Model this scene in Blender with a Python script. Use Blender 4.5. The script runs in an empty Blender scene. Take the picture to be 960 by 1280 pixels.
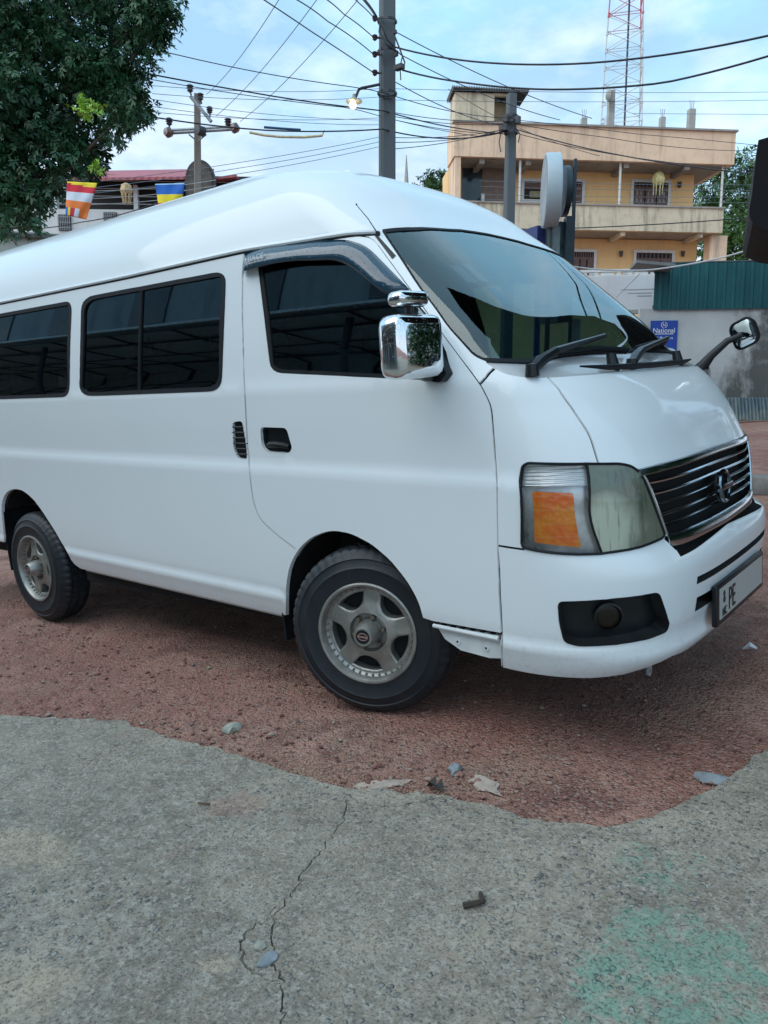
import bpy, bmesh, math, random
import numpy as np
from mathutils import Vector, Matrix
from mathutils.geometry import delaunay_2d_cdt
random.seed(7); rng = np.random.default_rng(11)
C = bpy.context.scene.collection
PI = math.pi

# ------------------------------------------------------------------ camera / frames
FPX, CX, CY = 961.0, 480.0, 640.0          # focal length and centre of the 960x1280 photograph
CAM_G = np.array([1.96609928, -2.16974964, 1.30728419])   # camera above the sloping yard the van stands on
def basis(yaw, pitch, roll):
    fw = np.array([math.sin(yaw)*math.cos(pitch), math.cos(yaw)*math.cos(pitch), -math.sin(pitch)])
    right = np.array([math.cos(yaw), -math.sin(yaw), 0.0])
    up = np.cross(right, fw)
    return right*math.cos(roll)+up*math.sin(roll), -right*math.sin(roll)+up*math.cos(roll), fw
rG, uG, fG = basis(*np.radians([-40.06002455, 9.31101564, -4.12005145]))
rW, uW, fW = basis(*np.radians([-40.06, 8.0, 0.0]))
R3 = np.stack([rW, uW, fW], 1) @ np.stack([rG, uG, fG], 1).T     # yard frame -> level world
R = Matrix([list(R3[i])+[0] for i in range(3)]+[[0, 0, 0, 1]])
CAM_W = R3 @ CAM_G
def g2w(x, y, z=0.0): return R3 @ np.array([x, y, z])
def at(px, py, depth):
    """world point seen at a pixel, at a given distance along the viewing axis"""
    return CAM_W + depth*(fW + rW*(px-CX)/FPX + uW*(CY-py)/FPX)
NRM = R3 @ np.array([0, 0, 1.0])
def gz(x, y):
    """height of the ground in the level world: a sloping yard that levels out further off"""
    r = math.hypot(x, y); k = min(1.0, 16.0/max(r, 1e-6))
    return -(NRM[0]*x*k+NRM[1]*y*k)/NRM[2]

# ------------------------------------------------------------------ material helpers
MATS = {}
def new_mat(name):
    m = bpy.data.materials.new(name); m.use_nodes = True
    nt = m.node_tree; b = nt.nodes['Principled BSDF']
    MATS[name] = m
    return m, nt, b
def N(nt, typ, **kw):
    n = nt.nodes.new(typ)
    for k, v in kw.items():
        if k.startswith('i_'): n.inputs[k[2:].replace('_', ' ')].default_value = v
        else: setattr(n, k, v)
    return n
def L(nt, a, b): nt.links.new(a, b)
def coord(nt, scale=(1, 1, 1), kind='Object'):
    tc = N(nt, 'ShaderNodeTexCoord'); mp = N(nt, 'ShaderNodeMapping')
    mp.inputs['Scale'].default_value = scale
    L(nt, tc.outputs[kind], mp.inputs['Vector']); return mp.outputs['Vector']
def noise(nt, vec, scale, detail=4, rough=.55):
    n = N(nt, 'ShaderNodeTexNoise'); n.inputs['Scale'].default_value = scale
    n.inputs['Detail'].default_value = detail; n.inputs['Roughness'].default_value = rough
    if vec is not None: L(nt, vec, n.inputs['Vector'])
    return n.outputs['Fac']
def ramp(nt, fac, stops):
    r = N(nt, 'ShaderNodeValToRGB'); e = r.color_ramp.elements
    while len(e) < len(stops): e.new(0.5)
    for i, (p, c) in enumerate(stops):
        e[i].position = p
        e[i].color = (c, c, c, 1) if isinstance(c, (int, float)) else (*c, 1)
    L(nt, fac, r.inputs['Fac']); return r.outputs['Color']
def mixc(nt, fac, a, b, mode='MIX'):
    m = N(nt, 'ShaderNodeMix', data_type='RGBA', blend_type=mode)
    for s, v in ((m.inputs[0], fac), (m.inputs[6], a), (m.inputs[7], b)):
        if isinstance(v, (int, float)): s.default_value = v
        elif isinstance(v, tuple): s.default_value = (*v, 1)
        else: L(nt, v, s)
    return m.outputs[2]
def math_(nt, op, a, b=0.0, c=None):
    m = N(nt, 'ShaderNodeMath', operation=op)
    for s, v in zip(m.inputs, (a, b, c)):
        if v is None: continue
        if isinstance(v, (int, float)): s.default_value = v
        else: L(nt, v, s)
    return m.outputs[0]
def bump(nt, b, h, strength=.3, dist=.01):
    n = N(nt, 'ShaderNodeBump'); n.inputs['Strength'].default_value = strength
    n.inputs['Distance'].default_value = dist
    L(nt, h, n.inputs['Height']); L(nt, n.outputs['Normal'], b.inputs['Normal']); return n
def simple(name, col, rough=.5, metal=0.0, coat=0.0, var=.12, vscale=9.0, bmp=0.0, spec=.5):
    """principled with a little unevenness in colour and gloss"""
    if name in MATS: return MATS[name]
    m, nt, b = new_mat(name)
    v = coord(nt); f = noise(nt, v, vscale, 6)
    lo = tuple(c*(1-var) for c in col); hi = tuple(min(1, c*(1+var)) for c in col)
    L(nt, mixc(nt, ramp(nt, f, [(.3, 0.0), (.7, 1.0)]), lo, hi), b.inputs['Base Color'])
    L(nt, ramp(nt, f, [(.25, max(0.02, rough*.85)), (.75, min(1, rough*1.15))]), b.inputs['Roughness'])
    b.inputs['Metallic'].default_value = metal
    b.inputs['Coat Weight'].default_value = coat; b.inputs['Coat Roughness'].default_value = .04
    b.inputs['Specular IOR Level'].default_value = spec
    if bmp: bump(nt, b, noise(nt, v, vscale*6, 4), bmp, .01)
    return m

# ------------------------------------------------------------------ mesh helpers
class MB:
    """collects geometry and links it as ONE mesh object"""
    def __init__(s): s.v = []; s.f = []; s.m = []; s.mi = 0
    def add(s, vs, fs):
        o = len(s.v); s.v += [tuple(float(c) for c in p) for p in vs]
        s.f += [tuple(i+o for i in f) for f in fs]; s.m += [s.mi]*len(fs)
    def box(s, c, size, rot=None, bev=0.0):
        bm = bmesh.new(); bmesh.ops.create_cube(bm, size=1.0)
        for v in bm.verts: v.co = Vector((v.co.x*size[0], v.co.y*size[1], v.co.z*size[2]))
        if bev: bmesh.ops.bevel(bm, geom=list(bm.edges), offset=bev, segments=3, affect='EDGES', profile=.5)
        M = rot.to_3x3() if rot is not None else Matrix.Identity(3)
        bm.verts.index_update()
        s.add([M @ v.co + Vector(c) for v in bm.verts], [[v.index for v in f.verts] for f in bm.faces]); bm.free()
    def tube(s, pts, rad, n=8, cap=True):
        pts = [Vector(p) for p in pts]; rad = rad if isinstance(rad, (list, tuple)) else [rad]*len(pts)
        vs = []; up = None
        for i, p in enumerate(pts):
            t = (pts[min(i+1, len(pts)-1)]-pts[max(i-1, 0)]).normalized()
            if up is None: up = Vector((0, 0, 1)) if abs(t.z) < .9 else Vector((1, 0, 0))
            a = t.cross(up).normalized(); b = a.cross(t).normalized(); up = b
            for k in range(n):
                an = 2*PI*k/n; vs.append(p+(a*math.cos(an)+b*math.sin(an))*rad[i])
        fs = [(i*n+k, i*n+(k+1) % n, (i+1)*n+(k+1) % n, (i+1)*n+k) for i in range(len(pts)-1) for k in range(n)]
        if cap: fs += [tuple(range(n)), tuple((len(pts)-1)*n+k for k in reversed(range(n)))]
        s.add(vs, fs)
    def lathe(s, prof, n=48, axis='Y', c=(0, 0, 0), close=False):
        """prof: (radius, position along the axis)"""
        vs = []
        for r, h in prof:
            for k in range(n):
                a = 2*PI*k/n; p = (r*math.cos(a), h, r*math.sin(a)) if axis == 'Y' else (r*math.cos(a), r*math.sin(a), h)
                if axis == 'X': p = (h, r*math.cos(a), r*math.sin(a))
                vs.append((p[0]+c[0], p[1]+c[1], p[2]+c[2]))
        m = len(prof); fs = []
        for i in range(m if close else m-1):
            for k in range(n):
                j = (i+1) % m
                fs.append((i*n+k, j*n+k, j*n+(k+1) % n, i*n+(k+1) % n))
        s.add(vs, fs)
    def prism(s, poly, d0, d1, fn):
        """extrude a 2-D outline between two depths; fn(a,b,d) -> point"""
        n = len(poly)
        vs = [fn(a, b, d0) for a, b in poly]+[fn(a, b, d1) for a, b in poly]
        s.add(vs, [tuple(range(n)), tuple(n+i for i in reversed(range(n)))]+[(i, n+i, n+(i+1) % n, (i+1) % n) for i in range(n)])
    def build(s, name, mat, parent=None, smooth=False, world=None, angle=None):
        me = bpy.data.meshes.new(name); me.from_pydata(s.v, [], s.f); me.update()
        bm = bmesh.new(); bm.from_mesh(me); bmesh.ops.recalc_face_normals(bm, faces=bm.faces); bm.to_mesh(me); bm.free()
        for m in (mat if isinstance(mat, (list, tuple)) else [mat]): me.materials.append(m)
        me.polygons.foreach_set('material_index', s.m)
        if smooth:
            me.polygons.foreach_set('use_smooth', [True]*len(me.polygons))
            me.set_sharp_from_angle(angle=math.radians(angle or 40))
        return link(name, me, parent, world)
def link(name, data, parent=None, world=None):
    o = bpy.data.objects.new(name, data); C.objects.link(o)
    if parent is not None: o.parent = parent
    elif world is not None: o.matrix_world = world
    return o
def tag(o, label=None, cat=None, group=None, kind=None):
    for k, v in (('label', label), ('category', cat), ('group', group), ('kind', kind)):
        if v: o[k] = v
    return o
def empty(name, label, cat, M=None, group=None):
    o = bpy.data.objects.new(name, None); C.objects.link(o); o.empty_display_size = .2
    if M is not None: o.matrix_world = M
    return tag(o, label, cat, group)

# ------------------------------------------------------------------ the van's body surface
RAKE = math.radians(1.51)
def pch(tab):
    X = np.array([a for a, b in tab], float); Y = np.array([b for a, b in tab], float)
    h = np.diff(X); d = np.diff(Y)/h; m = np.zeros(len(X)); m[0] = d[0]; m[-1] = d[-1]
    for i in range(1, len(X)-1):
        if d[i-1]*d[i] > 0:
            w1 = 2*h[i]+h[i-1]; w2 = h[i]+2*h[i-1]; m[i] = (w1+w2)/(w1/d[i-1]+w2/d[i])
    def F(x):
        x = np.clip(np.asarray(x, float), X[0], X[-1]); i = np.clip(np.searchsorted(X, x)-1, 0, len(X)-2)
        t = (x-X[i])/h[i]
        return (2*t**3-3*t**2+1)*Y[i]+(t**3-2*t**2+t)*h[i]*m[i]+(-2*t**3+3*t**2)*Y[i+1]+(t**3-t**2)*h[i]*m[i+1]
    return F
YC = .875
ZG=1.895   # gutter height
HR=.455
W_=pch([(.20,.78),(.26,.81),(.31,.842),(.35,.857),(.395,.869),(.422,.8755),(.440,.870),(.47,.8735),(.7,.876),(.965,.876),(1.0,.867),(1.03,.864),(1.2,.866),(1.30,.866),(1.335,.860),(1.5,.842),(1.7,.815),(1.86,.790),(1.895,.784)])
XF_=pch([(.20,.93),(.26,.99),(.31,1.055),(.36,1.108),(.395,1.122),(.43,1.112),(.5,1.126),(.66,1.14),(.70,1.13),(.725,1.09),(.75,1.07),(.85,1.063),(1.0,1.045),(1.06,1.018),(1.15,.972),(1.25,.892),(1.32,.797),(1.36,.72),(1.40,.655),(1.5,.565),(1.7,.345),(1.895,.115)])
XS_=pch([(.20,.58),(.5,.60),(.9,.58),(1.05,.52),(1.2,.42),(1.30,.36),(1.36,.33),(1.42,.31),(1.7,.04),(1.895,-.17)])
M_=pch([(.2,2.3),(1.0,2.3),(1.3,2.2),(1.45,2.0),(1.895,2.0)])
N_=pch([(.2,4.0),(1.0,4.0),(1.2,4.3),(1.30,5.6),(1.4,8.),(1.895,8.)])
XR=-4.05
# roof, phi in 0..1
RW_=pch([(0,1.),(.15,.97),(.3,.9),(.5,.73),(.75,.42),(1,.0)])
RZ_=pch([(0,0.),(.15,.2),(.3,.47),(.5,.75),(.75,.94),(1,1.)])
RXF_=pch([(0,.115),(.15,.0),(.3,-.15),(.5,-.40),(.75,-.80),(1,-1.4)])
RXS_=pch([(0,-.17),(.15,-.3),(.3,-.48),(.5,-.78),(.75,-1.3),(1,-2.)])
def params(v):
    """v<=ZG: height; v>ZG: ZG+phi"""
    v=np.asarray(v,float);b=np.minimum(v,ZG);ph=np.clip(v-ZG,0,1)
    roof=v>ZG
    z=np.where(roof,ZG+HR*RZ_(ph),b)
    w=np.where(roof,W_(ZG)*RW_(ph),W_(b))
    xf=np.where(roof,RXF_(ph),XF_(b));xs=np.where(roof,RXS_(ph),XS_(b))
    m=np.where(roof,M_(ZG),M_(b));n=np.where(roof,N_(ZG)+(2.2-N_(ZG))*np.minimum(1,ph*1.5),N_(b))
    return z,w,xf,xs,m,n

def P(u, v):
    """right half of the body. u<0: metres behind the front corner; 0..1: round the corner to the middle of the nose.
    v: height up to the gutter, then 0..1 across the roof"""
    u = np.asarray(u, float); z, w, xf, xs, m, n = params(v)
    th = np.clip(u, 0, 1)*np.pi/2
    a = np.sin(th); b = np.cos(th); a, b, m, n = np.broadcast_arrays(a, b, m, n)
    lo = np.ones(a.shape); hi = np.full(a.shape, 1.45)
    for _ in range(26):
        k = (lo+hi)/2; big = (k*a)**m+(k*b)**n > 1
        hi = np.where(big, k, hi); lo = np.where(big, lo, k)
    x = xs+(xf-xs)*k*a; y = w*k*b
    x = np.where(u < 0, xs+u, x)
    # gentle bow of the long side panel
    return np.stack(np.broadcast_arrays(x, YC-y, z), -1)
cR, sR = math.cos(RAKE), math.sin(RAKE)
def toG(p):
    return np.stack([p[..., 0]*cR+p[..., 2]*sR, p[..., 1], p[..., 2]*cR-p[..., 0]*sR], -1)
def NV(u, v):
    u = np.asarray(u, float); v = np.minimum(np.asarray(v, float), ZG+.985); e = 2e-3
    du = P(np.minimum(u+e, 1), v)-P(np.minimum(u+e, 1)-2*e, v)
    dv = P(u, v+e)-P(u, v-e)
    n = np.cross(du, dv); l = np.linalg.norm(n, axis=-1, keepdims=True)
    return n/np.maximum(l, 1e-12)
def S(u, v, off=0.0, left=False):
    """point in the yard frame, pushed out along the surface normal"""
    p = P(u, v)+NV(u, v)*off
    if left: p = p.copy(); p[..., 1] = 2*YC-p[..., 1]
    return toG(p)
def SN(u, v, left=False):
    n = NV(u, v)
    if left: n = n.copy(); n[..., 1] *= -1
    return toG(n)
def u_at_x(x, v): return float(x-params(v)[3])
F={'slide_win':[(-1.93,1.758),(-1.897,1.783),(-1.86,1.803),(-1.818,1.816),(-1.772,1.825),(-1.722,1.827),(-1.611,1.827),(-1.503,1.827),(-1.398,1.827),(-1.298,1.826),(-1.2,1.826),(-1.106,1.826),(-1.015,1.826),(-0.927,1.825),(-0.841,1.825),(-0.758,1.825),(-0.728,1.823),(-0.71,1.816),(-0.704,1.804),(-0.711,1.788),(-0.73,1.768),(-0.782,1.719),(-0.835,1.669),(-0.892,1.62),(-0.949,1.571),(-1.003,1.521),(-1.049,1.472),(-1.083,1.422),(-1.104,1.372),(-1.117,1.351),(-1.136,1.335),(-1.16,1.323),(-1.19,1.316),(-1.226,1.314),(-1.309,1.314),(-1.394,1.314),(-1.482,1.314),(-1.573,1.314),(-1.667,1.314),(-1.764,1.314),(-1.865,1.314),(-1.968,1.314),(-2.076,1.314),(-2.187,1.315),(-2.234,1.317),(-2.269,1.326),(-2.289,1.34),(-2.296,1.36),(-2.291,1.386),(-2.258,1.448),(-2.203,1.511),(-2.136,1.573),(-2.064,1.634),(-1.995,1.696)],
'front_win':[(-0.484,1.807),(-0.472,1.819),(-0.458,1.828),(-0.441,1.833),(-0.422,1.836),(-0.34,1.841),(-0.26,1.845),(-0.214,1.847),(-0.17,1.847),(-0.128,1.846),(-0.089,1.843),(-0.011,1.835),(0.036,1.831),(0.085,1.825),(0.125,1.816),(0.156,1.805),(0.168,1.799),(0.191,1.786),(0.207,1.771),(0.218,1.755),(0.222,1.737),(0.229,1.69),(0.23,1.679),(0.23,1.667),(0.229,1.656),(0.228,1.644),(0.223,1.607),(0.218,1.57),(0.217,1.534),(0.194,1.494),(0.181,1.455),(0.178,1.416),(0.148,1.348),(0.142,1.342),(0.135,1.337),(0.126,1.333),(0.115,1.331),(0.075,1.324),(0.065,1.323),(0.056,1.322),(0.047,1.321),(0.037,1.322),(-0.023,1.325),(-0.073,1.329),(-0.125,1.333),(-0.178,1.336),(-0.233,1.34),(-0.288,1.344),(-0.346,1.348),(-0.404,1.353),(-0.465,1.357),(-0.527,1.362),(-0.591,1.366),(-0.657,1.371),(-0.725,1.376),(-0.753,1.381),(-0.773,1.391),(-0.784,1.406),(-0.783,1.426),(-0.762,1.473),(-0.73,1.52),(-0.69,1.568),(-0.647,1.615),(-0.604,1.663),(-0.564,1.711),(-0.525,1.759)],
'door_front':[(-0.491,1.88),(-0.416,1.881),(-0.343,1.882),(-0.312,1.882),(-0.281,1.882),(-0.251,1.881),(-0.173,1.878),(-0.097,1.876),(-0.07,1.875),(-0.043,1.874),(-0.016,1.873),(0.132,1.87),(0.179,1.868),(0.219,1.866),(0.254,1.861),(0.283,1.856),(0.306,1.849),(0.317,1.838),(0.317,1.822),(0.301,1.775),(0.287,1.729),(0.275,1.684),(0.269,1.668),(0.264,1.651),(0.257,1.634),(0.241,1.59),(0.226,1.547),(0.218,1.505),(0.217,1.489),(0.219,1.474),(0.222,1.459),(0.234,1.425),(0.246,1.392),(0.248,1.359),(0.241,1.326),(0.24,1.312),(0.237,1.296),(0.232,1.281),(0.224,1.254),(0.219,1.238),(0.211,1.222),(0.201,1.205),(0.173,1.163),(0.144,1.121),(0.132,1.103),(0.12,1.086),(0.109,1.068),(0.081,1.015),(0.074,0.998),(0.069,0.981),(0.062,0.964),(0.045,0.924),(0.037,0.883),(0.032,0.843),(0.027,0.802),(0.025,0.783),(0.023,0.765),(0.021,0.747),(0.016,0.691),(0.014,0.636),(0.013,0.617),(0.013,0.598),(0.014,0.579),(0.015,0.521),(0.017,0.462)],
'door_rear':[(-0.491,1.88),(-0.568,1.815),(-0.598,1.789),(-0.626,1.762),(-0.691,1.698),(-0.759,1.633),(-0.788,1.607),(-0.816,1.58),(-0.875,1.52),(-0.923,1.46),(-0.951,1.4),(-0.958,1.374),(-0.966,1.347),(-0.988,1.293),(-1.022,1.239),(-1.059,1.185),(-1.102,1.13),(-1.123,1.102),(-1.142,1.075),(-1.181,0.992),(-1.184,0.965),(-1.194,0.938),(-1.201,0.871),(-1.2,0.844),(-1.194,0.817),(-1.185,0.79),(-1.172,0.766),(-1.15,0.747),(-1.107,0.72),(-1.08,0.704),(-1.051,0.689),(-0.971,0.652)],
'archF':[(-1.081,0.336),(-1.054,0.423),(-1.056,0.451),(-1.048,0.481),(-1.04,0.511),(-1.034,0.528),(-1.024,0.554),(-1.011,0.578),(-0.995,0.602),(-0.989,0.61),(-0.969,0.633),(-0.947,0.655),(-0.923,0.675),(-0.911,0.683),(-0.883,0.702),(-0.853,0.717),(-0.821,0.729),(-0.805,0.735),(-0.773,0.744),(-0.741,0.749),(-0.71,0.751),(-0.7,0.75),(-0.67,0.749),(-0.641,0.745),(-0.615,0.739),(-0.588,0.73),(-0.56,0.721),(-0.535,0.71),(-0.512,0.697),(-0.491,0.684),(-0.469,0.67),(-0.449,0.655),(-0.431,0.638),(-0.41,0.618),(-0.394,0.601),(-0.378,0.583),(-0.365,0.564),(-0.356,0.551),(-0.346,0.534),(-0.337,0.516),(-0.33,0.496),(-0.32,0.46)],
'archR':[(-3.666,0.604),(-3.656,0.633),(-3.644,0.657),(-3.625,0.681),(-3.611,0.696),(-3.591,0.714),(-3.564,0.73),(-3.556,0.734),(-3.525,0.747),(-3.491,0.757),(-3.483,0.758),(-3.447,0.764),(-3.411,0.766),(-3.394,0.766),(-3.355,0.764),(-3.32,0.758),(-3.311,0.755),(-3.279,0.745),(-3.251,0.734),(-3.235,0.726),(-3.202,0.709),(-3.174,0.69),(-3.163,0.681),(-3.133,0.658),(-3.106,0.635),(-3.097,0.627),(-3.069,0.601),(-3.04,0.575),(-3.031,0.566),(-3.003,0.539),(-2.976,0.511),(-2.964,0.497),(-2.945,0.477),(-2.928,0.457),(-2.925,0.452),(-2.904,0.433),(-2.88,0.414),(-2.876,0.393),(-2.87,0.378),(-2.859,0.365),(-2.845,0.35)],
'doorbot':[(-0.32,0.46),(-0.297,0.457),(-0.289,0.456),(-0.28,0.455),(-0.271,0.455),(-0.263,0.455),(0.017,0.462)],
'bump_top':[(0.023,0.769),(0.148,0.764)],
'bump_rear':[(0.023,0.769),(0.017,0.608),(0.02,0.436),(0.012,0.33)],
'bump_bot':[(0.012,0.33),(0.137,0.325),(0.272,0.324),(0.388,0.322),(0.491,0.325),(0.558,0.339),(0.629,0.36)],
'lamp':[(0.172,0.975),(0.174,0.987),(0.179,0.999),(0.198,1.027),(0.205,1.035),(0.215,1.04),(0.218,1.041),(0.228,1.045),(0.238,1.046),(0.409,1.039),(0.421,1.039),(0.432,1.038),(0.509,1.032),(0.52,1.03),(0.531,1.027),(0.534,1.026),(0.544,1.022),(0.553,1.016),(0.555,1.014),(0.563,1.006),(0.57,0.996),(0.576,0.984),(0.582,0.973),(0.585,0.96),(0.598,0.911),(0.602,0.898),(0.606,0.885),(0.616,0.853),(0.62,0.839),(0.625,0.825),(0.638,0.786),(0.638,0.775),(0.628,0.769),(0.618,0.767),(0.605,0.765),(0.591,0.763),(0.571,0.76),(0.558,0.758),(0.545,0.757),(0.528,0.756),(0.515,0.755),(0.503,0.755),(0.443,0.753),(0.431,0.752),(0.418,0.752),(0.368,0.753),(0.355,0.753),(0.341,0.754),(0.282,0.757),(0.268,0.758),(0.253,0.759),(0.199,0.764),(0.183,0.766),(0.167,0.768),(0.157,0.769),(0.145,0.774),(0.141,0.785),(0.158,0.922),(0.162,0.935),(0.165,0.948)],
'split':[(0.425,1.038),(0.417,1.008),(0.416,0.996),(0.415,0.984),(0.414,0.972),(0.412,0.959),(0.403,0.906),(0.402,0.893),(0.402,0.881),(0.403,0.868),(0.404,0.856),(0.405,0.851),(0.407,0.838),(0.41,0.826),(0.413,0.814),(0.417,0.802),(0.431,0.751)],
'amber':[(0.206,0.947),(0.21,0.953),(0.218,0.955),(0.351,0.95),(0.356,0.947),(0.358,0.941),(0.354,0.89),(0.354,0.883),(0.355,0.875),(0.359,0.825),(0.36,0.818),(0.361,0.81),(0.367,0.781),(0.366,0.775),(0.361,0.774),(0.202,0.787),(0.194,0.789),(0.192,0.795)],
'fog':[(0.248,0.581),(0.25,0.59),(0.255,0.596),(0.264,0.599),(0.391,0.608),(0.401,0.608),(0.41,0.609),(0.419,0.61),(0.541,0.613),(0.549,0.611),(0.556,0.605),(0.561,0.596),(0.597,0.503),(0.601,0.493),(0.602,0.484),(0.602,0.475),(0.602,0.472),(0.6,0.465),(0.595,0.46),(0.588,0.458),(0.554,0.453),(0.545,0.452),(0.535,0.451),(0.525,0.451),(0.454,0.449),(0.445,0.448),(0.435,0.448),(0.425,0.448),(0.343,0.446),(0.332,0.446),(0.322,0.447),(0.311,0.449),(0.291,0.454),(0.282,0.458),(0.274,0.465),(0.269,0.474),(0.259,0.505),(0.256,0.516),(0.254,0.527),(0.252,0.538)],
'slot':[(0.698,0.623),(0.921,0.618)],
'bonnetseam':[(0.493,1.317),(0.474,1.235),(0.474,1.225),(0.474,1.214),(0.473,1.203),(0.473,1.193),(0.474,1.146),(0.474,1.135),(0.473,1.123),(0.472,1.112),(0.47,1.1),(0.46,1.041)],
'cowlbot':[(0.35,1.371),(0.365,1.346),(0.368,1.34),(0.374,1.334),(0.382,1.33),(0.392,1.327),(0.404,1.324),(0.415,1.321),(0.426,1.319),(0.437,1.318),(0.449,1.317),(0.478,1.315),(0.49,1.315),(0.502,1.314),(0.514,1.314),(0.526,1.314),(0.619,1.315),(0.634,1.315),(0.65,1.315),(0.666,1.316),(0.684,1.316),(0.851,1.319)],
'glassbot':[(0.357,1.377),(0.483,1.367),(0.495,1.366),(0.509,1.367),(0.523,1.367),(0.538,1.369),(0.615,1.379),(0.633,1.381),(0.652,1.383),(0.671,1.384),(0.691,1.385),(0.81,1.391)],
'glass_left':[(0.41,1.869),(0.335,1.683),(0.331,1.673),(0.327,1.662),(0.323,1.652),(0.319,1.642),(0.283,1.518),(0.282,1.508),(0.282,1.499),(0.283,1.491),(0.285,1.482),(0.315,1.414),(0.319,1.406),(0.325,1.399),(0.331,1.393),(0.339,1.388),(0.357,1.377)],
'glass_top':[(0.422,1.879),(0.529,1.888),(0.538,1.889),(0.546,1.89),(0.555,1.891),(0.563,1.891),(0.71,1.922),(0.722,1.925),(0.733,1.928),(0.745,1.931),(0.758,1.934),(0.811,1.948)],
'handle':[(-1.003,1.142),(-0.993,1.151),(-0.98,1.157),(-0.965,1.158),(-0.858,1.156),(-0.846,1.154),(-0.841,1.148),(-0.842,1.14),(-0.865,1.083),(-0.868,1.077),(-0.874,1.071),(-0.881,1.065),(-0.884,1.063),(-0.892,1.058),(-0.901,1.055),(-0.91,1.054),(-1.014,1.056),(-1.028,1.058),(-1.036,1.063),(-1.041,1.07),(-1.041,1.073),(-1.041,1.082),(-1.038,1.092),(-1.032,1.103)],
'vent':[(-1.163,1.166),(-1.155,1.174),(-1.143,1.179),(-1.13,1.181),(-1.109,1.183),(-1.098,1.182),(-1.093,1.178),(-1.095,1.171),(-1.176,1.032),(-1.181,1.025),(-1.19,1.021),(-1.201,1.02),(-1.222,1.022),(-1.234,1.024),(-1.24,1.029),(-1.243,1.037),(-1.243,1.053),(-1.241,1.061),(-1.238,1.07),(-1.232,1.08)],
'trim':[(0.347,1.855),(0.365,1.848),(0.357,1.77),(0.319,1.759)],
'gutter':[(-2.73,1.893),(-1.497,1.89),(-1.461,1.89),(-1.426,1.89),(-1.391,1.89),(-1.356,1.89),(-0.529,1.897),(-0.503,1.897),(-0.479,1.897),(-0.454,1.896),(-0.43,1.895),(-0.091,1.882),(-0.07,1.882),(-0.05,1.881),(-0.03,1.88),(-0.01,1.879),(0.146,1.877),(0.182,1.877),(0.216,1.876),(0.247,1.875),(0.275,1.874),(0.376,1.87)],
'visor_top':[(-0.494,1.876),(-0.42,1.883),(-0.391,1.886),(-0.363,1.887),(-0.335,1.887),(-0.309,1.886),(-0.247,1.881),(-0.186,1.877),(-0.127,1.873),(-0.095,1.871),(-0.063,1.868),(-0.032,1.864),(-0.002,1.86),(0.059,1.856),(0.099,1.853),(0.133,1.848),(0.162,1.842),(0.186,1.834),(0.195,1.83),(0.214,1.821),(0.227,1.811),(0.235,1.799),(0.238,1.786),(0.242,1.749),(0.246,1.712),(0.251,1.676),(0.254,1.641)],
'visor_low':[(-0.577,1.793),(-0.517,1.798),(-0.493,1.799),(-0.469,1.8),(-0.446,1.801),(-0.423,1.802),(-0.37,1.803),(-0.331,1.803),(-0.293,1.802),(-0.258,1.8),(-0.224,1.797),(-0.151,1.787),(-0.08,1.779),(-0.061,1.775),(-0.045,1.77),(-0.032,1.763),(-0.021,1.755),(-0.016,1.751),(-0.007,1.741),(0.0,1.731),(0.013,1.72),(0.022,1.708),(0.046,1.663),(0.064,1.62)],
'wheelbk':[(-0.975,0.658)],
'fenderseam':[(0.241,1.305),(0.321,1.34),(0.362,1.354)],
'antenna':[(0.376,1.853)],
'grille':[(0.542,0.997),(0.573,1.009),(0.65,1.015),(0.767,1.017),(0.907,1.014)],
'grille_low':[(0.587,0.813),(0.642,0.768),(0.661,0.724),(0.644,0.707)],
'lampin':[(0.565,1.007),(0.582,0.973),(0.602,0.898),(0.62,0.839),(0.642,0.772)],
'bonnet_low':[(0.46,1.041),(0.456,1.006),(0.542,0.997)],
'foglamp':[(0.428,0.536)],
'opening':[(0.712,0.52),(0.716,0.489)],
'wip':[(0.462,1.333),(0.592,1.374),(0.911,1.429),(0.624,1.381),(0.81,1.391),(1.0,1.38),(0.887,1.337),(1.0,1.341),(1.0,1.327),(1.0,1.356),(1.0,1.332)],
'mirbase':[(0.142,1.405),(0.149,1.407),(0.154,1.408),(0.157,1.407),(0.159,1.404),(0.154,1.35),(0.153,1.346),(0.149,1.343),(0.144,1.34),(0.137,1.337),(0.1,1.32),(0.093,1.318),(0.087,1.316),(0.081,1.316),(0.075,1.316),(-0.015,1.329),(-0.018,1.33),(-0.02,1.332),(-0.018,1.334),(-0.015,1.337),(0.057,1.371)]}
def resample(pl, step):
    pl = np.array(pl, float); d = np.r_[0, np.cumsum(np.hypot(*np.diff(pl, axis=0).T))]
    n = max(2, int(d[-1]/step)+1); t = np.linspace(0, d[-1], n)
    return np.stack([np.interp(t, d, pl[:, 0]), np.interp(t, d, pl[:, 1])], 1)
def densify(poly, step, closed=True):
    poly = [tuple(p) for p in poly]; out = []
    n = len(poly)
    for i in range(n if closed else n-1):
        a = np.array(poly[i]); b = np.array(poly[(i+1) % n]); k = max(1, int(np.hypot(*(b-a))/step))
        out += [tuple(a+(b-a)*j/k) for j in range(k)]
    if not closed: out.append(poly[-1])
    return out
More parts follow.
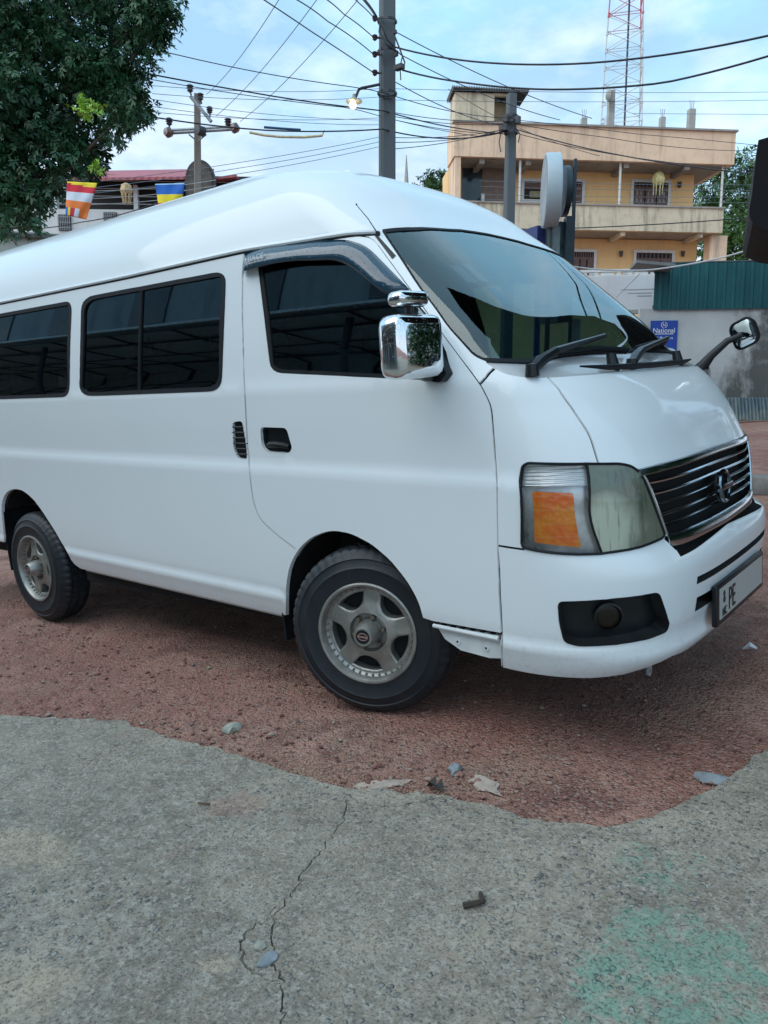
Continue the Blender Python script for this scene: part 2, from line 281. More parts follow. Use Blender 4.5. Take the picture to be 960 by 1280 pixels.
def inset(poly, d):
    """offset a closed outline inwards"""
    p = np.array(poly); n = len(p); ar = .5*np.sum(p[:, 0]*np.roll(p[:, 1], -1)-np.roll(p[:, 0], -1)*p[:, 1]); sg = 1 if ar > 0 else -1
    o = []
    for i in range(n):
        a, b, c = p[i-1], p[i], p[(i+1) % n]
        t1 = b-a; t2 = c-b; t1 = t1/max(1e-9, np.hypot(*t1)); t2 = t2/max(1e-9, np.hypot(*t2))
        nn = np.array([-(t1[1]+t2[1]), t1[0]+t2[0]])*sg; l = np.hypot(*nn); nn = nn/max(l, 1e-9)
        k = 1/max(.5, l/2)
        o.append(tuple(b+nn*d*k))
    return o
def in_poly(pts, poly):
    x, y = pts[:, 0], pts[:, 1]; r = np.zeros(len(pts), bool); n = len(poly)
    for i in range(n):
        x0, y0 = poly[i]; x1, y1 = poly[(i+1) % n]
        if y0 == y1: continue
        c = ((y0 > y) != (y1 > y)) & (x < (x1-x0)*(y-y0)/(y1-y0)+x0); r ^= c
    return r
def dist_pl(pts, pl):
    d = np.full(len(pts), 9.0)
    for a, b in zip(pl[:-1], pl[1:]):
        a = np.array(a); b = np.array(b); ab = b-a; t = np.clip(((pts-a) @ ab)/max(1e-12, ab @ ab), 0, 1)
        d = np.minimum(d, np.hypot(*(pts-(a+t[:, None]*ab)).T))
    return d
# ------------------------------------------------------------------ van materials
def paint_mat():
    m, nt, b = new_mat('white car paint')
    v = coord(nt); f = noise(nt, v, 1.7, 5)
    c = mixc(nt, f, (.72, .785, .815), (.77, .825, .845))
    # road dust thrown up over the lower edge, in uneven streaks
    sz = N(nt, 'ShaderNodeSeparateXYZ'); L(nt, v, sz.inputs[0])
    low = ramp(nt, math_(nt, 'ADD', sz.outputs[2], math_(nt, 'MULTIPLY', noise(nt, coord(nt, (2.5, 2.5, .6)), 3, 6, .65), .30)), [(.44, 1.0), (.66, 0.0)])
    spk = ramp(nt, noise(nt, v, 60, 5, .7), [(.50, .25), (.70, 1.0)])
    c = mixc(nt, math_(nt, 'MULTIPLY', math_(nt, 'MULTIPLY', low, spk), .38), c, (.36, .27, .22))
    L(nt, c, b.inputs['Base Color'])
    b.inputs['Roughness'].default_value = .42; b.inputs['Specular IOR Level'].default_value = .35
    b.inputs['Coat Weight'].default_value = .65
    L(nt, ramp(nt, noise(nt, v, 5, 6), [(.35, .03), (.7, .10)]), b.inputs['Coat Roughness'])
    bump(nt, b, noise(nt, v, 1.6, 2), .06, .02)
    return m
PAINT = paint_mat()
RUBBER = simple('black rubber', (.008, .011, .014), .6, var=.3, vscale=14, spec=.25)
BLACKPL = simple('black plastic', (.009, .012, .015), .36, var=.2, vscale=20, spec=.35)
DARK = simple('underbody black', (.008, .009, .010), .85, var=.3)
CHROME = simple('chrome', (.82, .83, .84), .06, metal=1.0, var=.04, vscale=6)
DKCHROME = simple('dark chrome', (.52, .57, .61), .12, metal=1.0, var=.1, vscale=6)
LINING = simple('grey cabin lining', (.12, .15, .16), .9, var=.1)
SEATM = simple('dark seat fabric', (.13, .16, .17), .9, var=.25, vscale=30)
DASHM = simple('dashboard grey', (.30, .35, .36), .6, var=.15)
COWLM = simple('cowl panel silver', (.42, .44, .45), .3, var=.1, coat=.4)
def glass_mat(name, tint, refl=1.0, ior=1.5, drops=False, rough=.0):
    m, nt, b = new_mat(name); nt.nodes.remove(b)
    out = nt.nodes['Material Output']
    tr = N(nt, 'ShaderNodeBsdfTransparent'); tr.inputs['Color'].default_value = (*tint, 1)
    gl = N(nt, 'ShaderNodeBsdfGlossy'); gl.inputs['Roughness'].default_value = rough
    gl.inputs['Color'].default_value = (*refl, 1) if isinstance(refl, tuple) else (refl, refl, refl, 1)
    fr = N(nt, 'ShaderNodeFresnel'); fr.inputs['IOR'].default_value = ior
    mx = N(nt, 'ShaderNodeMixShader'); L(nt, fr.outputs[0], mx.inputs[0]); L(nt, tr.outputs[0], mx.inputs[1]); L(nt, gl.outputs[0], mx.inputs[2])
    last = mx.outputs[0]
    v = coord(nt)
    if drops:
        vo = N(nt, 'ShaderNodeTexVoronoi'); vo.inputs['Scale'].default_value = 75; L(nt, v, vo.inputs['Vector'])
        d = ramp(nt, vo.outputs['Distance'], [(.06, 1.0), (.15, 0.0)])
        where = ramp(nt, noise(nt, v, 2.3, 3), [(.48, 0.0), (.66, 1.0)])
        sc_ = N(nt, 'ShaderNodeSeparateColor'); L(nt, vo.outputs['Color'], sc_.inputs[0]); cells = ramp(nt, sc_.outputs[0], [(.55, 0.0), (.6, 1.0)])
        msk = math_(nt, 'MULTIPLY', math_(nt, 'MULTIPLY', d, where), cells)
        df = N(nt, 'ShaderNodeBsdfGlossy'); df.inputs['Roughness'].default_value = .35; df.inputs['Color'].default_value = (.8, .9, .92, 1)
        bp = N(nt, 'ShaderNodeBump'); bp.inputs['Strength'].default_value = 1.0; bp.inputs['Distance'].default_value = .01
        L(nt, vo.outputs['Distance'], bp.inputs['Height']); L(nt, bp.outputs[0], df.inputs['Normal'])
        m2 = N(nt, 'ShaderNodeMixShader'); L(nt, math_(nt, 'MULTIPLY', msk, .75), m2.inputs[0]); L(nt, last, m2.inputs[1]); L(nt, df.outputs[0], m2.inputs[2])
        last = m2.outputs[0]
    L(nt, last, out.inputs['Surface']); return m
WSGLASS = glass_mat('windscreen glass', (.74, .93, .93), (.90, 1.0, 1.0), 1.95, drops=True)
DOORL = glass_mat('lightly tinted door glass', (.06, .13, .155), (.7, .92, 1.0), 1.6)
TINT = glass_mat('tinted side glass', (.14, .22, .25), (.62, .88, 1.0), 2.1, rough=.012)
CLEAR = glass_mat('clear lamp cover', (.97, .98, .98), .8, 1.35, rough=.05)
def haze_lens():
    m, nt, b = new_mat('hazed headlamp plastic')
    v = coord(nt); vs = coord(nt, (16, 16, 1.3))
    st = noise(nt, vs, 3.2, 6, .7); f = noise(nt, v, 6.5, 5)
    # yellowed plastic with the bowl's shine painted in: brighter low in the middle
    sp = N(nt, 'ShaderNodeSeparateXYZ'); L(nt, v, sp.inputs[0])
    d = math_(nt, 'ADD', math_(nt, 'POWER', math_(nt, 'DIVIDE', math_(nt, 'SUBTRACT', sp.outputs[0], .955), .085), 2), math_(nt, 'POWER', math_(nt, 'DIVIDE', math_(nt, 'SUBTRACT', sp.outputs[2], .805), .125), 2))
    worn = ramp(nt, math_(nt, 'ADD', d, math_(nt, 'MULTIPLY', math_(nt, 'SUBTRACT', f, .5), 1.6)), [(.10, 1.0), (1.0, .0)])  # brightness of the silver bowl behind, painted as a soft spot
    c = mixc(nt, worn, (.115, .135, .095), (.42, .46, .36))
    c = mixc(nt, ramp(nt, st, [(.52, 0.0), (.68, .8)]), c, (.04, .055, .04))
    L(nt, c, b.inputs['Base Color']); b.inputs['Roughness'].default_value = .38
    b.inputs['Coat Weight'].default_value = 1.0; b.inputs['Coat Roughness'].default_value = .06
    return m
HAZE = haze_lens()
def amber_mat():
    m, nt, b = new_mat('amber indicator plastic')
    v = coord(nt); vo = N(nt, 'ShaderNodeTexVoronoi'); vo.inputs['Scale'].default_value = 55; L(nt, v, vo.inputs['Vector'])
    w = N(nt, 'ShaderNodeTexWave', bands_direction='Z'); w.inputs['Scale'].default_value = 7; w.inputs['Distortion'].default_value = .6; L(nt, v, w.inputs['Vector'])
    f = noise(nt, v, 16, 4)
    c = mixc(nt, ramp(nt, f, [(.40, 0.0), (.58, 1.0)]), (1.0, .17, .001), (1.0, .33, .003))
    c = mixc(nt, ramp(nt, w.outputs['Fac'], [(.93, 0.0), (1.0, .22)]), c, (1.0, .62, .25))
    L(nt, c, b.inputs['Base Color']); b.inputs['Roughness'].default_value = .22; b.inputs['Coat Weight'].default_value = 1.0
    bump(nt, b, vo.outputs['Distance'], .35, .006); return m
AMBER = amber_mat()
def reflector_mat():
    m, nt, b = new_mat('lamp reflector')
    v = coord(nt); w = N(nt, 'ShaderNodeTexWave', bands_direction='Z'); w.inputs['Scale'].default_value = 26; w.inputs['Distortion'].default_value = 1.5; L(nt, v, w.inputs['Vector'])
    L(nt, mixc(nt, noise(nt, v, 25, 3), (.60, .63, .64), (.9, .92, .92)), b.inputs['Base Color'])
    b.inputs['Metallic'].default_value = .45; b.inputs['Roughness'].default_value = .28
    bump(nt, b, w.outputs['Fac'], .35, .006); return m
REFL = reflector_mat()
REFLS = simple('smooth lamp bowl', (.52, .55, .56), .3, metal=.5, var=.45, vscale=11, coat=.6)
ALLOY = simple('weathered alloy', (.34, .34, .315), .42, metal=.7, var=.25, vscale=18)
def tyre_mat():
    m, nt, b = new_mat('dusty tyre rubber')
    v = coord(nt); f = noise(nt, v, 7, 6)
    L(nt, mixc(nt, ramp(nt, f, [(.45, 0.0), (.8, .8)]), (.008, .014, .020), (.028, .033, .036)), b.inputs['Base Color'])
    b.inputs['Roughness'].default_value = .52; bump(nt, b, noise(nt, v, 90, 3), .25, .004); return m
TYRE = tyre_mat()
VISOR = None
def visor_mat():
    m, nt, b = new_mat('smoked acrylic')
    b.inputs['Base Color'].default_value = (.015, .05, .08, 1); b.inputs['Roughness'].default_value = .09
    v = coord(nt); vo = N(nt, 'ShaderNodeTexVoronoi'); vo.inputs['Scale'].default_value = 75; L(nt, v, vo.inputs['Vector'])
    d = ramp(nt, vo.outputs['Distance'], [(.05, 1.0), (.3, 0.0)])
    bump(nt, b, d, .35, .004); b.inputs['Coat Weight'].default_value = .6; return m
VISOR = visor_mat()
CHROMEWET = None
def wet_chrome():
    m, nt, b = new_mat('chrome with rain drops')
    b.inputs['Base Color'].default_value = (.80, .82, .84, 1); b.inputs['Metallic'].default_value = 1; b.inputs['Roughness'].default_value = .045
    v = coord(nt); vo = N(nt, 'ShaderNodeTexVoronoi'); vo.inputs['Scale'].default_value = 150; L(nt, v, vo.inputs['Vector'])
    sel = ramp(nt, noise(nt, v, 60, 2), [(.5, 0.0), (.58, 1.0)])
    bump(nt, b, math_(nt, 'MULTIPLY', ramp(nt, vo.outputs['Distance'], [(.05, 1.0), (.20, 0.0)]), sel), .30, .004); return m
CHROMEWET = wet_chrome()

# ------------------------------------------------------------------ cut the body surface into panels
step = .03
V0 = .24
rear_x = -4.0
vs_rear = list(np.linspace(V0, ZG, 40))+[ZG+t for t in np.linspace(.03, 1, 24)]
rear_line = [(rear_x-float(params(v)[3]), v) for v in vs_rear]
poly_slide = F['slide_win']
x0 = -3.72
def sx(x, z): return (u_at_x(x, z), z)
rw = [sx(-2.07, 1.335), sx(-2.05, 1.80)]
poly_rear = []
def round_poly(pts, r, n=5):
    out = []; M = len(pts)
    for i in range(M):
        a = np.array(pts[i]); b = np.array(pts[i-1]); c = np.array(pts[(i+1) % M])
        p0 = a+(b-a)/np.hypot(*(b-a))*r; p1 = a+(c-a)/np.hypot(*(c-a))*r
        for k in range(n+1):
            s = k/n; out.append(tuple((1-s)**2*p0+2*s*(1-s)*a+s*s*p1))
    return out
poly_rear = [sx(x, z) for x, z in densify(round_poly([(-2.075, 1.314), (-2.045, 1.822), (-3.72, 1.828), (-3.76, 1.318)], .07), .06)]
poly_frontw = F['front_win']
glass_top = F['glass_top'][:1]+F['glass_top'][1:7:2]+[F['glass_top'][8], F['glass_top'][-1], (.9, 1.957), (1.0, 1.962)]
glass_bot = F['glassbot'][::-1]
glass_bot = [(1.0, 1.392), (.9, 1.392)]+glass_bot[:1]+glass_bot[2:]
poly_ws = F['glass_left'][::-1][1:]+glass_top+glass_bot
poly_ws = [p for i, p in enumerate(poly_ws) if i == 0 or math.hypot(p[0]-poly_ws[i-1][0], p[1]-poly_ws[i-1][1]) > 2e-3]
cowl_b = F['cowlbot']+[(1.0, 1.320)]
poly_cowl = cowl_b+[(1.0, 1.392), (.9, 1.392)]+F['glassbot'][::-1]
poly_lamp = F['lamp']
poly_fog = F['fog']
poly_grille = F['grille'][:-1]+[(.909, 1.018), (1.0, 1.020), (1.0, .722), (.8, .715)]+F['grille_low'][::-1]
poly_bonnet = F['bonnetseam'][:-1]+[(.463, 1.03), (.48, 1.0), (.544, .998)]+F['grille'][1:-1]+[(.909, 1.018), (1.0, 1.020), (1.0, 1.320)]+F['cowlbot'][::-1][:-11]
seam_bonnet = F['bonnetseam']
poly_bump = F['bump_rear'][::-1]+F['bump_top'][1:]+[(.2, .80), (.55, .80)]+F['grille_low'][1:]+[(.8, .715), (1.0, .722), (1.0, .15), (.006, .15)]
bot_bump = F['bump_bot']+[(.75, .338), (.85, .348), (1.0, .355)]
sill_z = .332
poly_below = [(-5, .1), (-5, .40), (-3.70, .40), (-3.66, .604), (-3.2, .40), F['archR'][-1], (-2.80, sill_z), (-1.12, sill_z), F['archF'][0], (-.7, .5), F['archF'][-1]]+F['doorbot'][1:]+[(.017, .463), (.006, .327)]+F['bump_bot'][1:]+[(.75, .338), (.85, .348), (1.0, .355), (1.0, .1)]
poly_archF = F['archF']+[(-.319, .1), (-1.092, .1)]
poly_archR = F['archR']+[(-2.85, .1), (-3.70, .1), (-3.69, .45)]
poly_door = F['door_rear'][::-1][:-1]+F['door_front']+F['doorbot'][::-1]+F['archF'][::-1][:32]
poly_handle = F['handle']; poly_vent = F['vent']
poly_slot = [(.697, .623), (.78, .622), (.92, .619), (1.0, .618), (1.0, .592), (.92, .593), (.78, .596), (.697, .597)]
poly_open = [(.707, .545), (.85, .541), (1.0, .540), (1.0, .494), (.85, .494), (.708, .494)]
seams = [F['door_front'], F['door_rear'], F['bump_top'], F['bump_rear'], seam_bonnet, F['fenderseam'], [(.642, .765), (.661, .724)]]
ins = {'slide': inset(poly_slide, .020), 'rear': inset(poly_rear, .020), 'frontw': inset(poly_frontw, .016), 'ws': None, 'lamp': inset(poly_lamp, .006)}
ws_in = []
for p_ in inset(poly_ws, .013): ws_in.append((1.0, p_[1]) if p_[0] > .972 else p_)
ins['ws'] = ws_in
polys = [poly_slide, poly_rear, poly_frontw, poly_ws, poly_cowl, poly_lamp, poly_fog, poly_grille, poly_bonnet, poly_bump, poly_below, poly_archF, poly_archR,
         poly_door, poly_handle, poly_vent, poly_slot, poly_open, F['trim'], F['amber']]+[ins[k] for k in ins]
verts = []; edges = []
def add_line(pl, closed):
    pl = densify(pl, .035, closed); o = len(verts); verts.extend(Vector(p) for p in pl); n = len(pl)
    edges.extend((o+i, o+(i+1) % n) for i in range(n if closed else n-1))
for p_ in polys: add_line(p_, True)
for s_ in seams:
    a = np.array(s_); t = np.gradient(a, axis=0); t /= np.maximum(1e-9, np.hypot(*t.T))[:, None]; nn = np.stack([-t[:, 1], t[:, 0]], 1)
    add_line([tuple(x) for x in a+nn*.0034], False); add_line([tuple(x) for x in a-nn*.0034], False)
add_line(F['split'], False)
add_line([(.12, .975), (.46, .975)], False)
add_line([(1.0, v) for v in np.linspace(V0, ZG+1, 80)], False)
add_line(rear_line, False)
gu = np.r_[np.arange(-4.4, 0, .075), np.linspace(0, 1, 34)]
gv = np.r_[np.linspace(V0, .5, 9), np.arange(.53, ZG, .042), ZG, ZG+np.linspace(.025, 1, 40)]
for a in gu:
    for b in gv:
        if a+float(params(b)[3]) > rear_x+.02 and a < .985: verts.append(Vector((a+1e-4*math.sin(b*40), b)))
cv, ce, cf, *_ = delaunay_2d_cdt(verts, edges, [], 0, 1e-5)
UV = np.array([(p.x, p.y) for p in cv]); TRI = np.array([f for f in cf if len(f) == 3])
UV[:, 0] = np.minimum(UV[:, 0], 1.0)
cen = UV[TRI].mean(1)
xs_c = params(cen[:, 1])[3]
region = np.full(len(TRI), 'body', dtype=object)
seamd = np.full(len(TRI), 9.0)
for s_ in seams: seamd = np.minimum(seamd, dist_pl(cen, s_))
def setr(poly, name): region[in_poly(cen, poly)] = name
setr(poly_bonnet, 'bonnet'); setr(poly_bump, 'bumper'); setr(poly_door, 'door')
region[seamd < .0034] = 'seam'
setr(poly_cowl, 'cowl'); setr(poly_grille, 'grille'); setr(poly_slot, 'slot'); setr(poly_open, 'slot')
setr(F['trim'], 'trim'); setr(poly_handle, 'handle'); setr(poly_vent, 'vent'); setr(poly_fog, 'fog')
for k, pl in (('slide', poly_slide), ('rear', poly_rear), ('frontw', poly_frontw), ('ws', poly_ws), ('lamp', poly_lamp)):
    setr(pl, k+'_rim'); setr(ins[k], k)
for pl in (poly_archF, poly_archR, poly_below): setr(pl, 'none')
region[(cen[:, 0]+xs_c < rear_x) | (cen[:, 1] < V0) | (cen[:, 1] > ZG+1)] = 'none'
lampm = np.isin(region, ['lamp', 'lamp_rim'])
def u_split(z):
    sp = np.array(sorted(F['split'], key=lambda q: q[1])); return np.interp(z, sp[:, 1], sp[:, 0])
is_main = cen[:, 0] > u_split(cen[:, 1]); is_amb = in_poly(cen, F['amber'])

def patch(name, mask, mat, parent, off=0.0, sides=(False, True), wall=None):
    """a piece of the body surface as a mesh; sides (False,True) welds right and left halves into one"""
    tr = TRI[mask]; idx = np.unique(tr); mp = -np.ones(len(UV), int); mp[idx] = np.arange(len(idx)); t = mp[tr]
    uv = UV[idx]; allv = []; alln = []; allf = []
    for lf in sides:
        p = S(uv[:, 0], uv[:, 1], off, lf); n = SN(uv[:, 0], uv[:, 1], lf)
        o = sum(len(a) for a in allv); allv.append(p); alln.append(n)
        f = t if lf else t[:, ::-1]; allf.append(f+o)
    V = np.concatenate(allv); NN = np.concatenate(alln); FF = np.concatenate(allf)
    a_, b_, c_ = V[FF[:, 0]], V[FF[:, 1]], V[FF[:, 2]]
    flip = (np.cross(b_-a_, c_-a_)*NN[FF[:, 0]]).sum(1) < 0
    FF[flip] = FF[flip][:, ::-1]
    key = {}; rem = np.zeros(len(V), int); keep = []
    for i, p in enumerate(np.round(V, 5)):
        if abs(p[1]-YC) < 2e-4:
            k = (p[0], p[2])
            if k in key: rem[i] = key[k]; continue
            key[k] = len(keep)
        rem[i] = len(keep); keep.append(i)
    V = V[keep]; NN = NN[keep]; FF = [tuple(f) for f in rem[FF] if len(set(f)) == 3]
    if wall is not None:
        ed = {}
        for f in FF:
            for a, b in ((f[0], f[1]), (f[1], f[2]), (f[2], f[0])): ed[(a, b)] = 1
        bd = [(a, b) for a, b in ed if (b, a) not in ed and not (abs(V[a][1]-YC) < 2e-4 and abs(V[b][1]-YC) < 2e-4)]
        bi = sorted({i for e in bd for i in e}); m2 = {i: len(V)+k for k, i in enumerate(bi)}
        V = np.concatenate([V, V[bi]-NN[bi]*wall]); NN = np.concatenate([NN, NN[bi]])
        FF += [(b, a, m2[a], m2[b]) for a, b in bd]
    me = bpy.data.meshes.new(name); me.from_pydata(V.tolist(), [], FF); me.update()
    me.polygons.foreach_set('use_smooth', [True]*len(me.polygons)); me.materials.append(mat)
    me.normals_split_custom_set_from_vertices([tuple(n) for n in NN])
    return link(name, me, parent)

VAN = empty('passenger_van', 'white high-roof passenger van parked on the red gravel yard', 'van', R)
RT = (False,); LT = (True,)
body_mask = region == 'body'
BODY = patch('body_shell', body_mask, PAINT, VAN, wall=.012)
BON = patch('bonnet', region == 'bonnet', PAINT, VAN, wall=.012)
BUMP = patch('front_bumper', region == 'bumper', PAINT, VAN)
patch('air_slot', region == 'slot', DARK, BUMP, off=-.04, wall=-.041)
patch('cowl_panel', region == 'cowl', COWLM, VAN, off=-.006)
WS = patch('windscreen', region == 'ws', WSGLASS, VAN, off=-.003)
patch('windscreen_rim', region == 'ws_rim', RUBBER, WS, off=.001, wall=.02)
def bag(mask_name, off, mat, nm, parent, sd, wall): return patch(nm, region == mask_name, mat, parent, off, sd, wall)
for sd, lf in ((RT, False), (LT, True)):
    DOOR = patch('front_door', region == 'door', PAINT, VAN, sides=sd, wall=.012)
    g = patch('door_window', region == 'frontw', DOORL if lf else TINT, DOOR, -.010, sd)
    patch('window_rubber', region == 'frontw_rim', RUBBER, DOOR, -.003, sd, .02)
    hb = patch('handle_cup', region == 'handle', BLACKPL, DOOR, -.028, sd, -.029)
    # pull lever in the cup
    hp = np.array(F['handle']); c0 = hp.mean(0); mb = MB()
    pts = [S(c0[0]+a, c0[1]+b, -.006+.010*math.sin((a+.085)/.16*PI), lf) for a, b in [(-.062, -.016), (-.04, -.010), (0, -.008), (.04, -.012), (.062, -.018)]]
    mb.tube(pts, [.010, .014, .014, .014, .010], 8); mb.build('door_handle', BLACKPL, DOOR, True)
    patch('panel_gap', region == 'seam', DARK, BODY, -.010, sd)
    v_ = patch('vent_recess', region == 'vent', DARK, VAN, -.012, sd, -.013)
    mb = MB(); vp = np.array(densify(F['vent'], .008)); lo, hi = vp.min(0), vp.max(0)
    for k in range(6):
        z = lo[1]+(hi[1]-lo[1])*(.12+.145*k); row = vp[np.argsort(abs(vp[:, 1]-z))]
        rw_ = vp[np.abs(vp[:, 1]-z) < .022]; ua, ub = rw_[:, 0].min()+.006, rw_[:, 0].max()-.006
        if ub < ua+.03: ub = ua+.05
        mb.tube([S(ua+.002, z, -.002, lf), S(ub, z, -.002, lf)], .0032, 6)
    mb.build('vent_slats', BLACKPL, v_, True)
    for k in ('slide', 'rear'):
        w_ = patch('side_window', region == k, TINT, VAN, -.008, sd)
        patch('window_rubber', region == k+'_rim', RUBBER, w_, .002, sd, .02)
        if k == 'slide':
            mb = MB()
            ln = [(u_at_x(-1.415+.03*(z-1.33), z), z) for z in np.linspace(1.335, 1.805, 8)]
            mb.tube([S(a, b, -.006, lf) for a, b in ln], .011, 6); mb.build('window_divider', RUBBER, w_, True)
    patch('pillar_trim', region == 'trim', BLACKPL, VAN, .002, sd)
    # headlight
    HL = tag(bpy.data.objects.new('headlight', None)); C.objects.link(HL); HL.parent = VAN
    patch('ribbed_reflector', lampm & ~is_main & (cen[:, 1] > .975), REFL, HL, -.022, sd)
    patch('lamp_reflector', lampm & ~is_main & (cen[:, 1] <= .975), REFLS, HL, -.030, sd, -.03)
    patch('indicator_lens', lampm & is_amb & ~is_main, AMBER, HL, -.010, sd, .014)
    patch('clear_cover', lampm & ~is_main, CLEAR, HL, .0005, sd)
    hz = patch('main_lens', lampm & is_main, HAZE, HL, .0015, sd, .02); hz['label'] = 'yellowed hazy main lamp lens'
    mb = MB(); mb.tube([S(a, b, .002, lf) for a, b in densify(F['lamp'], .02)+F['lamp'][:1]], .0045, 6, False)
    mb.tube([S(a, b, .001, lf) for a, b in F['split']], .0035, 6); mb.build('lamp_gasket', RUBBER, HL, True)
    # fog lamp pocket
    fg = patch('fog_lamp_pocket', region == 'fog', BLACKPL, BUMP, -.055, sd, -.057)
    c_ = S(.42, .535, -.04, lf); n_ = Vector(SN(.42, .535, lf)); q = n_.to_track_quat('Z', 'Y').to_matrix().to_4x4(); q.translation = Vector(c_)
    mb = MB(); mb.lathe([(.046, -.01), (.049, .010), (.042, .014)], 24, 'Z'); ring = mb.build('fog_lamp_ring', BLACKPL, fg, True); ring.matrix_local = q
    mb = MB(); mb.lathe([(.0, .010), (.02, .009), (.032, .007), (.042, .003)], 24, 'Z')
    fl = mb.build('fog_lamp', simple('smoked fog lamp glass', (.014, .011, .007), .35, spec=.3), BUMP, True); fl.matrix_local = q
    # gutter and sill
    mb = MB(); gl_ = resample([sx(-3.98, 1.895)]+F['gutter'][:1]+F['gutter'][1:], .06)
    mb.tube([S(a, b, .001, lf) for a, b in gl_], .010, 8); mb.build('rain_gutter', PAINT, BODY, True)
    mb = MB(); mb.tube([S(a, b-.012, -.001, lf) for a, b in gl_], .005, 6); mb.build('gutter_seal', RUBBER, BODY, True)
    # inner flange under the sill
    mb = MB(); sl = np.array([(u, sill_z) for u in np.linspace(-2.80, -1.12, 24)])
    o0 = S(sl[:, 0], sl[:, 1], 0, lf); sg = -1 if lf else 1
    pr = [(0.001, 0.004), (.006, -.004), (.03, -.006), (.032, -.022), (.036, -.022)]
    vs = []; fs = []
    for p in o0:
        for a, b in pr: vs.append((p[0], p[1]+a*sg, p[2]+b))
    for i in range(len(o0)-1):
        for k in range(len(pr)-1): fs.append((i*5+k, i*5+k+1, (i+1)*5+k+1, (i+1)*5+k))
    mb.add(vs, fs); mb.build('sill_flange', simple('dusty white sill', (.55, .54, .52), .6, var=.2), BODY, True)
    # wheel housings
    for nm, arch in (('F', poly_archF), ('R', poly_archR)):
        ar = np.array(F['arch'+nm]); o0 = S(ar[:, 0], ar[:, 1], -.001, lf); mb = MB(); vs = []; fs = []
        dp = [.001, .018, .02, .30]; dz = [0, -.003, .012, .02]
        for p in o0:
            for a, b in zip(dp, dz): vs.append((p[0], p[1]+a*sg, p[2]+b))
        for i in range(len(o0)-1):
            for k in range(3): fs.append((i*4+k, i*4+k+1, (i+1)*4+k+1, (i+1)*4+k))
        mb.add(vs, fs); n0 = len(mb.f)
        n1 = len(o0); bk = [(o0[i][0], o0[i][1]+.30*sg, o0[i][2]+.02) for i in range(n1)]
        mb.m = ([0, 1, 1]*(n1-1))
        mb.mi = 1; mb.add(bk, [tuple(range(n1))])
        mb.build('wheel_housing', [PAINT, DARK], BODY, True, angle=50)
    # headliner and door cards inside
patch('cabin_lining', np.isin(region, ['body', 'door', 'seam']) & (cen[:, 1] > .62) & (cen[:, 0] < .5), LINING, VAN, -.035)
# rear panel
mb = MB(); ring = np.array(rear_line)
r0 = S(ring[:, 0], ring[:, 1]); l0 = S(ring[:, 0], ring[:, 1], 0, True)[::-1]; loop = np.concatenate([r0, l0]); cc = loop.mean(0)
rows = [loop]; 
for k, (dx, sc) in enumerate([(.03, .985), (.055, .95), (.065, .90)]): rows.append(cc+(loop-cc)*[1, sc, sc]-[dx, 0, 0])
n = len(loop); mb.add(np.concatenate(rows), [(i*n+k, i*n+(k+1) % n, (i+1)*n+(k+1) % n, (i+1)*n+k) for i in range(3) for k in range(n)]+[tuple(3*n+k for k in range(n))])
mb.build('rear_panel', PAINT, VAN, True)
# underbody
mb = MB()
mb.box((-1.45, YC, .43), (1.60, 1.58, .26)); mb.box((.68, YC, .42), (.55, 1.20, .18)); mb.box((-3.55, YC, .48), (.75, 1.50, .20)); mb.box((0, YC, .42), (.75, .95, .26)); mb.box((-2.72, YC, .50), (.9, .95, .2))
mb.box((-1.35, YC, .50), (4.6, .62, .10)); mb.box((-1.4, .33, .33), (1.3, .07, .10)); mb.box((-1.4, 1.42, .33), (1.3, .07, .10))
mb.tube([(-2.715, .15, .35), (-2.715, 1.6, .35)], .045, 10); mb.box((-2.715, .87, .36), (.22, .3, .24), bev=.05); mb.tube([(-2.7, .8, .36), (-.3, .8, .36)], .03, 8)
mb.tube([(0, .2, .33), (0, 1.55, .33)], .03, 8); mb.box((-1.9, .5, .36), (.5, .22, .16), bev=.03)
mb.build('underbody', DARK, VAN)

# grille ---------------------------------------------------------------
GR = patch('grille', region == 'grille', DARK, VAN, -.045, wall=-.045)
li = np.array(sorted(F['lampin'], key=lambda q: q[1]))
def u_l(z): return float(np.interp(z, li[:, 1], li[:, 0]))
def bar(name, z_of, hh, off, dep, mat, u0f, prof=8):
    mb = MB(); us = [(u, False) for u in np.linspace(0, 1, 14)]; path = []
    ua = u0f
    for t in np.linspace(0, 1, 14): path.append((ua+(1-ua)*t, False))
    path += [(p[0], True) for p in path[-2::-1]]
    vs = []; M = prof
    for (u, lf) in path:
        z = z_of(u)
        for k in range(M):
            a = 2*PI*k/M; vs.append(S(u, z+hh*math.sin(a), off+dep*math.cos(a), lf))
    n = len(path); fs = [(i*M+k, i*M+(k+1) % M, (i+1)*M+(k+1) % M, (i+1)*M+k) for i in range(n-1) for k in range(M)]+[tuple(range(M)), tuple((n-1)*M+k for k in range(M))]
    mb.add(vs, fs); return mb.build(name, mat, GR, True)
bar('chrome_surround', lambda u: float(np.interp(u, [.56, .65, .8, 1], [.994, 1.000, 1.003, 1.005])), .0145, .002, .010, DKCHROME, .566)
for z in (.958, .920, .882, .844, .806): bar('chrome_bar', lambda u, z=z: z+.004*u, .0075, -.012, .014, DKCHROME, u_l(z)+.004)
bar('chrome_surround', lambda u: float(np.interp(u, [.64, .7, 1], [.757, .752, .748])), .021, .0, .012, DKCHROME, .648)
for lf in (False, True):
    mb = MB(); mb.tube([S(u_l(z)+.006, z, .002, lf) for z in np.linspace(.775, 1.0, 8)], .007, 8); mb.build('chrome_edge', DKCHROME, GR, True)
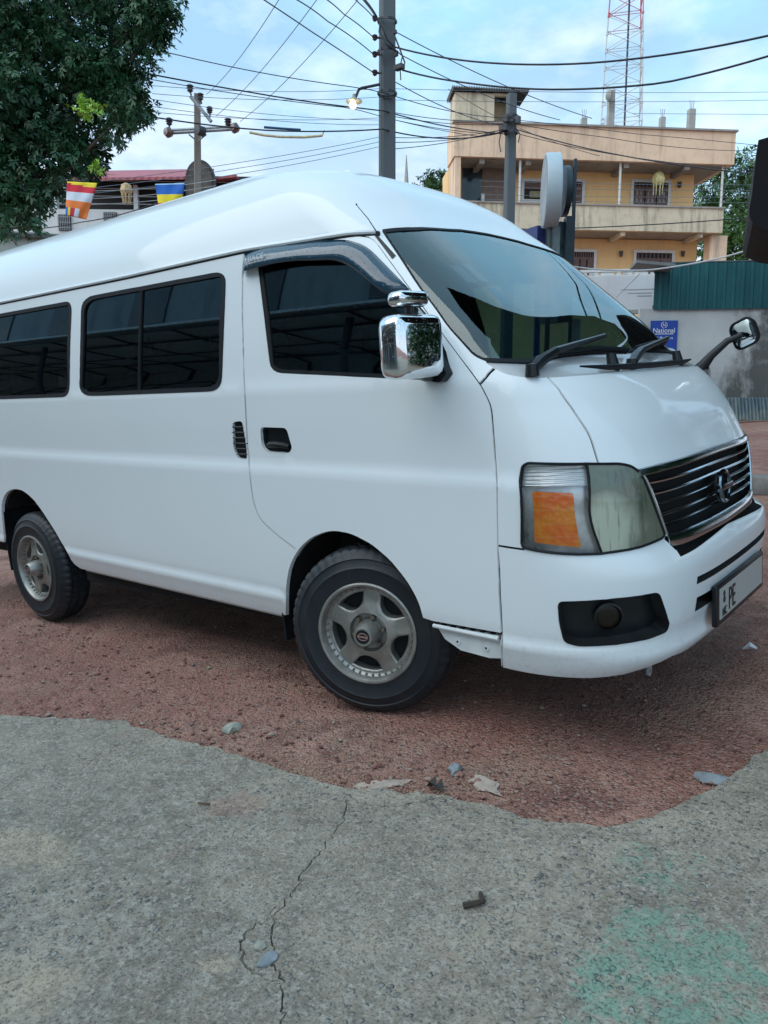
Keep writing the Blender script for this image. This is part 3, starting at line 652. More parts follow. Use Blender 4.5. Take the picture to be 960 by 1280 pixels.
n_ = Vector(SN(.999, .868)); n_.y = 0; n_.normalize(); q = n_.to_track_quat('Z', 'Y').to_matrix().to_4x4(); e_ = Vector(S(1.0, .868, .012)); q.translation = e_
mb = MB()
nseg = 40; M = 8; vs = []
for i in range(nseg):
    a = 2*PI*i/nseg
    for k in range(M):
        b = 2*PI*k/M; rr = .056+.0095*math.cos(b); vs.append((rr*math.cos(a), rr*math.sin(a), .006+.010*math.sin(b)))
mb.add(vs, [(i*M+k, i*M+(k+1) % M, ((i+1) % nseg)*M+(k+1) % M, ((i+1) % nseg)*M+k) for i in range(nseg) for k in range(M)])
mb.box((0, 0, .010), (.150 if abs(q.to_3x3().col[0].y) > .7 else .03, .024 if abs(q.to_3x3().col[0].y) > .7 else .150, .016), bev=.004)
mb.mi = 0
em = mb.build('round_emblem', simple('emblem chrome', (.20, .25, .29), .16, metal=1.0), GR, True); em.matrix_local = q
mb = MB(); mb.lathe([(0, -.002), (.05, -.002), (.056, -.012)], 32, 'Z'); eb = mb.build('emblem_back', BLACKPL, GR); eb.matrix_local = q

# number plate -----------------------------------------------------------
PLW = simple('plate white', (.42, .44, .43), .35, var=.06); INK = simple('plate lettering black', (.01, .01, .012), .4)
PX, PZ = float(S(1.0, .48)[0])+.022, .452
mb = MB(); mb.box((PX, YC, PZ), (.02, .62, .150), bev=.005); NP = mb.build('number_plate', BLACKPL, VAN, True)
mb = MB(); mb.box((PX+.011, YC, PZ+.004), (.004, .565, .112)); mb.build('plate_face', PLW, NP)
def text(name, s, size, M, mat, parent, ext=.001, sx=1.0, align='LEFT'):
    cu = bpy.data.curves.new(name, 'FONT'); cu.body = s; cu.size = size; cu.extrude = ext; cu.align_x = align
    o = bpy.data.objects.new(name+'_tmp', cu); C.objects.link(o)
    dg = bpy.context.evaluated_depsgraph_get(); me = bpy.data.meshes.new_from_object(o.evaluated_get(dg))
    bpy.data.objects.remove(o); me.materials.clear(); me.materials.append(mat)
    for v in me.vertices: v.co.x *= sx
    r = link(name, me, parent)
    if parent is not None: r.matrix_local = M
    else: r.matrix_world = M
    return r
def face_x(x, y, z):   # lettering that faces +X and reads along +Y
    return Matrix(((0, 0, 1, x), (1, 0, 0, y), (0, 1, 0, z), (0, 0, 0, 1)))
yl = YC-.565/2
text('plate_letters', 'PE', .118, face_x(PX+.0145, yl+.095, PZ-.038), INK, NP, sx=.72)
text('plate_letters', 'NC', .045, face_x(PX+.0145, yl+.022, PZ-.045), INK, NP, sx=.8)
mb = MB(); mb.lathe([(0, .0), (.009, .0), (.011, -.002)], 16, 'X', (PX+.0150, yl+.046, PZ+.036)); mb.lathe([(0, .0), (.013, .0), (.014, -.002)], 6, 'X', (PX+.0150, yl+.046, PZ+.014)); mb.build('plate_emblem', INK, NP)

# step bracket below the door, tow eye, mud flaps, antenna ---------------------------
mb = MB()
mb.mi = 0
st = [(.335, .428), (.372, .378), (.44, .346), (.56, .338), (.612, .346), (.612, .412), (.36, .422)]
mb.prism(st, .020, .026, lambda a, b, d: (a, d, b))
mb.box((.475, .045, .424), (.265, .07, .012)); mb.tube([(.335, .005, .428), (.61, .005, .421)], .008, 8)
for a, b in ((.43, .378), (.55, .374)): mb.lathe([(0, 0), (.012, 0), (.013, .004)], 12, 'Y', (a, .016, b))
SB = mb.build('step_bracket', simple('white metal bracket', (.62, .66, .67), .5, var=.15), VAN, True)
for a, b in ((.43, .378), (.55, .374)): mb = MB(); mb.lathe([(0, 0), (.004, 0), (.004, .003)], 8, 'Y', (a, .0145, b)); mb.build('bolt_hole', DARK, SB)
for a in np.linspace(.37, .58, 6): mb = MB(); mb.box((a, .020, .4315), (.018, .014, .006)); mb.build('step_slot', DARK, SB)
mb = MB(); mb.box((.897, .595, .235), (.012, .02, .12), Matrix.Rotation(.35, 4, 'Y')); mb.lathe([(.011, -.004), (.020, -.004), (.020, .004), (.011, .004)], 14, 'X', (.908, .595, .160), True)
mb.build('tow_eye', COWLM, VAN)
for x, zt in ((-.50, .47), (-3.10, .66)):
    for y in (.13, 1.62):
        mb = MB(); mb.box((x, y, zt-(.10 if x > -1 else .17)), (.012, .22, .28 if x > -1 else .40), Matrix.Rotation(-.06, 4, 'Y'), bev=.004); mb.build('mud_flap', RUBBER, VAN)
a0 = S(.376, 1.862, .0); mb = MB(); tip = Vector((.075, .05, 1.955)); mb.tube([a0, (Vector(a0)*.5+tip*.5)+Vector((.004, 0, .002)), tip], [.0022, .0016, .0013], 6); mb.lathe([(0, .012), (.008, .008), (.010, -.01)], 10, 'Z', tuple(a0)); mb.tube([tip, tip+Vector((-.002, 0, .005))], .0028, 6)
mb.build('antenna', BLACKPL, VAN, True)

# smoked visor over the driver's window -----------------------------------------------
for lf in (False, True):
    a = resample(F['visor_top'], .02); b = np.array(F['visor_low']); n = 48
    a = resample(F['visor_top'], .001); a = a[np.linspace(0, len(a)-1, n).astype(int)]; b = resample(F['visor_low'], .001); b = b[np.linspace(0, len(b)-1, n).astype(int)]
    rows = 7; vs = []
    for i in range(n):
        endf = min(1, min(i, n-1-i)/2.5+.15)
        for k in range(rows):
            t = k/(rows-1); q_ = a[i]+(b[i]-a[i])*t
            vs.append(S(q_[0], q_[1], .004+endf*(.030*math.sin(t*PI*.62)+.002), lf))
    fs = [(i*rows+k, i*rows+k+1, (i+1)*rows+k+1, (i+1)*rows+k) for i in range(n-1) for k in range(rows-1)]
    mb = MB(); mb.add(vs, fs); vz = mb.build('window_visor', VISOR, VAN, True)
    so = vz.modifiers.new('thickness', 'SOLIDIFY'); so.thickness = .003
    if not lf:
        i = 3; p0 = Vector(vs[i*rows+4]); p1 = Vector(vs[(i+4)*rows+4]); nx = (p1-p0).normalized(); nn = Vector((0, -1, .2)); nn = (nn-nx*nn.dot(nx)).normalized(); ny = nn.cross(nx)
        M4 = Matrix((( nx.x, ny.x, nn.x, 0), (nx.y, ny.y, nn.y, 0), (nx.z, ny.z, nn.z, 0), (0, 0, 0, 1))); M4.translation = p0+nn*.006
        text('visor_lettering', 'HIACE', .030, M4, simple('silver lettering', (.6, .65, .68), .3), vz, .0005, 1.35)

# mirrors --------------------------------------------------------------------
def rounded_box(mb, c, size, r, rot=None): mb.box(c, size, rot, bev=r)
for lf in (False,):
    SM = bpy.data.objects.new('side_mirror', None); C.objects.link(SM); SM.parent = VAN
    bm_ = MB(); rot = Matrix.Rotation(math.radians(-8), 4, 'Z')
    bm_.box((.415, -.125, 1.425), (.110, .222, .205), rot, bev=.036)
    h = bm_.build('mirror_housing', CHROMEWET, SM, True, angle=60)
    mb = MB(); mb.box((.3605, -.133, 1.425), (.006, .150, .135), rot, bev=.002); mb.build('mirror_glass', simple('mirror glass', (.75, .8, .82), .02, metal=1, var=.02), SM)
    mb = MB(); mp_ = [(q[0], q[1]) for q in F['mirbase']]
    A = [S(a, b, .002) for a, b in mp_]; n = len(A); B_ = [Vector(p)+Vector((-.004, -.034, 0)) for p in A]
    mb.add(list(A)+[tuple(p) for p in B_], [tuple(range(n)), tuple(n+i for i in range(n))]+[(i, (i+1) % n, n+(i+1) % n, n+i) for i in range(n)])
    mb.tube([(.405, .01, 1.345), (.412, -.05, 1.335), (.415, -.10, 1.345)], [.03, .026, .022], 10)
    mb.build('mirror_bracket', BLACKPL, SM, True, angle=35)
    mb = MB(); mb.box((.405, -.115, 1.578), (.075, .138, .050), rot, bev=.021); mb.build('upper_mirror', CHROMEWET, SM, True, angle=60)
    mb = MB(); mb.tube([(.405, -.11, 1.515), (.403, -.11, 1.57)], .016, 8); mb.tube([(.40, -.07, 1.545), (.30, .03, 1.56)], .010, 8); mb.build('mirror_stalk', BLACKPL, SM, True)
FM = bpy.data.objects.new('bonnet_mirror', None); C.objects.link(FM); FM.parent = VAN
fmY = 1.60; fb = Vector((.80, 1.60, 1.262)); hd = Vector((.965, 1.66, 1.425))
mb = MB(); mb.tube([fb+Vector((-.05, 0, -.02)), fb+Vector((.0, 0, .03)), fb+Vector((.035, .01, .075)), fb+Vector((.10, .03, .135)), hd+Vector((-.01, .0, -.005))], [.040, .027, .019, .016, .013], 12)
mb.tube([fb+Vector((-.16, -.03, -.005)), fb+Vector((-.04, -.01, -.01)), fb+Vector((.03, 0, -.012))], [.012, .030, .034], 12)
mb.build('mirror_arm', BLACKPL, FM, True)
d_ = (Vector(CAM_G)-hd).normalized(); d_ = Vector((d_.x-.55, d_.y*.9, d_.z)).normalized(); q = d_.to_track_quat('Z', 'Y').to_matrix().to_4x4() @ Matrix.Rotation(.35, 4, 'Z'); q.translation = hd
def rr_loop(w, h, r, z, n=6):
    o = []
    for cx_, cy_, a0_ in ((w-r, h-r, 0), (-w+r, h-r, PI/2), (-w+r, -h+r, PI), (w-r, -h+r, 1.5*PI)):
        for k in range(n+1):
            a = a0_+PI/2*k/n; o.append((cx_+r*math.cos(a), cy_+r*math.sin(a), z))
    return o
def loft(mb, loops, cap0=True, cap1=True):
    n = len(loops[0]); vs = [p for l in loops for p in l]
    fs = [(i*n+k, i*n+(k+1) % n, (i+1)*n+(k+1) % n, (i+1)*n+k) for i in range(len(loops)-1) for k in range(n)]
    if cap0: fs.append(tuple(range(n)))
    if cap1: fs.append(tuple((len(loops)-1)*n+k for k in range(n)))
    mb.add(vs, fs)
mb = MB(); loft(mb, [rr_loop(.04, .041, .03, -.04), rr_loop(.056, .059, .036, -.026), rr_loop(.062, .066, .036, 0), rr_loop(.062, .066, .036, .008), rr_loop(.055, .058, .031, .010)], True, False)
o = mb.build('mirror_shell', RUBBER, FM, True, angle=50); o.matrix_local = q
mb = MB(); loft(mb, [rr_loop(.057, .060, .032, .004), rr_loop(.046, .049, .026, .008), rr_loop(.024, .025, .015, .010)], False, True); o = mb.build('mirror_glass', MATS['mirror glass'], FM, True); o.matrix_local = q

# wipers and washer nozzles ------------------------------------------------------
def onws(u, z, off, lf=False): return Vector(S(u, z, off, lf))
WP = F['wip']
def sp_(u, v, off, lf=False): return Vector(S(u, v, off, lf))
def wp(i, off): return Vector(S(WP[i][0], WP[i][1], off))
for k, (p0, p1, p2, bl) in enumerate([
        (wp(0, .014), wp(1, .032), wp(2, .040), (wp(3, .020), wp(4, .022), wp(5, .022))),
        (sp_(.88, 1.332, .014), sp_(.95, 1.365, .035, True), sp_(.60, 1.425, .036, True), (sp_(.92, 1.385, .022, True), sp_(.7, 1.415, .022, True), sp_(.48, 1.425, .022, True)))]):
    W = bpy.data.objects.new('windscreen_wiper', None); C.objects.link(W); W.parent = VAN
    p2 = p2
    mb = MB(); mb.tube([p0, p0*.6+p1*.4+Vector((0, 0, .006)), p1], [.017, .020, .016], 8); mb.tube([p1, p2], [.014, .009], 8); mb.lathe([(0, .022), (.020, .018), (.024, -.02)], 12, 'Z', tuple(p0)); mb.build('wiper_arm', BLACKPL, W, True)
    mb = MB(); pp = [Vector(p) for p in bl]; mb.tube(pp, .010, 6); mb.tube([p+Vector((-.006, 0, -.012)) for p in pp], .006, 6); mb.build('wiper_blade', RUBBER, W, True)
for nz in ((.79, 1.336, 0, False), (.72, 1.337, 0, True)):
    p = sp_(*nz); mb = MB(); ring_ = np.linspace(0, 2*PI, 12, False)
    loft(mb, [[tuple(p+Vector((.024*math.cos(a), .028*math.sin(a), -.012))) for a in ring_], [tuple(p+Vector((-.012+.017*math.cos(a), .019*math.sin(a), .050))) for a in ring_]])
    mb.build('washer_nozzle', BLACKPL, VAN, True, angle=50)
mb = MB(); cpts = [Vector(q) for q in [sp_(u_, v_, .012, l_) for u_, v_, l_ in ((.62, 1.335, False), (.72, 1.326, False), (.88, 1.324, False), (.97, 1.324, True), (.84, 1.326, True), (.72, 1.328, True), (.62, 1.336, True))]]
mb.tube(cpts, [.003, .010, .012, .012, .012, .010, .004], 8); mb.build('cowl_seal', RUBBER, VAN, True)

# cabin ------------------------------------------------------------------------
mb = MB(); sec = [(.30, 1.02), (.28, 1.16), (.33, 1.22), (.45, 1.245), (.56, 1.255), (.60, 1.22), (.60, .95)]
mb.prism(sec, .10, 1.65, lambda a, b, d: (a, d, b)); mb.box((.33, .47, 1.245), (.20, .42, .07), bev=.03)
mb.build('dashboard', DASHM, VAN, True, angle=30)
rotw = Matrix.Translation((.15, .47, 1.245)) @ Matrix.Rotation(math.radians(-38), 4, 'Y')
mb = MB(); vs = []
for i in range(36):
    a = 2*PI*i/36
    for k in range(8): b = 2*PI*k/8; vs.append(((.19+.014*math.cos(b))*math.cos(a), (.19+.014*math.cos(b))*math.sin(a), .014*math.sin(b)))
mb.add(vs, [(i*8+k, i*8+(k+1) % 8, ((i+1) % 36)*8+(k+1) % 8, ((i+1) % 36)*8+k) for i in range(36) for k in range(8)])
for a in (PI, PI*.33, -PI*.33): mb.tube([(0, 0, -.02), (.185*math.cos(a), .185*math.sin(a), 0)], .013, 6)
mb.lathe([(0, .0), (.05, -.005), (.06, -.03)], 20, 'Z'); o = mb.build('steering_wheel', simple('grey wheel vinyl', (.11, .13, .14), .5), VAN, True); o.matrix_local = rotw
def seat(x, y, w, nm='cabin_seat'):
    mb = MB(); mb.box((x, y, .82), (.48, w, .16), bev=.05); mb.box((x-.27, y, 1.16), (.14, w, .66), Matrix.Rotation(math.radians(-10), 4, 'Y'), bev=.05)
    s = mb.build(nm, SEATM, VAN, True)
    for yy in ([y] if w < .6 else [y-w/3, y, y+w/3]):
        mb = MB(); mb.box((x-.36, yy, 1.57), (.10, .26, .18), bev=.04); mb.build('headrest', SEATM, s, True)
seat(-.20, .47, .50); seat(-.20, 1.30, .50)
for x in (-1.1, -1.9, -2.7, -3.4): seat(x, YC, 1.45, 'bench_seat')
mb = MB(); mb.box((-1.6, YC, .86), (4.5, 1.55, .03)); mb.build('cabin_floor', DARK, VAN)
STK = simple('pale sticker', (.26, .31, .32), .6)
for k, (u, v, w_) in enumerate(((.585, 1.705, .035), (.64, 1.715, .035), (.635, 1.62, .03))):
    mb = MB(); p = [S(u-w_/2, v-.035, -.010), S(u+w_/2, v-.035, -.010), S(u+w_/2, v+.035, -.010), S(u-w_/2, v+.035, -.010)]
    mb.add(p, [(0, 1, 2, 3)]); mb.build('windscreen_sticker', STK if k < 2 else simple('blue sticker', (.05, .16, .34), .5), WS)

# wheels ------------------------------------------------------------------------
def make_wheel(flip=False, steer=0.0, x=0.0, side=1, y=.110, rz=0.0):
    W = bpy.data.objects.new('wheel', None); C.objects.link(W); W.parent = VAN
    W.matrix_local = Matrix.Translation((x, y, .345)) @ Matrix.Rotation(steer, 4, 'Z') @ (Matrix.Rotation(PI, 4, 'Z') if side < 0 else Matrix.Identity(4)) @ Matrix.Rotation(rz, 4, 'Y')
    h = .0975; n = 200
    prof = [(.200, -h+.010), (.206, -h-.002), (.225, -h-.004), (.262, -h-.006), (.268, -h-.0095), (.272, -h-.006), (.300, -h+.002), (.304, -h-.001), (.322, -h+.012)]
    tread = [(.335, -h+.020), (.343, -h+.034), (.346, -.052), (.336, -.050), (.336, -.040), (.3465, -.038), (.347, -.012), (.337, -.010), (.337, .010), (.347, .012), (.3465, .038), (.336, .040), (.336, .050), (.346, .052), (.343, h-.034), (.335, h-.020)]
    back = [(.322, h-.012), (.300, h-.002), (.262, h+.006), (.206, h+.002), (.200, h-.010)]
    allp = prof+tread+back; vs = []; a0 = len(prof)
    for i, (r, yy) in enumerate(allp):
        for k in range(n):
            a = 2*PI*k/n; r2 = r
            kk = k % 4
            if i in (a0-1, a0, a0+1, a0+14, a0+15, a0+16) and kk in (0,): r2 -= .006
            if i in (a0+5, a0+6, a0+9, a0+10) and (k+2) % 4 == 0: r2 -= .008
            if i in (a0+2, a0+13) and kk == 0: r2 -= .008
            vs.append((r2*math.cos(a), yy, r2*math.sin(a)))
    M = len(allp); mb = MB(); mb.add(vs, [(i*n+k, i*n+(k+1) % n, (i+1)*n+(k+1) % n, (i+1)*n+k) for i in range(M-1) for k in range(n)])
    mb.build('tyre', TYRE, W, True, angle=35)
    RIM = bpy.data.objects.new('rim', None); C.objects.link(RIM); RIM.parent = W
    mb = MB(); mb.lathe([(.196, -h+.012), (.2085, -h+.002), (.2085, -h-.008), (.203, -h-.011), (.196, -h-.009), (.190, -h+.002), (.186, -h+.018), (.178, -h+.026), (.172, -h+.028), (.170, -h+.06), (.165, .05), (.19, h)], 72)
    mb.build('rim_lip', ALLOY, RIM, True, angle=30)
    # rivets round the lip
    mb = MB()
    for k in range(40):
        a = 2*PI*k/40; c = (.1805*math.cos(a), -h+.020, .1805*math.sin(a)); mb.lathe([(0, -.0065), (.004, -.005), (.0055, .004)], 6, 'Y', c)
    mb.build('lip_rivets', simple('rivet steel', (.25, .26, .25), .4, metal=.8), RIM, True)
    # five-spoke face with windows cut by triangulation
    def zf(r): return -h+float(np.interp(r, [.05, .074, .080, .10, .135, .165, .176], [.040, .036, .014, .018, .026, .027, .027]))
    pts = []; ed = []
    def ringc(r, m):
        o = len(pts); pts.extend(Vector((r*math.cos(2*PI*k/m), r*math.sin(2*PI*k/m))) for k in range(m)); ed.extend((o+k, o+(k+1) % m) for k in range(m))
    ringc(.1765, 80); ringc(.045, 32); ringc(.080, 40); ringc(.073, 40); ringc(.168, 80)
    holes = []
    for s in range(5):
        c = 2*PI*s/5+PI/2+PI/5; o = []
        for t in np.linspace(-1, 1, 9): a = c+t*math.radians(22.5); o.append((.163*math.cos(a), .163*math.sin(a)))
        for t in np.linspace(1, -1, 13)[1:-1]:
            a = c+t*math.radians(22.5); r = 0.163-.054*math.sqrt(max(0, 1-t*t))**.9-.006; o.append((r*math.cos(a), r*math.sin(a)))
        holes.append(o); k0 = len(pts); pts.extend(Vector(p) for p in o); ed.extend((k0+k, k0+(k+1) % len(o)) for k in range(len(o)))
        oo = inset(o, -.006); k0 = len(pts); pts.extend(Vector(p) for p in oo); ed.extend((k0+k, k0+(k+1) % len(oo)) for k in range(len(oo)))
    for r in (.095, .11, .125, .14, .155):
        for k in range(60): pts.append(Vector((r*math.cos(2*PI*k/60+r), r*math.sin(2*PI*k/60+r))))
    v2, e2, f2, *_ = delaunay_2d_cdt(pts, ed, [], 0, 1e-6)
    V2 = np.array([tuple(p) for p in v2]); T2 = np.array([f for f in f2 if len(f) == 3]); cn = V2[T2].mean(1); rr = np.hypot(*cn.T)
    ok = (rr < .177) & (rr > .044)
    for o in holes: ok &= ~in_poly(cn, o)
    T2 = T2[ok]; hole_d = np.full(len(V2), 9.0)
    for o in holes: hole_d = np.minimum(hole_d, dist_pl(V2, o+o[:1]))
    mb = MB(); R2 = np.hypot(*V2.T)
    vs = [(p[0], zf(r)+(.006 if d < .0015 else 0), p[1]) for p, r, d in zip(V2, R2, hole_d)]
    mb.add(vs, [tuple(t) for t in T2]); mb.build('spoke_face', ALLOY, RIM, True, angle=50)
    mb = MB()
    for o in holes:
        m = len(o); A = [(p[0], zf(math.hypot(*p))+.005, p[1]) for p in o]; B = [(p[0], zf(math.hypot(*p))+.045, p[1]) for p in o]
        mb.add(A+B, [(i, (i+1) % m, m+(i+1) % m, m+i) for i in range(m)])
    mb.build('spoke_sides', ALLOY, RIM, True)
    mb = MB(); mb.lathe([(.0, -.02), (.17, -.02)], 32); mb.build('brake_disc', DARK, W)
    mb = MB(); mb.lathe([(.0, -h-.044), (.029, -h-.044), (.0295, -h-.047), (.037, -h-.047), (.040, -h-.042), (.049, -h-.002), (.053, -h+.035)], 36); hub = mb.build('hub_cap', ALLOY, W, True, angle=35)
    mb = MB(); mb.lathe([(0, 0), (.0285, 0)], 28, 'Y', (0, -h-.0450, 0)); mb.build('cap_disc', BLACKPL, W)
    mb = MB(); vs = []
    for i in range(28):
        a = 2*PI*i/28
        for k in range(6): b = 2*PI*k/6; vs.append(((.020+.002*math.cos(b))*math.cos(a), -h-.0458+.0015*math.sin(b), (.014+.002*math.cos(b))*math.sin(a)))
    mb.add(vs, [(i*6+k, i*6+(k+1) % 6, ((i+1) % 28)*6+(k+1) % 6, ((i+1) % 28)*6+k) for i in range(28) for k in range(6)]); mb.box((0, -h-.046, 0), (.046, .003, .007)); mb.build('cap_emblem', simple('dull red enamel', (.28, .17, .15), .4), W)
    mb = MB()
    for k in range(6):
        a = 2*PI*k/6+.3; mb.lathe([(0, -h+.010), (.008, -h+.011), (.010, -h+.016), (.010, -h+.04)], 6, 'Y', (.0635*math.cos(a), 0, .0635*math.sin(a)))
    mb.build('lug_nuts', simple('rusty nut steel', (.20, .17, .14), .5, metal=.7), W, True)
    return W
make_wheel(x=-.03, y=.100, steer=math.radians(19), rz=math.radians(8))
make_wheel(x=-2.715, y=.100, rz=math.radians(-14))
make_wheel(x=.03, y=2*YC-.10, steer=math.radians(19), side=-1)
make_wheel(x=-2.715, y=2*YC-.10, side=-1, rz=.4)
# ------------------------------------------------------------------ ground
def gravel_mat():
    m, nt, b = new_mat('red gravel')
    v = coord(nt); f1 = noise(nt, v, .9, 6, .6); f2 = noise(nt, v, 7, 6, .65)
    vo = N(nt, 'ShaderNodeTexVoronoi'); vo.inputs['Scale'].default_value = 120; L(nt, v, vo.inputs['Vector'])
    vo2 = N(nt, 'ShaderNodeTexVoronoi'); vo2.inputs['Scale'].default_value = 48; L(nt, v, vo2.inputs['Vector'])
    c = mixc(nt, ramp(nt, f1, [(.35, 0.0), (.65, 1.0)]), (.35, .150, .115), (.54, .32, .25))
    c = mixc(nt, ramp(nt, noise(nt, v, 2.2, 6, .7), [(.50, .0), (.66, .75)]), c, (.38, .26, .19))
    c = mixc(nt, ramp(nt, noise(nt, v, 1.6, 7, .72), [(.55, .0), (.64, .7)]), c, (.14, .062, .052))
    c = mixc(nt, ramp(nt, f2, [(.40, .0), (.75, .75)]), c, (.17, .070, .055))
    sp = N(nt, 'ShaderNodeSeparateColor'); L(nt, vo.outputs['Color'], sp.inputs[0])
    c = mixc(nt, ramp(nt, sp.outputs[0], [(.0, .0), (.25, .0), (.9, .4)]), c, (.34, .20, .155))
    c = mixc(nt, ramp(nt, sp.outputs[1], [(.90, 0.0), (.94, .6)]), c, (.42, .36, .31))
    c = mixc(nt, ramp(nt, sp.outputs[2], [(.84, 0.0), (.92, .7)]), c, (.08, .05, .045))
    L(nt, c, b.inputs['Base Color']); b.inputs['Roughness'].default_value = .9; b.inputs['Specular IOR Level'].default_value = .25
    h = math_(nt, 'ADD', math_(nt, 'MULTIPLY', vo.outputs['Distance'], -.5), math_(nt, 'MULTIPLY', vo2.outputs['Distance'], -.5))
    h = math_(nt, 'ADD', h, math_(nt, 'MULTIPLY', f2, .9))
    bump(nt, b, h, .9, .024); return m
GRAVEL = gravel_mat()
def pip(vals, v, e=0.0):
    return v
def concrete_mat():
    m, nt, b = new_mat('worn concrete')
    v = coord(nt); f1 = noise(nt, v, 1.3, 7, .6); f2 = noise(nt, v, 9, 8, .7); f3 = noise(nt, v, 55, 5, .7); f4 = noise(nt, v, 24, 6, .7)
    c = mixc(nt, ramp(nt, f1, [(.32, 0.0), (.68, 1.0)]), (.225, .198, .156), (.43, .375, .295))
    c = mixc(nt, ramp(nt, f2, [(.42, .0), (.68, .75)]), c, (.150, .138, .112))
    c = mixc(nt, ramp(nt, f4, [(.46, .0), (.66, .65)]), c, (.40, .375, .32))
    c = mixc(nt, ramp(nt, f3, [(.49, .0), (.66, .75)]), c, (.50, .47, .40))
    # exposed stones
    vo = N(nt, 'ShaderNodeTexVoronoi'); vo.inputs['Scale'].default_value = 50; vo.inputs['Randomness'].default_value = 1
    wv = N(nt, 'ShaderNodeVectorMath', operation='ADD'); L(nt, v, wv.inputs[0])
    nz = N(nt, 'ShaderNodeTexNoise'); nz.inputs['Scale'].default_value = 60; L(nt, v, nz.inputs['Vector'])
    sc = N(nt, 'ShaderNodeVectorMath', operation='SCALE'); sc.inputs['Scale'].default_value = .016; L(nt, nz.outputs['Color'], sc.inputs[0]); L(nt, sc.outputs[0], wv.inputs[1]); L(nt, wv.outputs[0], vo.inputs['Vector'])
    sp = N(nt, 'ShaderNodeSeparateColor'); L(nt, vo.outputs['Color'], sp.inputs[0])
    sx_ = N(nt, 'ShaderNodeSeparateXYZ'); L(nt, v, sx_.inputs[0]); X, Y = sx_.outputs[0], sx_.outputs[1]
    def blob(cx, cy, ax, ay, ang, rag=0.0):
        ca, sa = math.cos(ang), math.sin(ang)
        dx = math_(nt, 'SUBTRACT', X, cx); dy = math_(nt, 'SUBTRACT', Y, cy)
        p = math_(nt, 'DIVIDE', math_(nt, 'ADD', math_(nt, 'MULTIPLY', dx, ca), math_(nt, 'MULTIPLY', dy, sa)), ax)
        q = math_(nt, 'DIVIDE', math_(nt, 'SUBTRACT', math_(nt, 'MULTIPLY', dy, ca), math_(nt, 'MULTIPLY', dx, sa)), ay)
        d = math_(nt, 'SQRT', math_(nt, 'ADD', math_(nt, 'POWER', math_(nt, 'ABSOLUTE', p), 3), math_(nt, 'POWER', math_(nt, 'ABSOLUTE', q), 3)))
        if rag: d = math_(nt, 'ADD', d, math_(nt, 'MULTIPLY', math_(nt, 'SUBTRACT', math_(nt, 'ADD', math_(nt, 'MULTIPLY', f2, .65), math_(nt, 'MULTIPLY', f4, .35)), .5), rag*2))
        return ramp(nt, d, [(.55, 1.0), (1.0, 0.0)])
    zone = math_(nt, 'MAXIMUM', ramp(nt, noise(nt, v, 1.1, 3), [(.42, .22), (.60, .9)]), blob(.13, -1.36, .34, .22, math.radians(35), 1.2))
    st = math_(nt, 'MULTIPLY', ramp(nt, vo.outputs['Distance'], [(.22, 1.0), (.40, 0.0)]), math_(nt, 'MULTIPLY', ramp(nt, sp.outputs[0], [(.45, 0.0), (.50, 1.0)]), zone))
    scol = mixc(nt, sp.outputs[1], (.11, .135, .15), (.46, .47, .44))
    c = mixc(nt, math_(nt, 'MULTIPLY', st, .8), c, scol)
    # sandy worn spots and a smear of red dust
    for bl in (blob(-.28, -1.28, .20, .10, math.radians(20), 1.6), blob(.25, -1.56, .17, .10, math.radians(30), 1.6), blob(.59, -1.25, .05, .03, .5, 1.2)):
        c = mixc(nt, math_(nt, 'MULTIPLY', math_(nt, 'MULTIPLY', bl, .75), ramp(nt, f4, [(.38, .15), (.58, 1.0)])), c, (.50, .42, .31))
    c = mixc(nt, math_(nt, 'MULTIPLY', blob(.07, -.76, .10, .08, .3, 1.5), .4), c, (.36, .20, .16))
    c = mixc(nt, ramp(nt, noise(nt, v, 2.6, 6, .65), [(.60, 0.0), (.72, .45)]), c, (.42, .35, .27))
    c = mixc(nt, ramp(nt, noise(nt, v, 3.7, 3), [(.62, 0.0), (.75, .35)]), c, (.32, .19, .15))
    # dried teal paint spilled near the corner: patch outlines in the yard frame
    reg = math_(nt, 'MAXIMUM', blob(1.44, -.74, .24, .36, .12, 1.3), math_(nt, 'MULTIPLY', blob(1.29, -.34, .14, .14, 0, 1.3), .8))
    pn = noise(nt, v, 32, 8, .75); pn2 = noise(nt, v, 6, 4)
    cov = ramp(nt, math_(nt, 'ADD', math_(nt, 'MULTIPLY', reg, .30), math_(nt, 'ADD', math_(nt, 'MULTIPLY', pn, .75), math_(nt, 'MULTIPLY', pn2, .25))), [(.725, 0.0), (.84, .66)])
    c = mixc(nt, cov, c, (.17, .37, .28))
    c = mixc(nt, ramp(nt, noise(nt, v, 130, 3, .7), [(.51, .0), (.64, .75)]), c, (.080, .078, .066))
    L(nt, c, b.inputs['Base Color']); L(nt, ramp(nt, f2, [(.3, .65), (.7, .9)]), b.inputs['Roughness']); b.inputs['Specular IOR Level'].default_value = .3
    h = math_(nt, 'ADD', math_(nt, 'MULTIPLY', f3, .35), math_(nt, 'ADD', math_(nt, 'MULTIPLY', f2, .8), math_(nt, 'MULTIPLY', st, .35)))
    bump(nt, b, h, 1.0, .024); return m
CONC = concrete_mat()
def yard_z(x, y):
    """height in the yard frame: bumpy, dug out a little beside the slab"""
    return .012*math.sin(x*1.7+.6)*math.sin(y*1.3)*min(1, max(0, abs(y-.9)-.6))
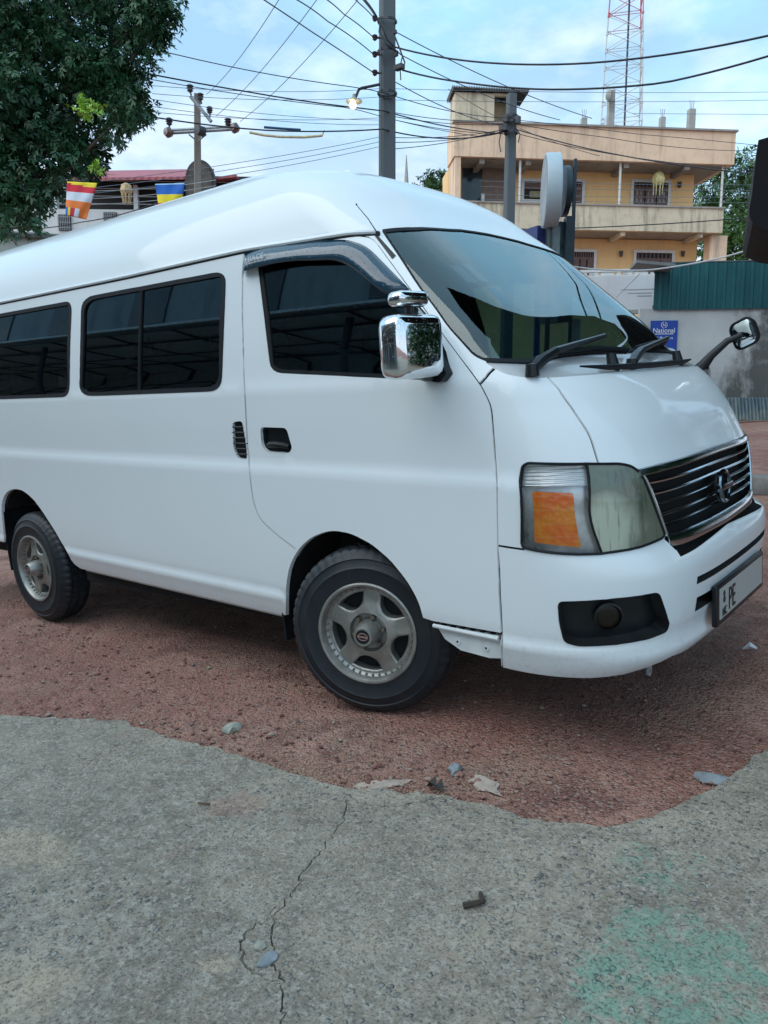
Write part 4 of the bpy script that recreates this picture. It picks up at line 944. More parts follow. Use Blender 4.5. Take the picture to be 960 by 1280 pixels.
# ground sheet: fine near the van, stretching to the horizon
mb = MB(); rad = np.r_[np.linspace(0, 6, 70), np.geomspace(6.2, 900, 60)]; na = 160
vs = [(0, 0, gz(0, 0))]
for r in rad[1:]:
    for k in range(na):
        a = 2*PI*k/na; x, y = r*math.cos(a), r*math.sin(a)
        h = .010*(math.sin(3.1*x+1)*math.sin(2.7*y)+.6*math.sin(7.3*x)*math.sin(6.1*y+2)+.4*math.sin(15*x+y)*math.sin(13*y)) if r < 14 else 0
        if abs(y) < 2.1 and -3.6 < x < .7: h *= .3
        if y < -.7: h = min(h, 0)-.004
        vs.append((x, y, gz(x, y)+h-.004))
fs = [(0, 1+k, 1+(k+1) % na) for k in range(na)]
for i in range(len(rad)-2):
    o = 1+i*na
    fs += [(o+k, o+na+k, o+na+(k+1) % na, o+(k+1) % na) for k in range(na)]
mb.add(vs, fs); tag(mb.build('ground', GRAVEL, None, True, angle=180), kind='structure')

# concrete apron with an irregular broken edge and a crack
edge = [(-14, -2.6), (-6, -1.75), (-2.6, -1.12), (-1.90, -.98), (-1.413, -.849), (-1.10, -.70), (-.868, -.60), (-.55, -.585), (-.186, -.529), (.10, -.520), (.314, -.491), (.46, -.43), (.619, -.356), (.80, -.335), (.95, -.300), (1.064, -.268), (1.14, -.20), (1.207, -.088), (1.25, .03), (1.294, .155), (1.32, .30), (1.358, .47), (1.47, .62), (1.62, .85), (1.80, 1.3), (2.3, 2.0), (4, 3.1), (12, 5.5)]
ed_f = []
for (a, b) in zip(edge[:-1], edge[1:]):
    n = max(1, int(math.hypot(b[0]-a[0], b[1]-a[1])/.035)) if abs(a[0]) < 3 else 6
    for k in range(n):
        t = k/n; ed_f.append((a[0]+(b[0]-a[0])*t+rng.normal()*.0065, a[1]+(b[1]-a[1])*t+rng.normal()*.0085))
outline = ed_f+[(12, 5.5), (13, -13), (-14, -13)]
crack = [(.318, -.495), (.375, -.57), (.42, -.62), (.44, -.67), (.475, -.76), (.50, -.86), (.535, -.93), (.56, -1.00), (.575, -1.06), (.63, -1.12), (.70, -1.17), (.76, -1.20), (.80, -1.24), (.86, -1.30), (.95, -1.42)]
crack2 = [(.575, -1.06), (.56, -1.12), (.575, -1.17), (.63, -1.21), (.70, -1.215), (.76, -1.20)]
crack3 = [(.62, -.365), (.52, -.50), (.42, -.545), (.33, -.51)]
crack4 = [(1.06, -.275), (.98, -.34), (.86, -.37), (.72, -.38), (.62, -.40)]
def jag(pl, amp):
    o = []
    for a, b in zip(pl[:-1], pl[1:]):
        n = max(1, int(math.hypot(b[0]-a[0], b[1]-a[1])/.012))
        for k in range(n): t = k/n; o.append((a[0]+(b[0]-a[0])*t+rng.normal()*amp, a[1]+(b[1]-a[1])*t+rng.normal()*amp))
    o.append(pl[-1]); return o
cr = [(jag(crack, .006), .0024), (jag(crack2, .005), .0036), (jag(crack3, .003), .003), (jag(crack4, .004), .004)]
vv_ = [Vector(p) for p in outline]; ee_ = [(i, (i+1) % len(outline)) for i in range(len(outline))]
low = []
for pl, wd in cr:
    o = len(vv_); a = np.array(pl); t = np.gradient(a, axis=0); t /= np.maximum(1e-9, np.hypot(*t.T))[:, None]; nn = np.stack([-t[:, 1], t[:, 0]], 1)
    w_ = (wd*(.5+rng.random(len(a))*1.0)*np.minimum(1, np.minimum(np.arange(len(a)), np.arange(len(a))[::-1])/6+.1))[:, None]
    for q in (a+nn*w_, a, a-nn*w_):
        o = len(vv_); vv_ += [Vector(p) for p in q]; ee_ += [(o+i, o+i+1) for i in range(len(q)-1)]
        if q is a: low += [tuple(p) for p in q[1:-1]]
for x in np.arange(-3, 3, .10):
    for y in np.arange(-3, .6, .10): vv_.append(Vector((x+rng.normal()*.01, y+rng.normal()*.01)))
c_v, _, c_f, *_ = delaunay_2d_cdt(vv_, ee_, [], 0, 1e-6)
V2 = np.array([tuple(p) for p in c_v]); T2 = np.array([f for f in c_f if len(f) == 3]); T2 = T2[in_poly(V2[T2].mean(1), outline)]
lowset = {(round(a, 5), round(b, 5)) for a, b in low}
mb = MB(); z0 = .014; vs = []
for x, y in V2:
    dz = -.008 if (round(x, 5), round(y, 5)) in lowset else .003*math.sin(5*x+2*y)
    p = R3 @ np.array([x, y, z0+dz])
    r = math.hypot(p[0], p[1])
    if r > 15: p[2] = gz(p[0], p[1])+z0
    vs.append(tuple(p))
nv = len(vs); mb.add(vs, [tuple(t) for t in T2])
sk = []; fs = []
for i, (x, y) in enumerate(ed_f):
    p = R3 @ np.array([x, y, z0-.004]); q = R3 @ np.array([x+rng.normal()*.004, y+.012, -.035]); sk += [tuple(p), tuple(q)]
fs = [(2*i, 2*i+1, 2*i+3, 2*i+2) for i in range(len(ed_f)-1)]
mb.add(sk, fs)
# object space equals the yard frame so the stains stay where they are
inv = R.inverted(); mb.v = [tuple(inv @ Vector(p)) for p in mb.v]
tag(mb.build('concrete_apron', CONC, None, True, R, angle=35), kind='structure')

# loose gravel: far too many to count
PEB = simple('gravel chips', (.24, .15, .125), .9, var=.5, vscale=3)
ico = bmesh.new(); bmesh.ops.create_icosphere(ico, subdivisions=1, radius=1); ico.verts.index_update()
iv = np.array([tuple(v.co) for v in ico.verts]); if_ = np.array([[v.index for v in f.verts] for f in ico.faces]); ico.free()
def rocks(n, gen, smin, smax, colpow=2.5):
    V = []; Fc = []
    for i in range(n):
        x, y = gen(); s = smin+(smax-smin)*rng.random()**colpow
        v = iv*(1+rng.normal(size=(12, 1))*.18)*s*np.array([1, .8+.3*rng.random(), .55]); a = rng.random()*6.28
        v = v @ np.array([[math.cos(a), -math.sin(a), 0], [math.sin(a), math.cos(a), 0], [0, 0, 1]])
        p = R3 @ np.array([x, y, .002]); V.append(v+p); Fc.append(if_+12*i)
    return np.concatenate(V), np.concatenate(Fc)
ep = np.array(edge)
def gen_gravel():
    while True:
        x = rng.uniform(-4.2, 2.0); y = -1.3+3.6*rng.random()**1.5
        ye = np.interp(x, ep[:, 0], ep[:, 1]) if x < 1.2 else -.1+(x-1.2)*2.2
        if y > ye+.01: return x, y
Vp, Fp = rocks(5600, gen_gravel, .0025, .012, 3)
def gen_edge():
    while True:
        x = rng.uniform(-3.0, 1.5); ye = np.interp(x, ep[:, 0], ep[:, 1]) if x < 1.2 else -.1+(x-1.2)*2.2; y = ye+.25*rng.random()**2
        if x < 1.45: return x, y
V2_, F2_ = rocks(700, gen_edge, .003, .014, 3); Fp = np.concatenate([Fp, F2_+len(Vp)]); Vp = np.concatenate([Vp, V2_])
me = bpy.data.meshes.new('loose_gravel'); me.from_pydata(Vp.tolist(), [], Fp.tolist()); me.update()
def chips_mat():
    m, nt, b = new_mat('loose chips'); g = N(nt, 'ShaderNodeNewGeometry')
    L(nt, ramp(nt, g.outputs['Random Per Island'], [(0, (.16, .07, .055)), (.4, (.25, .12, .095)), (.85, (.30, .18, .14)), (.96, (.36, .30, .25)), (1, (.10, .10, .11))]), b.inputs['Base Color']); b.inputs['Roughness'].default_value = .9
    return m
me.materials.append(chips_mat()); tag(link('loose_gravel', me), kind='stuff')
def gen_sand():
    while True:
        x = rng.uniform(-.9, 1.42); ye = np.interp(x, ep[:, 0], ep[:, 1]); y = ye+.14*rng.random()**1.6
        if rng.random() < .45+.55*math.sin(x*4.2+.5): return x, y
Vs_, Fs_ = rocks(3200, gen_sand, .0014, .0036, 2); me = bpy.data.meshes.new('coarse_sand'); me.from_pydata(Vs_.tolist(), [], Fs_.tolist()); me.update()
m_, nt_, b_ = new_mat('sand grains'); g_ = N(nt_, 'ShaderNodeNewGeometry'); L(nt_, ramp(nt_, g_.outputs['Random Per Island'], [(0, (.28, .15, .11)), (.5, (.38, .24, .17)), (1, (.46, .34, .25))]), b_.inputs['Base Color']); b_.inputs['Roughness'].default_value = .9
me.materials.append(m_); tag(link('coarse_sand', me), kind='stuff')
# single stones and litter -----------------------------------------------------
def stone(name, x, y, s, mat, label, cat='stone', z=.0, seed=0, group=None):
    r_ = np.random.default_rng(seed); bm = bmesh.new(); bmesh.ops.create_icosphere(bm, subdivisions=2, radius=1)
    for v in bm.verts:
        k = 1+(.45 if s[2] < .012 else .22)*math.sin(v.co.x*4.3+seed)*math.cos(v.co.y*5.1+seed*2)+.13*r_.normal(); v.co = Vector((v.co.x*s[0]*k, v.co.y*s[1]*k, max(-.4, v.co.z)*s[2]*k))
    bm.verts.index_update(); mb = MB(); mb.add([v.co for v in bm.verts], [[v.index for v in f.verts] for f in bm.faces]); bm.free()
    return tag(mb.build(name, mat, None, True, R @ Matrix.Translation((x, y, z)) @ Matrix.Rotation(seed*1.3, 4, 'Z'), angle=50), label, cat, group)
LIME = simple('pale limestone', (.36, .37, .31), .9, var=.3, vscale=30, bmp=.4); BLUEST = simple('blue grey stone', (.22, .25, .27), .8, var=.3, vscale=30); MORTAR = simple('dry mortar', (.42, .35, .29), .95, var=.2, vscale=25, bmp=.4)
stone('pale_stone', -.406, -.385, (.042, .030, .030), LIME, 'small pale greenish stone on the red gravel left of the front wheel', seed=1)
stone('mortar_patch', .667, -.215, (.062, .040, .005), MORTAR, 'flat pale beige patch of dried mortar on gravel by the slab edge', 'mortar', seed=2)
stone('mortar_patch', .376, -.395, (.085, .030, .005), MORTAR, 'long thin whitish crust of mortar lying along the slab edge', 'mortar', seed=3)
stone('grey_stone', .532, -.185, (.032, .022, .022), BLUEST, 'bluish grey lump of stone on gravel below the front tyre', seed=4)
stone('broken_slab_chip', 1.265, .19, (.06, .022, .022), BLUEST, 'broken grey chip of concrete at the right slab edge', 'concrete chip', seed=5)
stone('grey_stone', .68, -1.17, (.030, .018, .014), BLUEST, 'flat grey stone wedged in the crack of the concrete', seed=6, z=.014)
stone('grey_stone', .63, -1.15, (.018, .014, .012), LIME, 'tiny light stone beside the crack in the concrete', seed=7, z=.014)
def leaf(name, x, y, pts, mat, label, cat, z=.016, curl=.02):
    mb = MB(); n = len(pts); mb.add([(a, b, curl*math.sin(i*1.9)**2) for i, (a, b) in enumerate(pts)]+[(0, 0, .006)], [(i, (i+1) % n, n) for i in range(n)])
    return tag(mb.build(name, mat, None, False, R @ Matrix.Translation((x, y, z))), label, cat)
leaf('dry_leaf', .553, -.325, [(-.035, -.01), (-.01, -.02), (.02, -.022), (.03, .0), (.01, .02), (-.01, .014), (-.02, .028)], simple('dead leaf', (.03, .032, .03), .8), 'dark curled dead leaf on gravel at the slab edge', 'leaf', .008, .03)
leaf('plastic_scrap', 1.063, 1.409, [(-.03, -.01), (0, -.025), (.03, -.01), (.025, .02), (-.01, .03), (-.035, .012)], simple('white plastic', (.75, .78, .8), .5), 'crumpled white plastic scrap on gravel in front of the bumper', 'litter', .01, .03)
BARK = simple('dark twig', (.05, .04, .03), .9, var=.3, vscale=40)
mb = MB(); mb.tube([(-.012, .03, .006), (.012, .004, .010), (.006, -.004, .010)], [.006, .008, .006], 6); mb.tube([(.012, .006, .008), (-.022, -.034, .006)], [.006, .008], 6)
tag(mb.build('bent_twig', BARK, None, True, R @ Matrix.Translation((.975, -.735, .016))), 'short bent dark twig lying on the concrete', 'twig')
mb = MB(); mb.tube([(-.02, -.006, .004), (.02, .010, .005)], [.003, .004], 6); tag(mb.build('brown_twig', simple('brown twig', (.12, .07, .045), .9), None, True, R @ Matrix.Translation((-.013, -.825, .016))), 'short brown twig on the concrete left of the crack', 'twig')

# ------------------------------------------------------------------ trees
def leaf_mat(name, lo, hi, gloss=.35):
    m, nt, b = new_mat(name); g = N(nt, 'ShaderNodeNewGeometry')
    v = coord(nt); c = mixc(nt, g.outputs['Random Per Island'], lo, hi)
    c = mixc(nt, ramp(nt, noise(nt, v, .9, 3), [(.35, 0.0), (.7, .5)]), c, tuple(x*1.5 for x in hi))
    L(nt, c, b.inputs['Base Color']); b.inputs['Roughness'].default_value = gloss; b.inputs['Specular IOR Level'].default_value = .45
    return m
def leaves(name, blobs, n_per, size, mat, parent, seed=1, droop=.5, fill=.25, world=None):
    """leaf clusters spread through overlapping clumps (centre, radii)"""
    r_ = np.random.default_rng(seed); VV = []; FF = []; o = 0
    for (c, rad) in blobs:
        c = np.array(c); n = int(n_per*(np.mean(rad)**2))
        d = r_.normal(size=(n, 3)); d /= np.linalg.norm(d, axis=1)[:, None]
        rr = (fill+(1-fill)*r_.random(n)**.45)*(1+.20*np.sin(d[:, 0]*6+c[0])*np.sin(d[:, 2]*5+c[2]*2)+.15*r_.normal(size=n)*.6)
        p = c+d*rr[:, None]*np.array(rad)
        keep = r_.random(n) < .40+.55*np.sin(p[:, 0]*3.1+p[:, 2]*2.3)*np.sin(p[:, 1]*2.7+p[:, 2]*3.3)+.25
        p = p[keep]; d = d[keep]; n = len(p)
        ax = r_.normal(size=(n, 3))+d*.6; ax[:, 2] -= droop; ax /= np.linalg.norm(ax, axis=1)[:, None]
        up = r_.normal(size=(n, 3))+np.array([0, 0, 1.2]); sd = np.cross(ax, up); sd /= np.linalg.norm(sd, axis=1)[:, None]
        nn = np.cross(sd, ax)
        s = size*(.6+.8*r_.random(n))[:, None]
        for k, (ang, off) in enumerate(((-.9, 0), (0, .25), (.9, 0), (-.45, .6), (.5, .55))):
            if k >= 3 and size < .09 and False: break
            dv = ax*math.cos(ang)+sd*math.sin(ang); sv = np.cross(nn, dv); b0 = p+ax*s*off
            q0 = b0; q1 = b0+dv*s*.5+sv*s*.20+nn*s*.05; q2 = b0+dv*s*1.05-nn*s*.12; q3 = b0+dv*s*.5-sv*s*.20+nn*s*.05
            V = np.stack([q0, q1, q2, q3], 1).reshape(-1, 3); VV.append(V); FF.append(np.arange(len(V)).reshape(-1, 4)+o); o += len(V)
    VV = np.concatenate(VV); FF = np.concatenate(FF)
    me = bpy.data.meshes.new(name); me.vertices.add(len(VV)); me.vertices.foreach_set('co', VV.ravel()); me.loops.add(FF.size); me.loops.foreach_set('vertex_index', FF.ravel().astype(np.int32))
    me.polygons.add(len(FF)); me.polygons.foreach_set('loop_start', np.arange(0, FF.size, 4, dtype=np.int32)); me.polygons.foreach_set('loop_total', np.full(len(FF), 4, dtype=np.int32)); me.update(); me.validate()
    me.materials.append(mat); return link(name, me, parent, world)
TRUNK = simple('tree bark', (.075, .06, .048), .9, var=.35, vscale=8, bmp=.5)
def vec(a): return Vector([float(x) for x in a])
# big dark tree at the upper left
BL = [(20, 20, 75, 10.5), (95, 5, 62, 10.2), (160, -10, 62, 10.6), (195, 10, 36, 10.0), (60, 95, 78, 10.8), (130, 75, 62, 10.2), (172, 72, 36, 10.6), (10, 130, 70, 10.0), (90, 150, 60, 10.6), (145, 120, 48, 10.3), (160, 138, 30, 9.8), (30, 195, 58, 10.4), (75, 200, 45, 10.0), (105, 195, 28, 10.5),
      (20, 235, 45, 10.2), (55, 232, 30, 10.0), (5, 262, 32, 10.3), (25, 275, 26, 9.9), (48, 283, 11, 9.8), (-60, 60, 110, 11), (-70, 190, 100, 10.8), (60, -60, 90, 10.6), (150, -75, 80, 10.4), (200, 45, 16, 10.1), (12, 293, 13, 9.9), (140, 165, 18, 10.0), (150, 150, 16, 10.2)]
tb = at(-130, 420, 11.5); gzb = gz(tb[0], tb[1])
TREE = empty('broadleaf_tree', 'tall dark green broadleaf tree overhanging the van at upper left', 'tree', Matrix.Translation((tb[0], tb[1], gzb)))
iT = TREE.matrix_world.inverted()
blobs = [(np.array(iT @ vec(at(px, py, d))), (r*d/FPX*.93,)*3) for px, py, r, d in BL]
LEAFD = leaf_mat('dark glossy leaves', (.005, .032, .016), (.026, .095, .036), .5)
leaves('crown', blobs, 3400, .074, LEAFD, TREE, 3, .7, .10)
spr = [(np.array(iT @ vec(at(px, py, d))), (r*d/FPX,)*3) for px, py, r, d in ((100, 130, 10, 9.2), (112, 140, 9, 9.15), (106, 126, 8, 9.2), (120, 132, 7, 9.2), (119, 212, 6, 9.3), (121, 207, 4, 9.3))]
s_ = leaves('young_leaves', spr, 5200, .045, leaf_mat('fresh green leaves', (.13, .30, .02), (.30, .50, .06)), TREE, 4, .3, .1)
s_['label'] = 'bright lime green fresh sprigs'
mb = MB(); t0_ = Vector((0, 0, -.2)); t1 = Vector((.05, .1, 2.4)); t2 = Vector((.2, .1, 4.2))
mb.tube([t0_, Vector((0, .03, 1.2)), t1, t2], [.30, .24, .20, .15], 12); mb.build('trunk', TRUNK, TREE, True)
mb = MB()
for i, (c, rad) in enumerate(blobs[:-2]):
    c = Vector(c); s0 = t1.lerp(t2, (i % 5)/4); mid = s0.lerp(c, .55)+Vector((0, 0, .12)); mb.tube([s0, mid, c.lerp(mid, .15)], [.07, .04, .015], 6)
mb.build('limb', TRUNK, TREE, True)
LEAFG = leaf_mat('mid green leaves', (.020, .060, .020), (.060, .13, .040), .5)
LEAFY = leaf_mat('bright green leaves', (.035, .10, .025), (.10, .20, .05), .5)  # brighter, yellower green of the bushy tree
def far_tree(px0, blob_px, d, label, mat, seed, n=300, size=.24, name='distant_tree'):
    b = at(px0, 400, d); g = gz(b[0], b[1]); T = empty(name, label, 'tree', Matrix.Translation((b[0], b[1], g)), 'trees behind the houses'); iv_ = T.matrix_world.inverted()
    bl = [(np.array(iv_ @ vec(at(px, py, d+dd))), (r*d/FPX,)*3) for px, py, r, dd in blob_px]
    leaves('crown', bl, n, size, mat, T, seed, .4, .2)
    zt = max(float(c[2]) for c, r in bl); mb = MB(); mb.tube([(0, 0, -.5), (.1, 0, zt*.4), (.0, .1, zt*.8)], [.35, .28, .12], 8)
    for c, r in bl: mb.tube([(0, 0, zt*.35), Vector(c)*.6+Vector((0, 0, zt*.15)), tuple(c)], [.14, .09, .04], 5)
    mb.build('trunk', TRUNK, T, True); return T
far_tree(925, [(890, 235, 26, 0), (925, 215, 26, 2), (945, 250, 30, 0), (905, 275, 30, -1), (880, 265, 22, 0), (960, 215, 24, 2)], 46, 'dark leafy tree right behind the yellow house', LEAFG, 21)
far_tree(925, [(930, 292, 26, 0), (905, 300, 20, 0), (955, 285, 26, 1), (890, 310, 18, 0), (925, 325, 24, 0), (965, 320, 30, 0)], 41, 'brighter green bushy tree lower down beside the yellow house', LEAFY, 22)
far_tree(1030, [(1000, 230, 34, 0), (1040, 200, 36, 1), (1085, 215, 40, 0), (1020, 270, 44, 0), (1080, 280, 46, 0), (1120, 250, 40, 2)], 44, 'broad dark tree right of the yellow house, reflected in the windscreen', LEAFG, 24)
far_tree(1230, [(1170, 210, 46, 0), (1230, 170, 50, 1), (1290, 200, 50, 0), (1200, 270, 60, 0), (1290, 280, 60, 0), (1360, 230, 60, 0), (1430, 200, 60, 2), (1450, 290, 66, 0)], 38, 'wide tall tree standing farthest to the right of the yellow house', LEAFG, 25)
far_tree(545, [(545, 226, 13, 0), (533, 236, 14, 0), (558, 232, 12, 0), (548, 250, 24, 0), (520, 246, 8, 0)], 60, 'small round green tree left of the yellow house', LEAFG, 23, 220, .30)

# ------------------------------------------------------------------ yellow house
class Facade:
    def __init__(s, px, depth, yaw, label, cat, name, base=None, group=None):
        s.O = at(px, 505, depth); a = math.radians(yaw); h = np.array([fW[0], fW[1], 0]); h /= np.linalg.norm(h)
        s.er = rW*math.cos(a)+h*math.sin(a); s.ed = h*math.cos(a)-rW*math.sin(a)
        s.g = gz(s.O[0], s.O[1])-.3
        M = Matrix(((s.er[0], s.ed[0], 0, s.O[0]), (s.er[1], s.ed[1], 0, s.O[1]), (0, 0, 1, s.g), (0, 0, 0, 1)))
        s.root = empty(name, label, cat, M, group) if name else None; s.M = M
    def xz(s, px, py, off=0.0):
        """pixel -> position on a plane parallel to the facade, 'off' metres behind it"""
        d = fW+rW*(px-CX)/FPX+uW*(CY-py)/FPX; t = ((s.O+s.ed*off-CAM_W) @ s.ed)/(d @ s.ed); p = CAM_W+t*d-s.O
        return float(p @ s.er), float(CAM_W[2]+t*d[2]-s.g)
    def rect(s, p0, p1, y0, y1, mb, off=None, bev=0.0):
        """box from two pixel corners, from depth y0 to y1"""
        o = y0 if off is None else off; a, b = s.xz(*p0, o), s.xz(*p1, o)
        mb.box(((a[0]+b[0])/2, (y0+y1)/2, (a[1]+b[1])/2), (abs(a[0]-b[0]), y1-y0, abs(a[1]-b[1])), bev=bev)
        return a, b
def wall_mat(name, col, stain=(.13, .12, .10), amt=.5, drip=True):
    if name in MATS: return MATS[name]
    m, nt, b = new_mat(name); v = coord(nt); vd = coord(nt, (1.0, 1.0, .12))
    c = mixc(nt, ramp(nt, noise(nt, v, .6, 6), [(.35, 0.0), (.7, .5)]), col, tuple(x*.75 for x in col))
    if drip:
        sp = N(nt, 'ShaderNodeSeparateXYZ'); L(nt, coord(nt, kind='Generated'), sp.inputs[0])
        d = math_(nt, 'MULTIPLY', ramp(nt, noise(nt, vd, 2.4, 7, .65), [(.50, 0.0), (.70, 1.0)]), amt)
        c = mixc(nt, d, c, stain)
        c = mixc(nt, math_(nt, 'MULTIPLY', ramp(nt, noise(nt, v, 3, 6, .7), [(.5, 0.0), (.75, 1.0)]), amt*.5), c, stain)
    L(nt, c, b.inputs['Base Color']); b.inputs['Roughness'].default_value = .9; bump(nt, b, noise(nt, v, 14, 5), .12, .02); return m
YEL = wall_mat('yellow plaster', (.88, .58, .27), (.46, .32, .18), .25); BEI = wall_mat('weathered beige plaster', (.82, .59, .41), (.24, .18, .14), .55); GREYP = wall_mat('stained cream plaster', (.68, .58, .42), (.09, .085, .07), .75)
SOFF = wall_mat('concrete soffit', (.34, .31, .28), (.12, .10, .09), .5); WHT = simple('white gloss trim', (.62, .62, .60), .5, var=.1); BRN = simple('brown shutter wood', (.14, .085, .075), .6, var=.25, vscale=5)
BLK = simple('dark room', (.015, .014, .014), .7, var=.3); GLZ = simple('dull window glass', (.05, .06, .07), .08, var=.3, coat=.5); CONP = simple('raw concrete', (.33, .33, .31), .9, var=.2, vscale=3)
H = Facade(570, 35, 5.5, 'yellow three-storey house with long stained balconies and roof stubs', 'house', 'yellow_house'); hr = H.root
W_OFF = 1.7
xL, zt = H.xz(568, 153); xR = H.xz(920, 168)[0]; zb = H.xz(700, 199)[1]
mb = MB(); mb.box(((xL+xR)/2, .1, (zt+zb)/2), (xR-xL, .2, zt-zb)); mb.box((xR-.1, 2.2, (zt+zb)/2), (.2, 4.0, zt-zb)); mb.box((xL+.1, .95, (zt+zb)/2), (.2, 1.5, zt-zb)); mb.build('roof_parapet', BEI, hr)
mb = MB(); mb.box(((xL+xR)/2, 0.06, zt+.04), (xR-xL+.12, .34, .08)); mb.build('parapet_coping', SOFF, hr)
mb = MB(); mb.box(((xL+xR)/2, 2.3, zb+.1), (xR-xL-.42, 3.9, .22)); mb.build('roof_slab', SOFF, hr)
mb = MB()
for px in (598, 655, 775, 850): x = H.xz(px, 205, 1)[0]; mb.box((x, .95, zb-.10), (.22, 1.45, .22))
mb.build('roof_beam', SOFF, hr)
# walls of the recessed storeys, solid behind the windows, whose black panes paint unlit rooms
xw1 = H.xz(868, 230, W_OFF)[0]; zfl = H.xz(700, 258)[1]; zbb = H.xz(700, 286.5)[1]
mb = MB(); mb.box(((xL+.05+xw1)/2, W_OFF+.8, (zb+zbb)/2), (xw1-xL-.1, 1.6, zb-zbb-.02)); mb.build('upper_wall', YEL, hr)
mb = MB(); xe = H.xz(568, 240)[0]; xe2 = H.xz(575, 240)[0]; mb.box(((xe+xe2)/2+.03, .8, (zb)/2), (xe2-xe, 1.5, zb-.01)); mb.build('end_wall', BEI, hr)
xb0 = H.xz(571, 258)[0]; xb1, zbt = H.xz(905, 261)
mb = MB(); mb.box(((xb0+xb1)/2, .12, (zbt+zbb)/2), (xb1-xb0, .22, zbt-zbb)); mb.box((xb1-.1, 2.2, (zbt+zbb)/2), (.2, 3.9, zbt-zbb)); mb.build('balcony_parapet', GREYP, hr)
mb = MB(); mb.box(((xb0+xb1)/2, .10, zbt+.03), (xb1-xb0+.06, .32, .07)); mb.build('balcony_coping', SOFF, hr)
mb = MB(); mb.box(((xb0+xb1)/2, .99, zbb+.09), (xb1-xb0-.25, 1.5, .16)); mb.build('balcony_slab', SOFF, hr)
mb = MB()
for px in (640, 770, 865): x = H.xz(px, 290, 1)[0]; mb.box((x, .92, zbb-.09), (.22, 1.5, .18))
mb.build('balcony_beam', GREYP, hr)
xw2 = H.xz(899, 300, 1.2)[0]; xw3 = H.xz(872, 300, W_OFF)[0]
mb = MB(); mb.box(((xL+.2+xw3)/2, W_OFF+.83, zbb/2), (xw3-xL-.2, 1.6, zbb-.03)); mb.build('lower_wall', YEL, hr)
mb = MB(); xp = H.xz(889, 300, .4)[0]; mb.box(((xp+xw2)/2+.02, .8, zbb/2), (xw2-xp, .6, zbb-.02)); mb.build('corner_pillar', BEI, hr)
def house_window(p0, p1, kind='shutter', frame=True, fw_=.13):
    mb = MB(); a, b = H.xz(*p0, W_OFF), H.xz(*p1, W_OFF); x0, x1 = sorted((a[0], b[0])); z0, z1 = sorted((a[1], b[1])); y = W_OFF
    for c, s in (((x0+x1)/2, z1+fw_/2), ((x0+x1)/2, z0-fw_/2)): mb.box((c, y-.03, s), (x1-x0+2*fw_, .10, fw_-.004))
    for c in (x0-fw_/2, x1+fw_/2): mb.box((c, y-.03, (z0+z1)/2), (fw_-.004, .10, z1-z0))
    w = mb.build('window', WHT if frame else YEL, hr)
    mb = MB(); mb.box(((x0+x1)/2, y-.012, (z0+z1)/2), (x1-x0, .02, z1-z0)); mb.build('pane', BLK if kind != 'glass' else GLZ, w)
    mb = MB()
    if kind == 'shutter':
        zt_ = z0+(z1-z0)*.72; n = 3
        for k in range(n):
            xa = x0+(x1-x0)*k/n+.03; xb = x0+(x1-x0)*(k+1)/n-.03
            for zz in (z0+.06, zt_-.05, (z0+zt_)/2): mb.box(((xa+xb)/2, y-.05, zz), (xb-xa, .05, .10))
            for xx in (xa+.05, xb-.05, (xa+xb)/2): mb.box((xx, y-.045, (z0+zt_)/2), (.08, .05, zt_-z0))
        for k in range(9): mb.box((x0+(x1-x0)*(k+.5)/9, y-.045, (zt_+z1)/2+.02), (.05, .04, (z1-zt_)*.7))
        mb.box(((x0+x1)/2, y-.05, zt_+.03), (x1-x0, .06, .09))
        mb.build('shutter', BRN, w)
        mb = MB()
        for k in range(n): mb.box((x0+(x1-x0)*(k+.5)/n, y-.028, z0+(zt_-z0)*.5), ((x1-x0)/n*.7, .01, (zt_-z0)*.8))
        mb.build('shutter_glass', simple('frosted pane', (.30, .27, .27), .4), w)
    elif kind == 'open':
        mb.box(((x0+x1)/2, y-.05, z1-.18), (x1-x0, .05, .34))
        for k in range(12): mb.box((x0+(x1-x0)*(k+.5)/12, y-.08, z1-.18), (.04, .03, .22))
        mb.build('fanlight', BRN, w)
        mb = MB(); mb.box((x1-.5, y-.06, z0+.22), (.6, .08, .3), bev=.06); mb.build('sill_plant', simple('dry plant', (.28, .26, .16), .9), w)
    return w
house_window((792, 228), (833.5, 257)); house_window((655, 227), (682, 250), 'open'); house_window((700, 227), (726.5, 255)); house_window((795, 316), (838, 348)); house_window((716, 315), (741, 346))
mb = MB(); H.rect((578, 207), (602, 252), W_OFF-.06, W_OFF-.01, mb); H.rect((605, 208), (632, 252), W_OFF-.06, W_OFF-.01, mb)
dr = mb.build('veranda_door', simple('bluish glass door', (.03, .05, .06), .1, var=.4, vscale=2), hr)
mb = MB(); H.rect((604, 208), (633, 252), W_OFF-.10, W_OFF-.065, mb); mb.build('door_panel', simple('taupe door panel', (.20, .145, .115), .7, var=.2), dr)
mb = MB(); H.rect((602, 242), (605.5, 252), W_OFF-.5, W_OFF-.4, mb); mb.build('veranda_stool', WHT, hr)
for px, y0, y1 in ((650.5, 195, 253), (776, 201, 257), (904, 205, 260)):
    mb = MB(); x, z1 = H.xz(px, y0, .3); z0 = H.xz(px, y1, .3)[1]; mb.tube([(x, .3, zbt), (x, .3, zb-.01)], .055, 10); mb.build('veranda_post', WHT, hr, True)
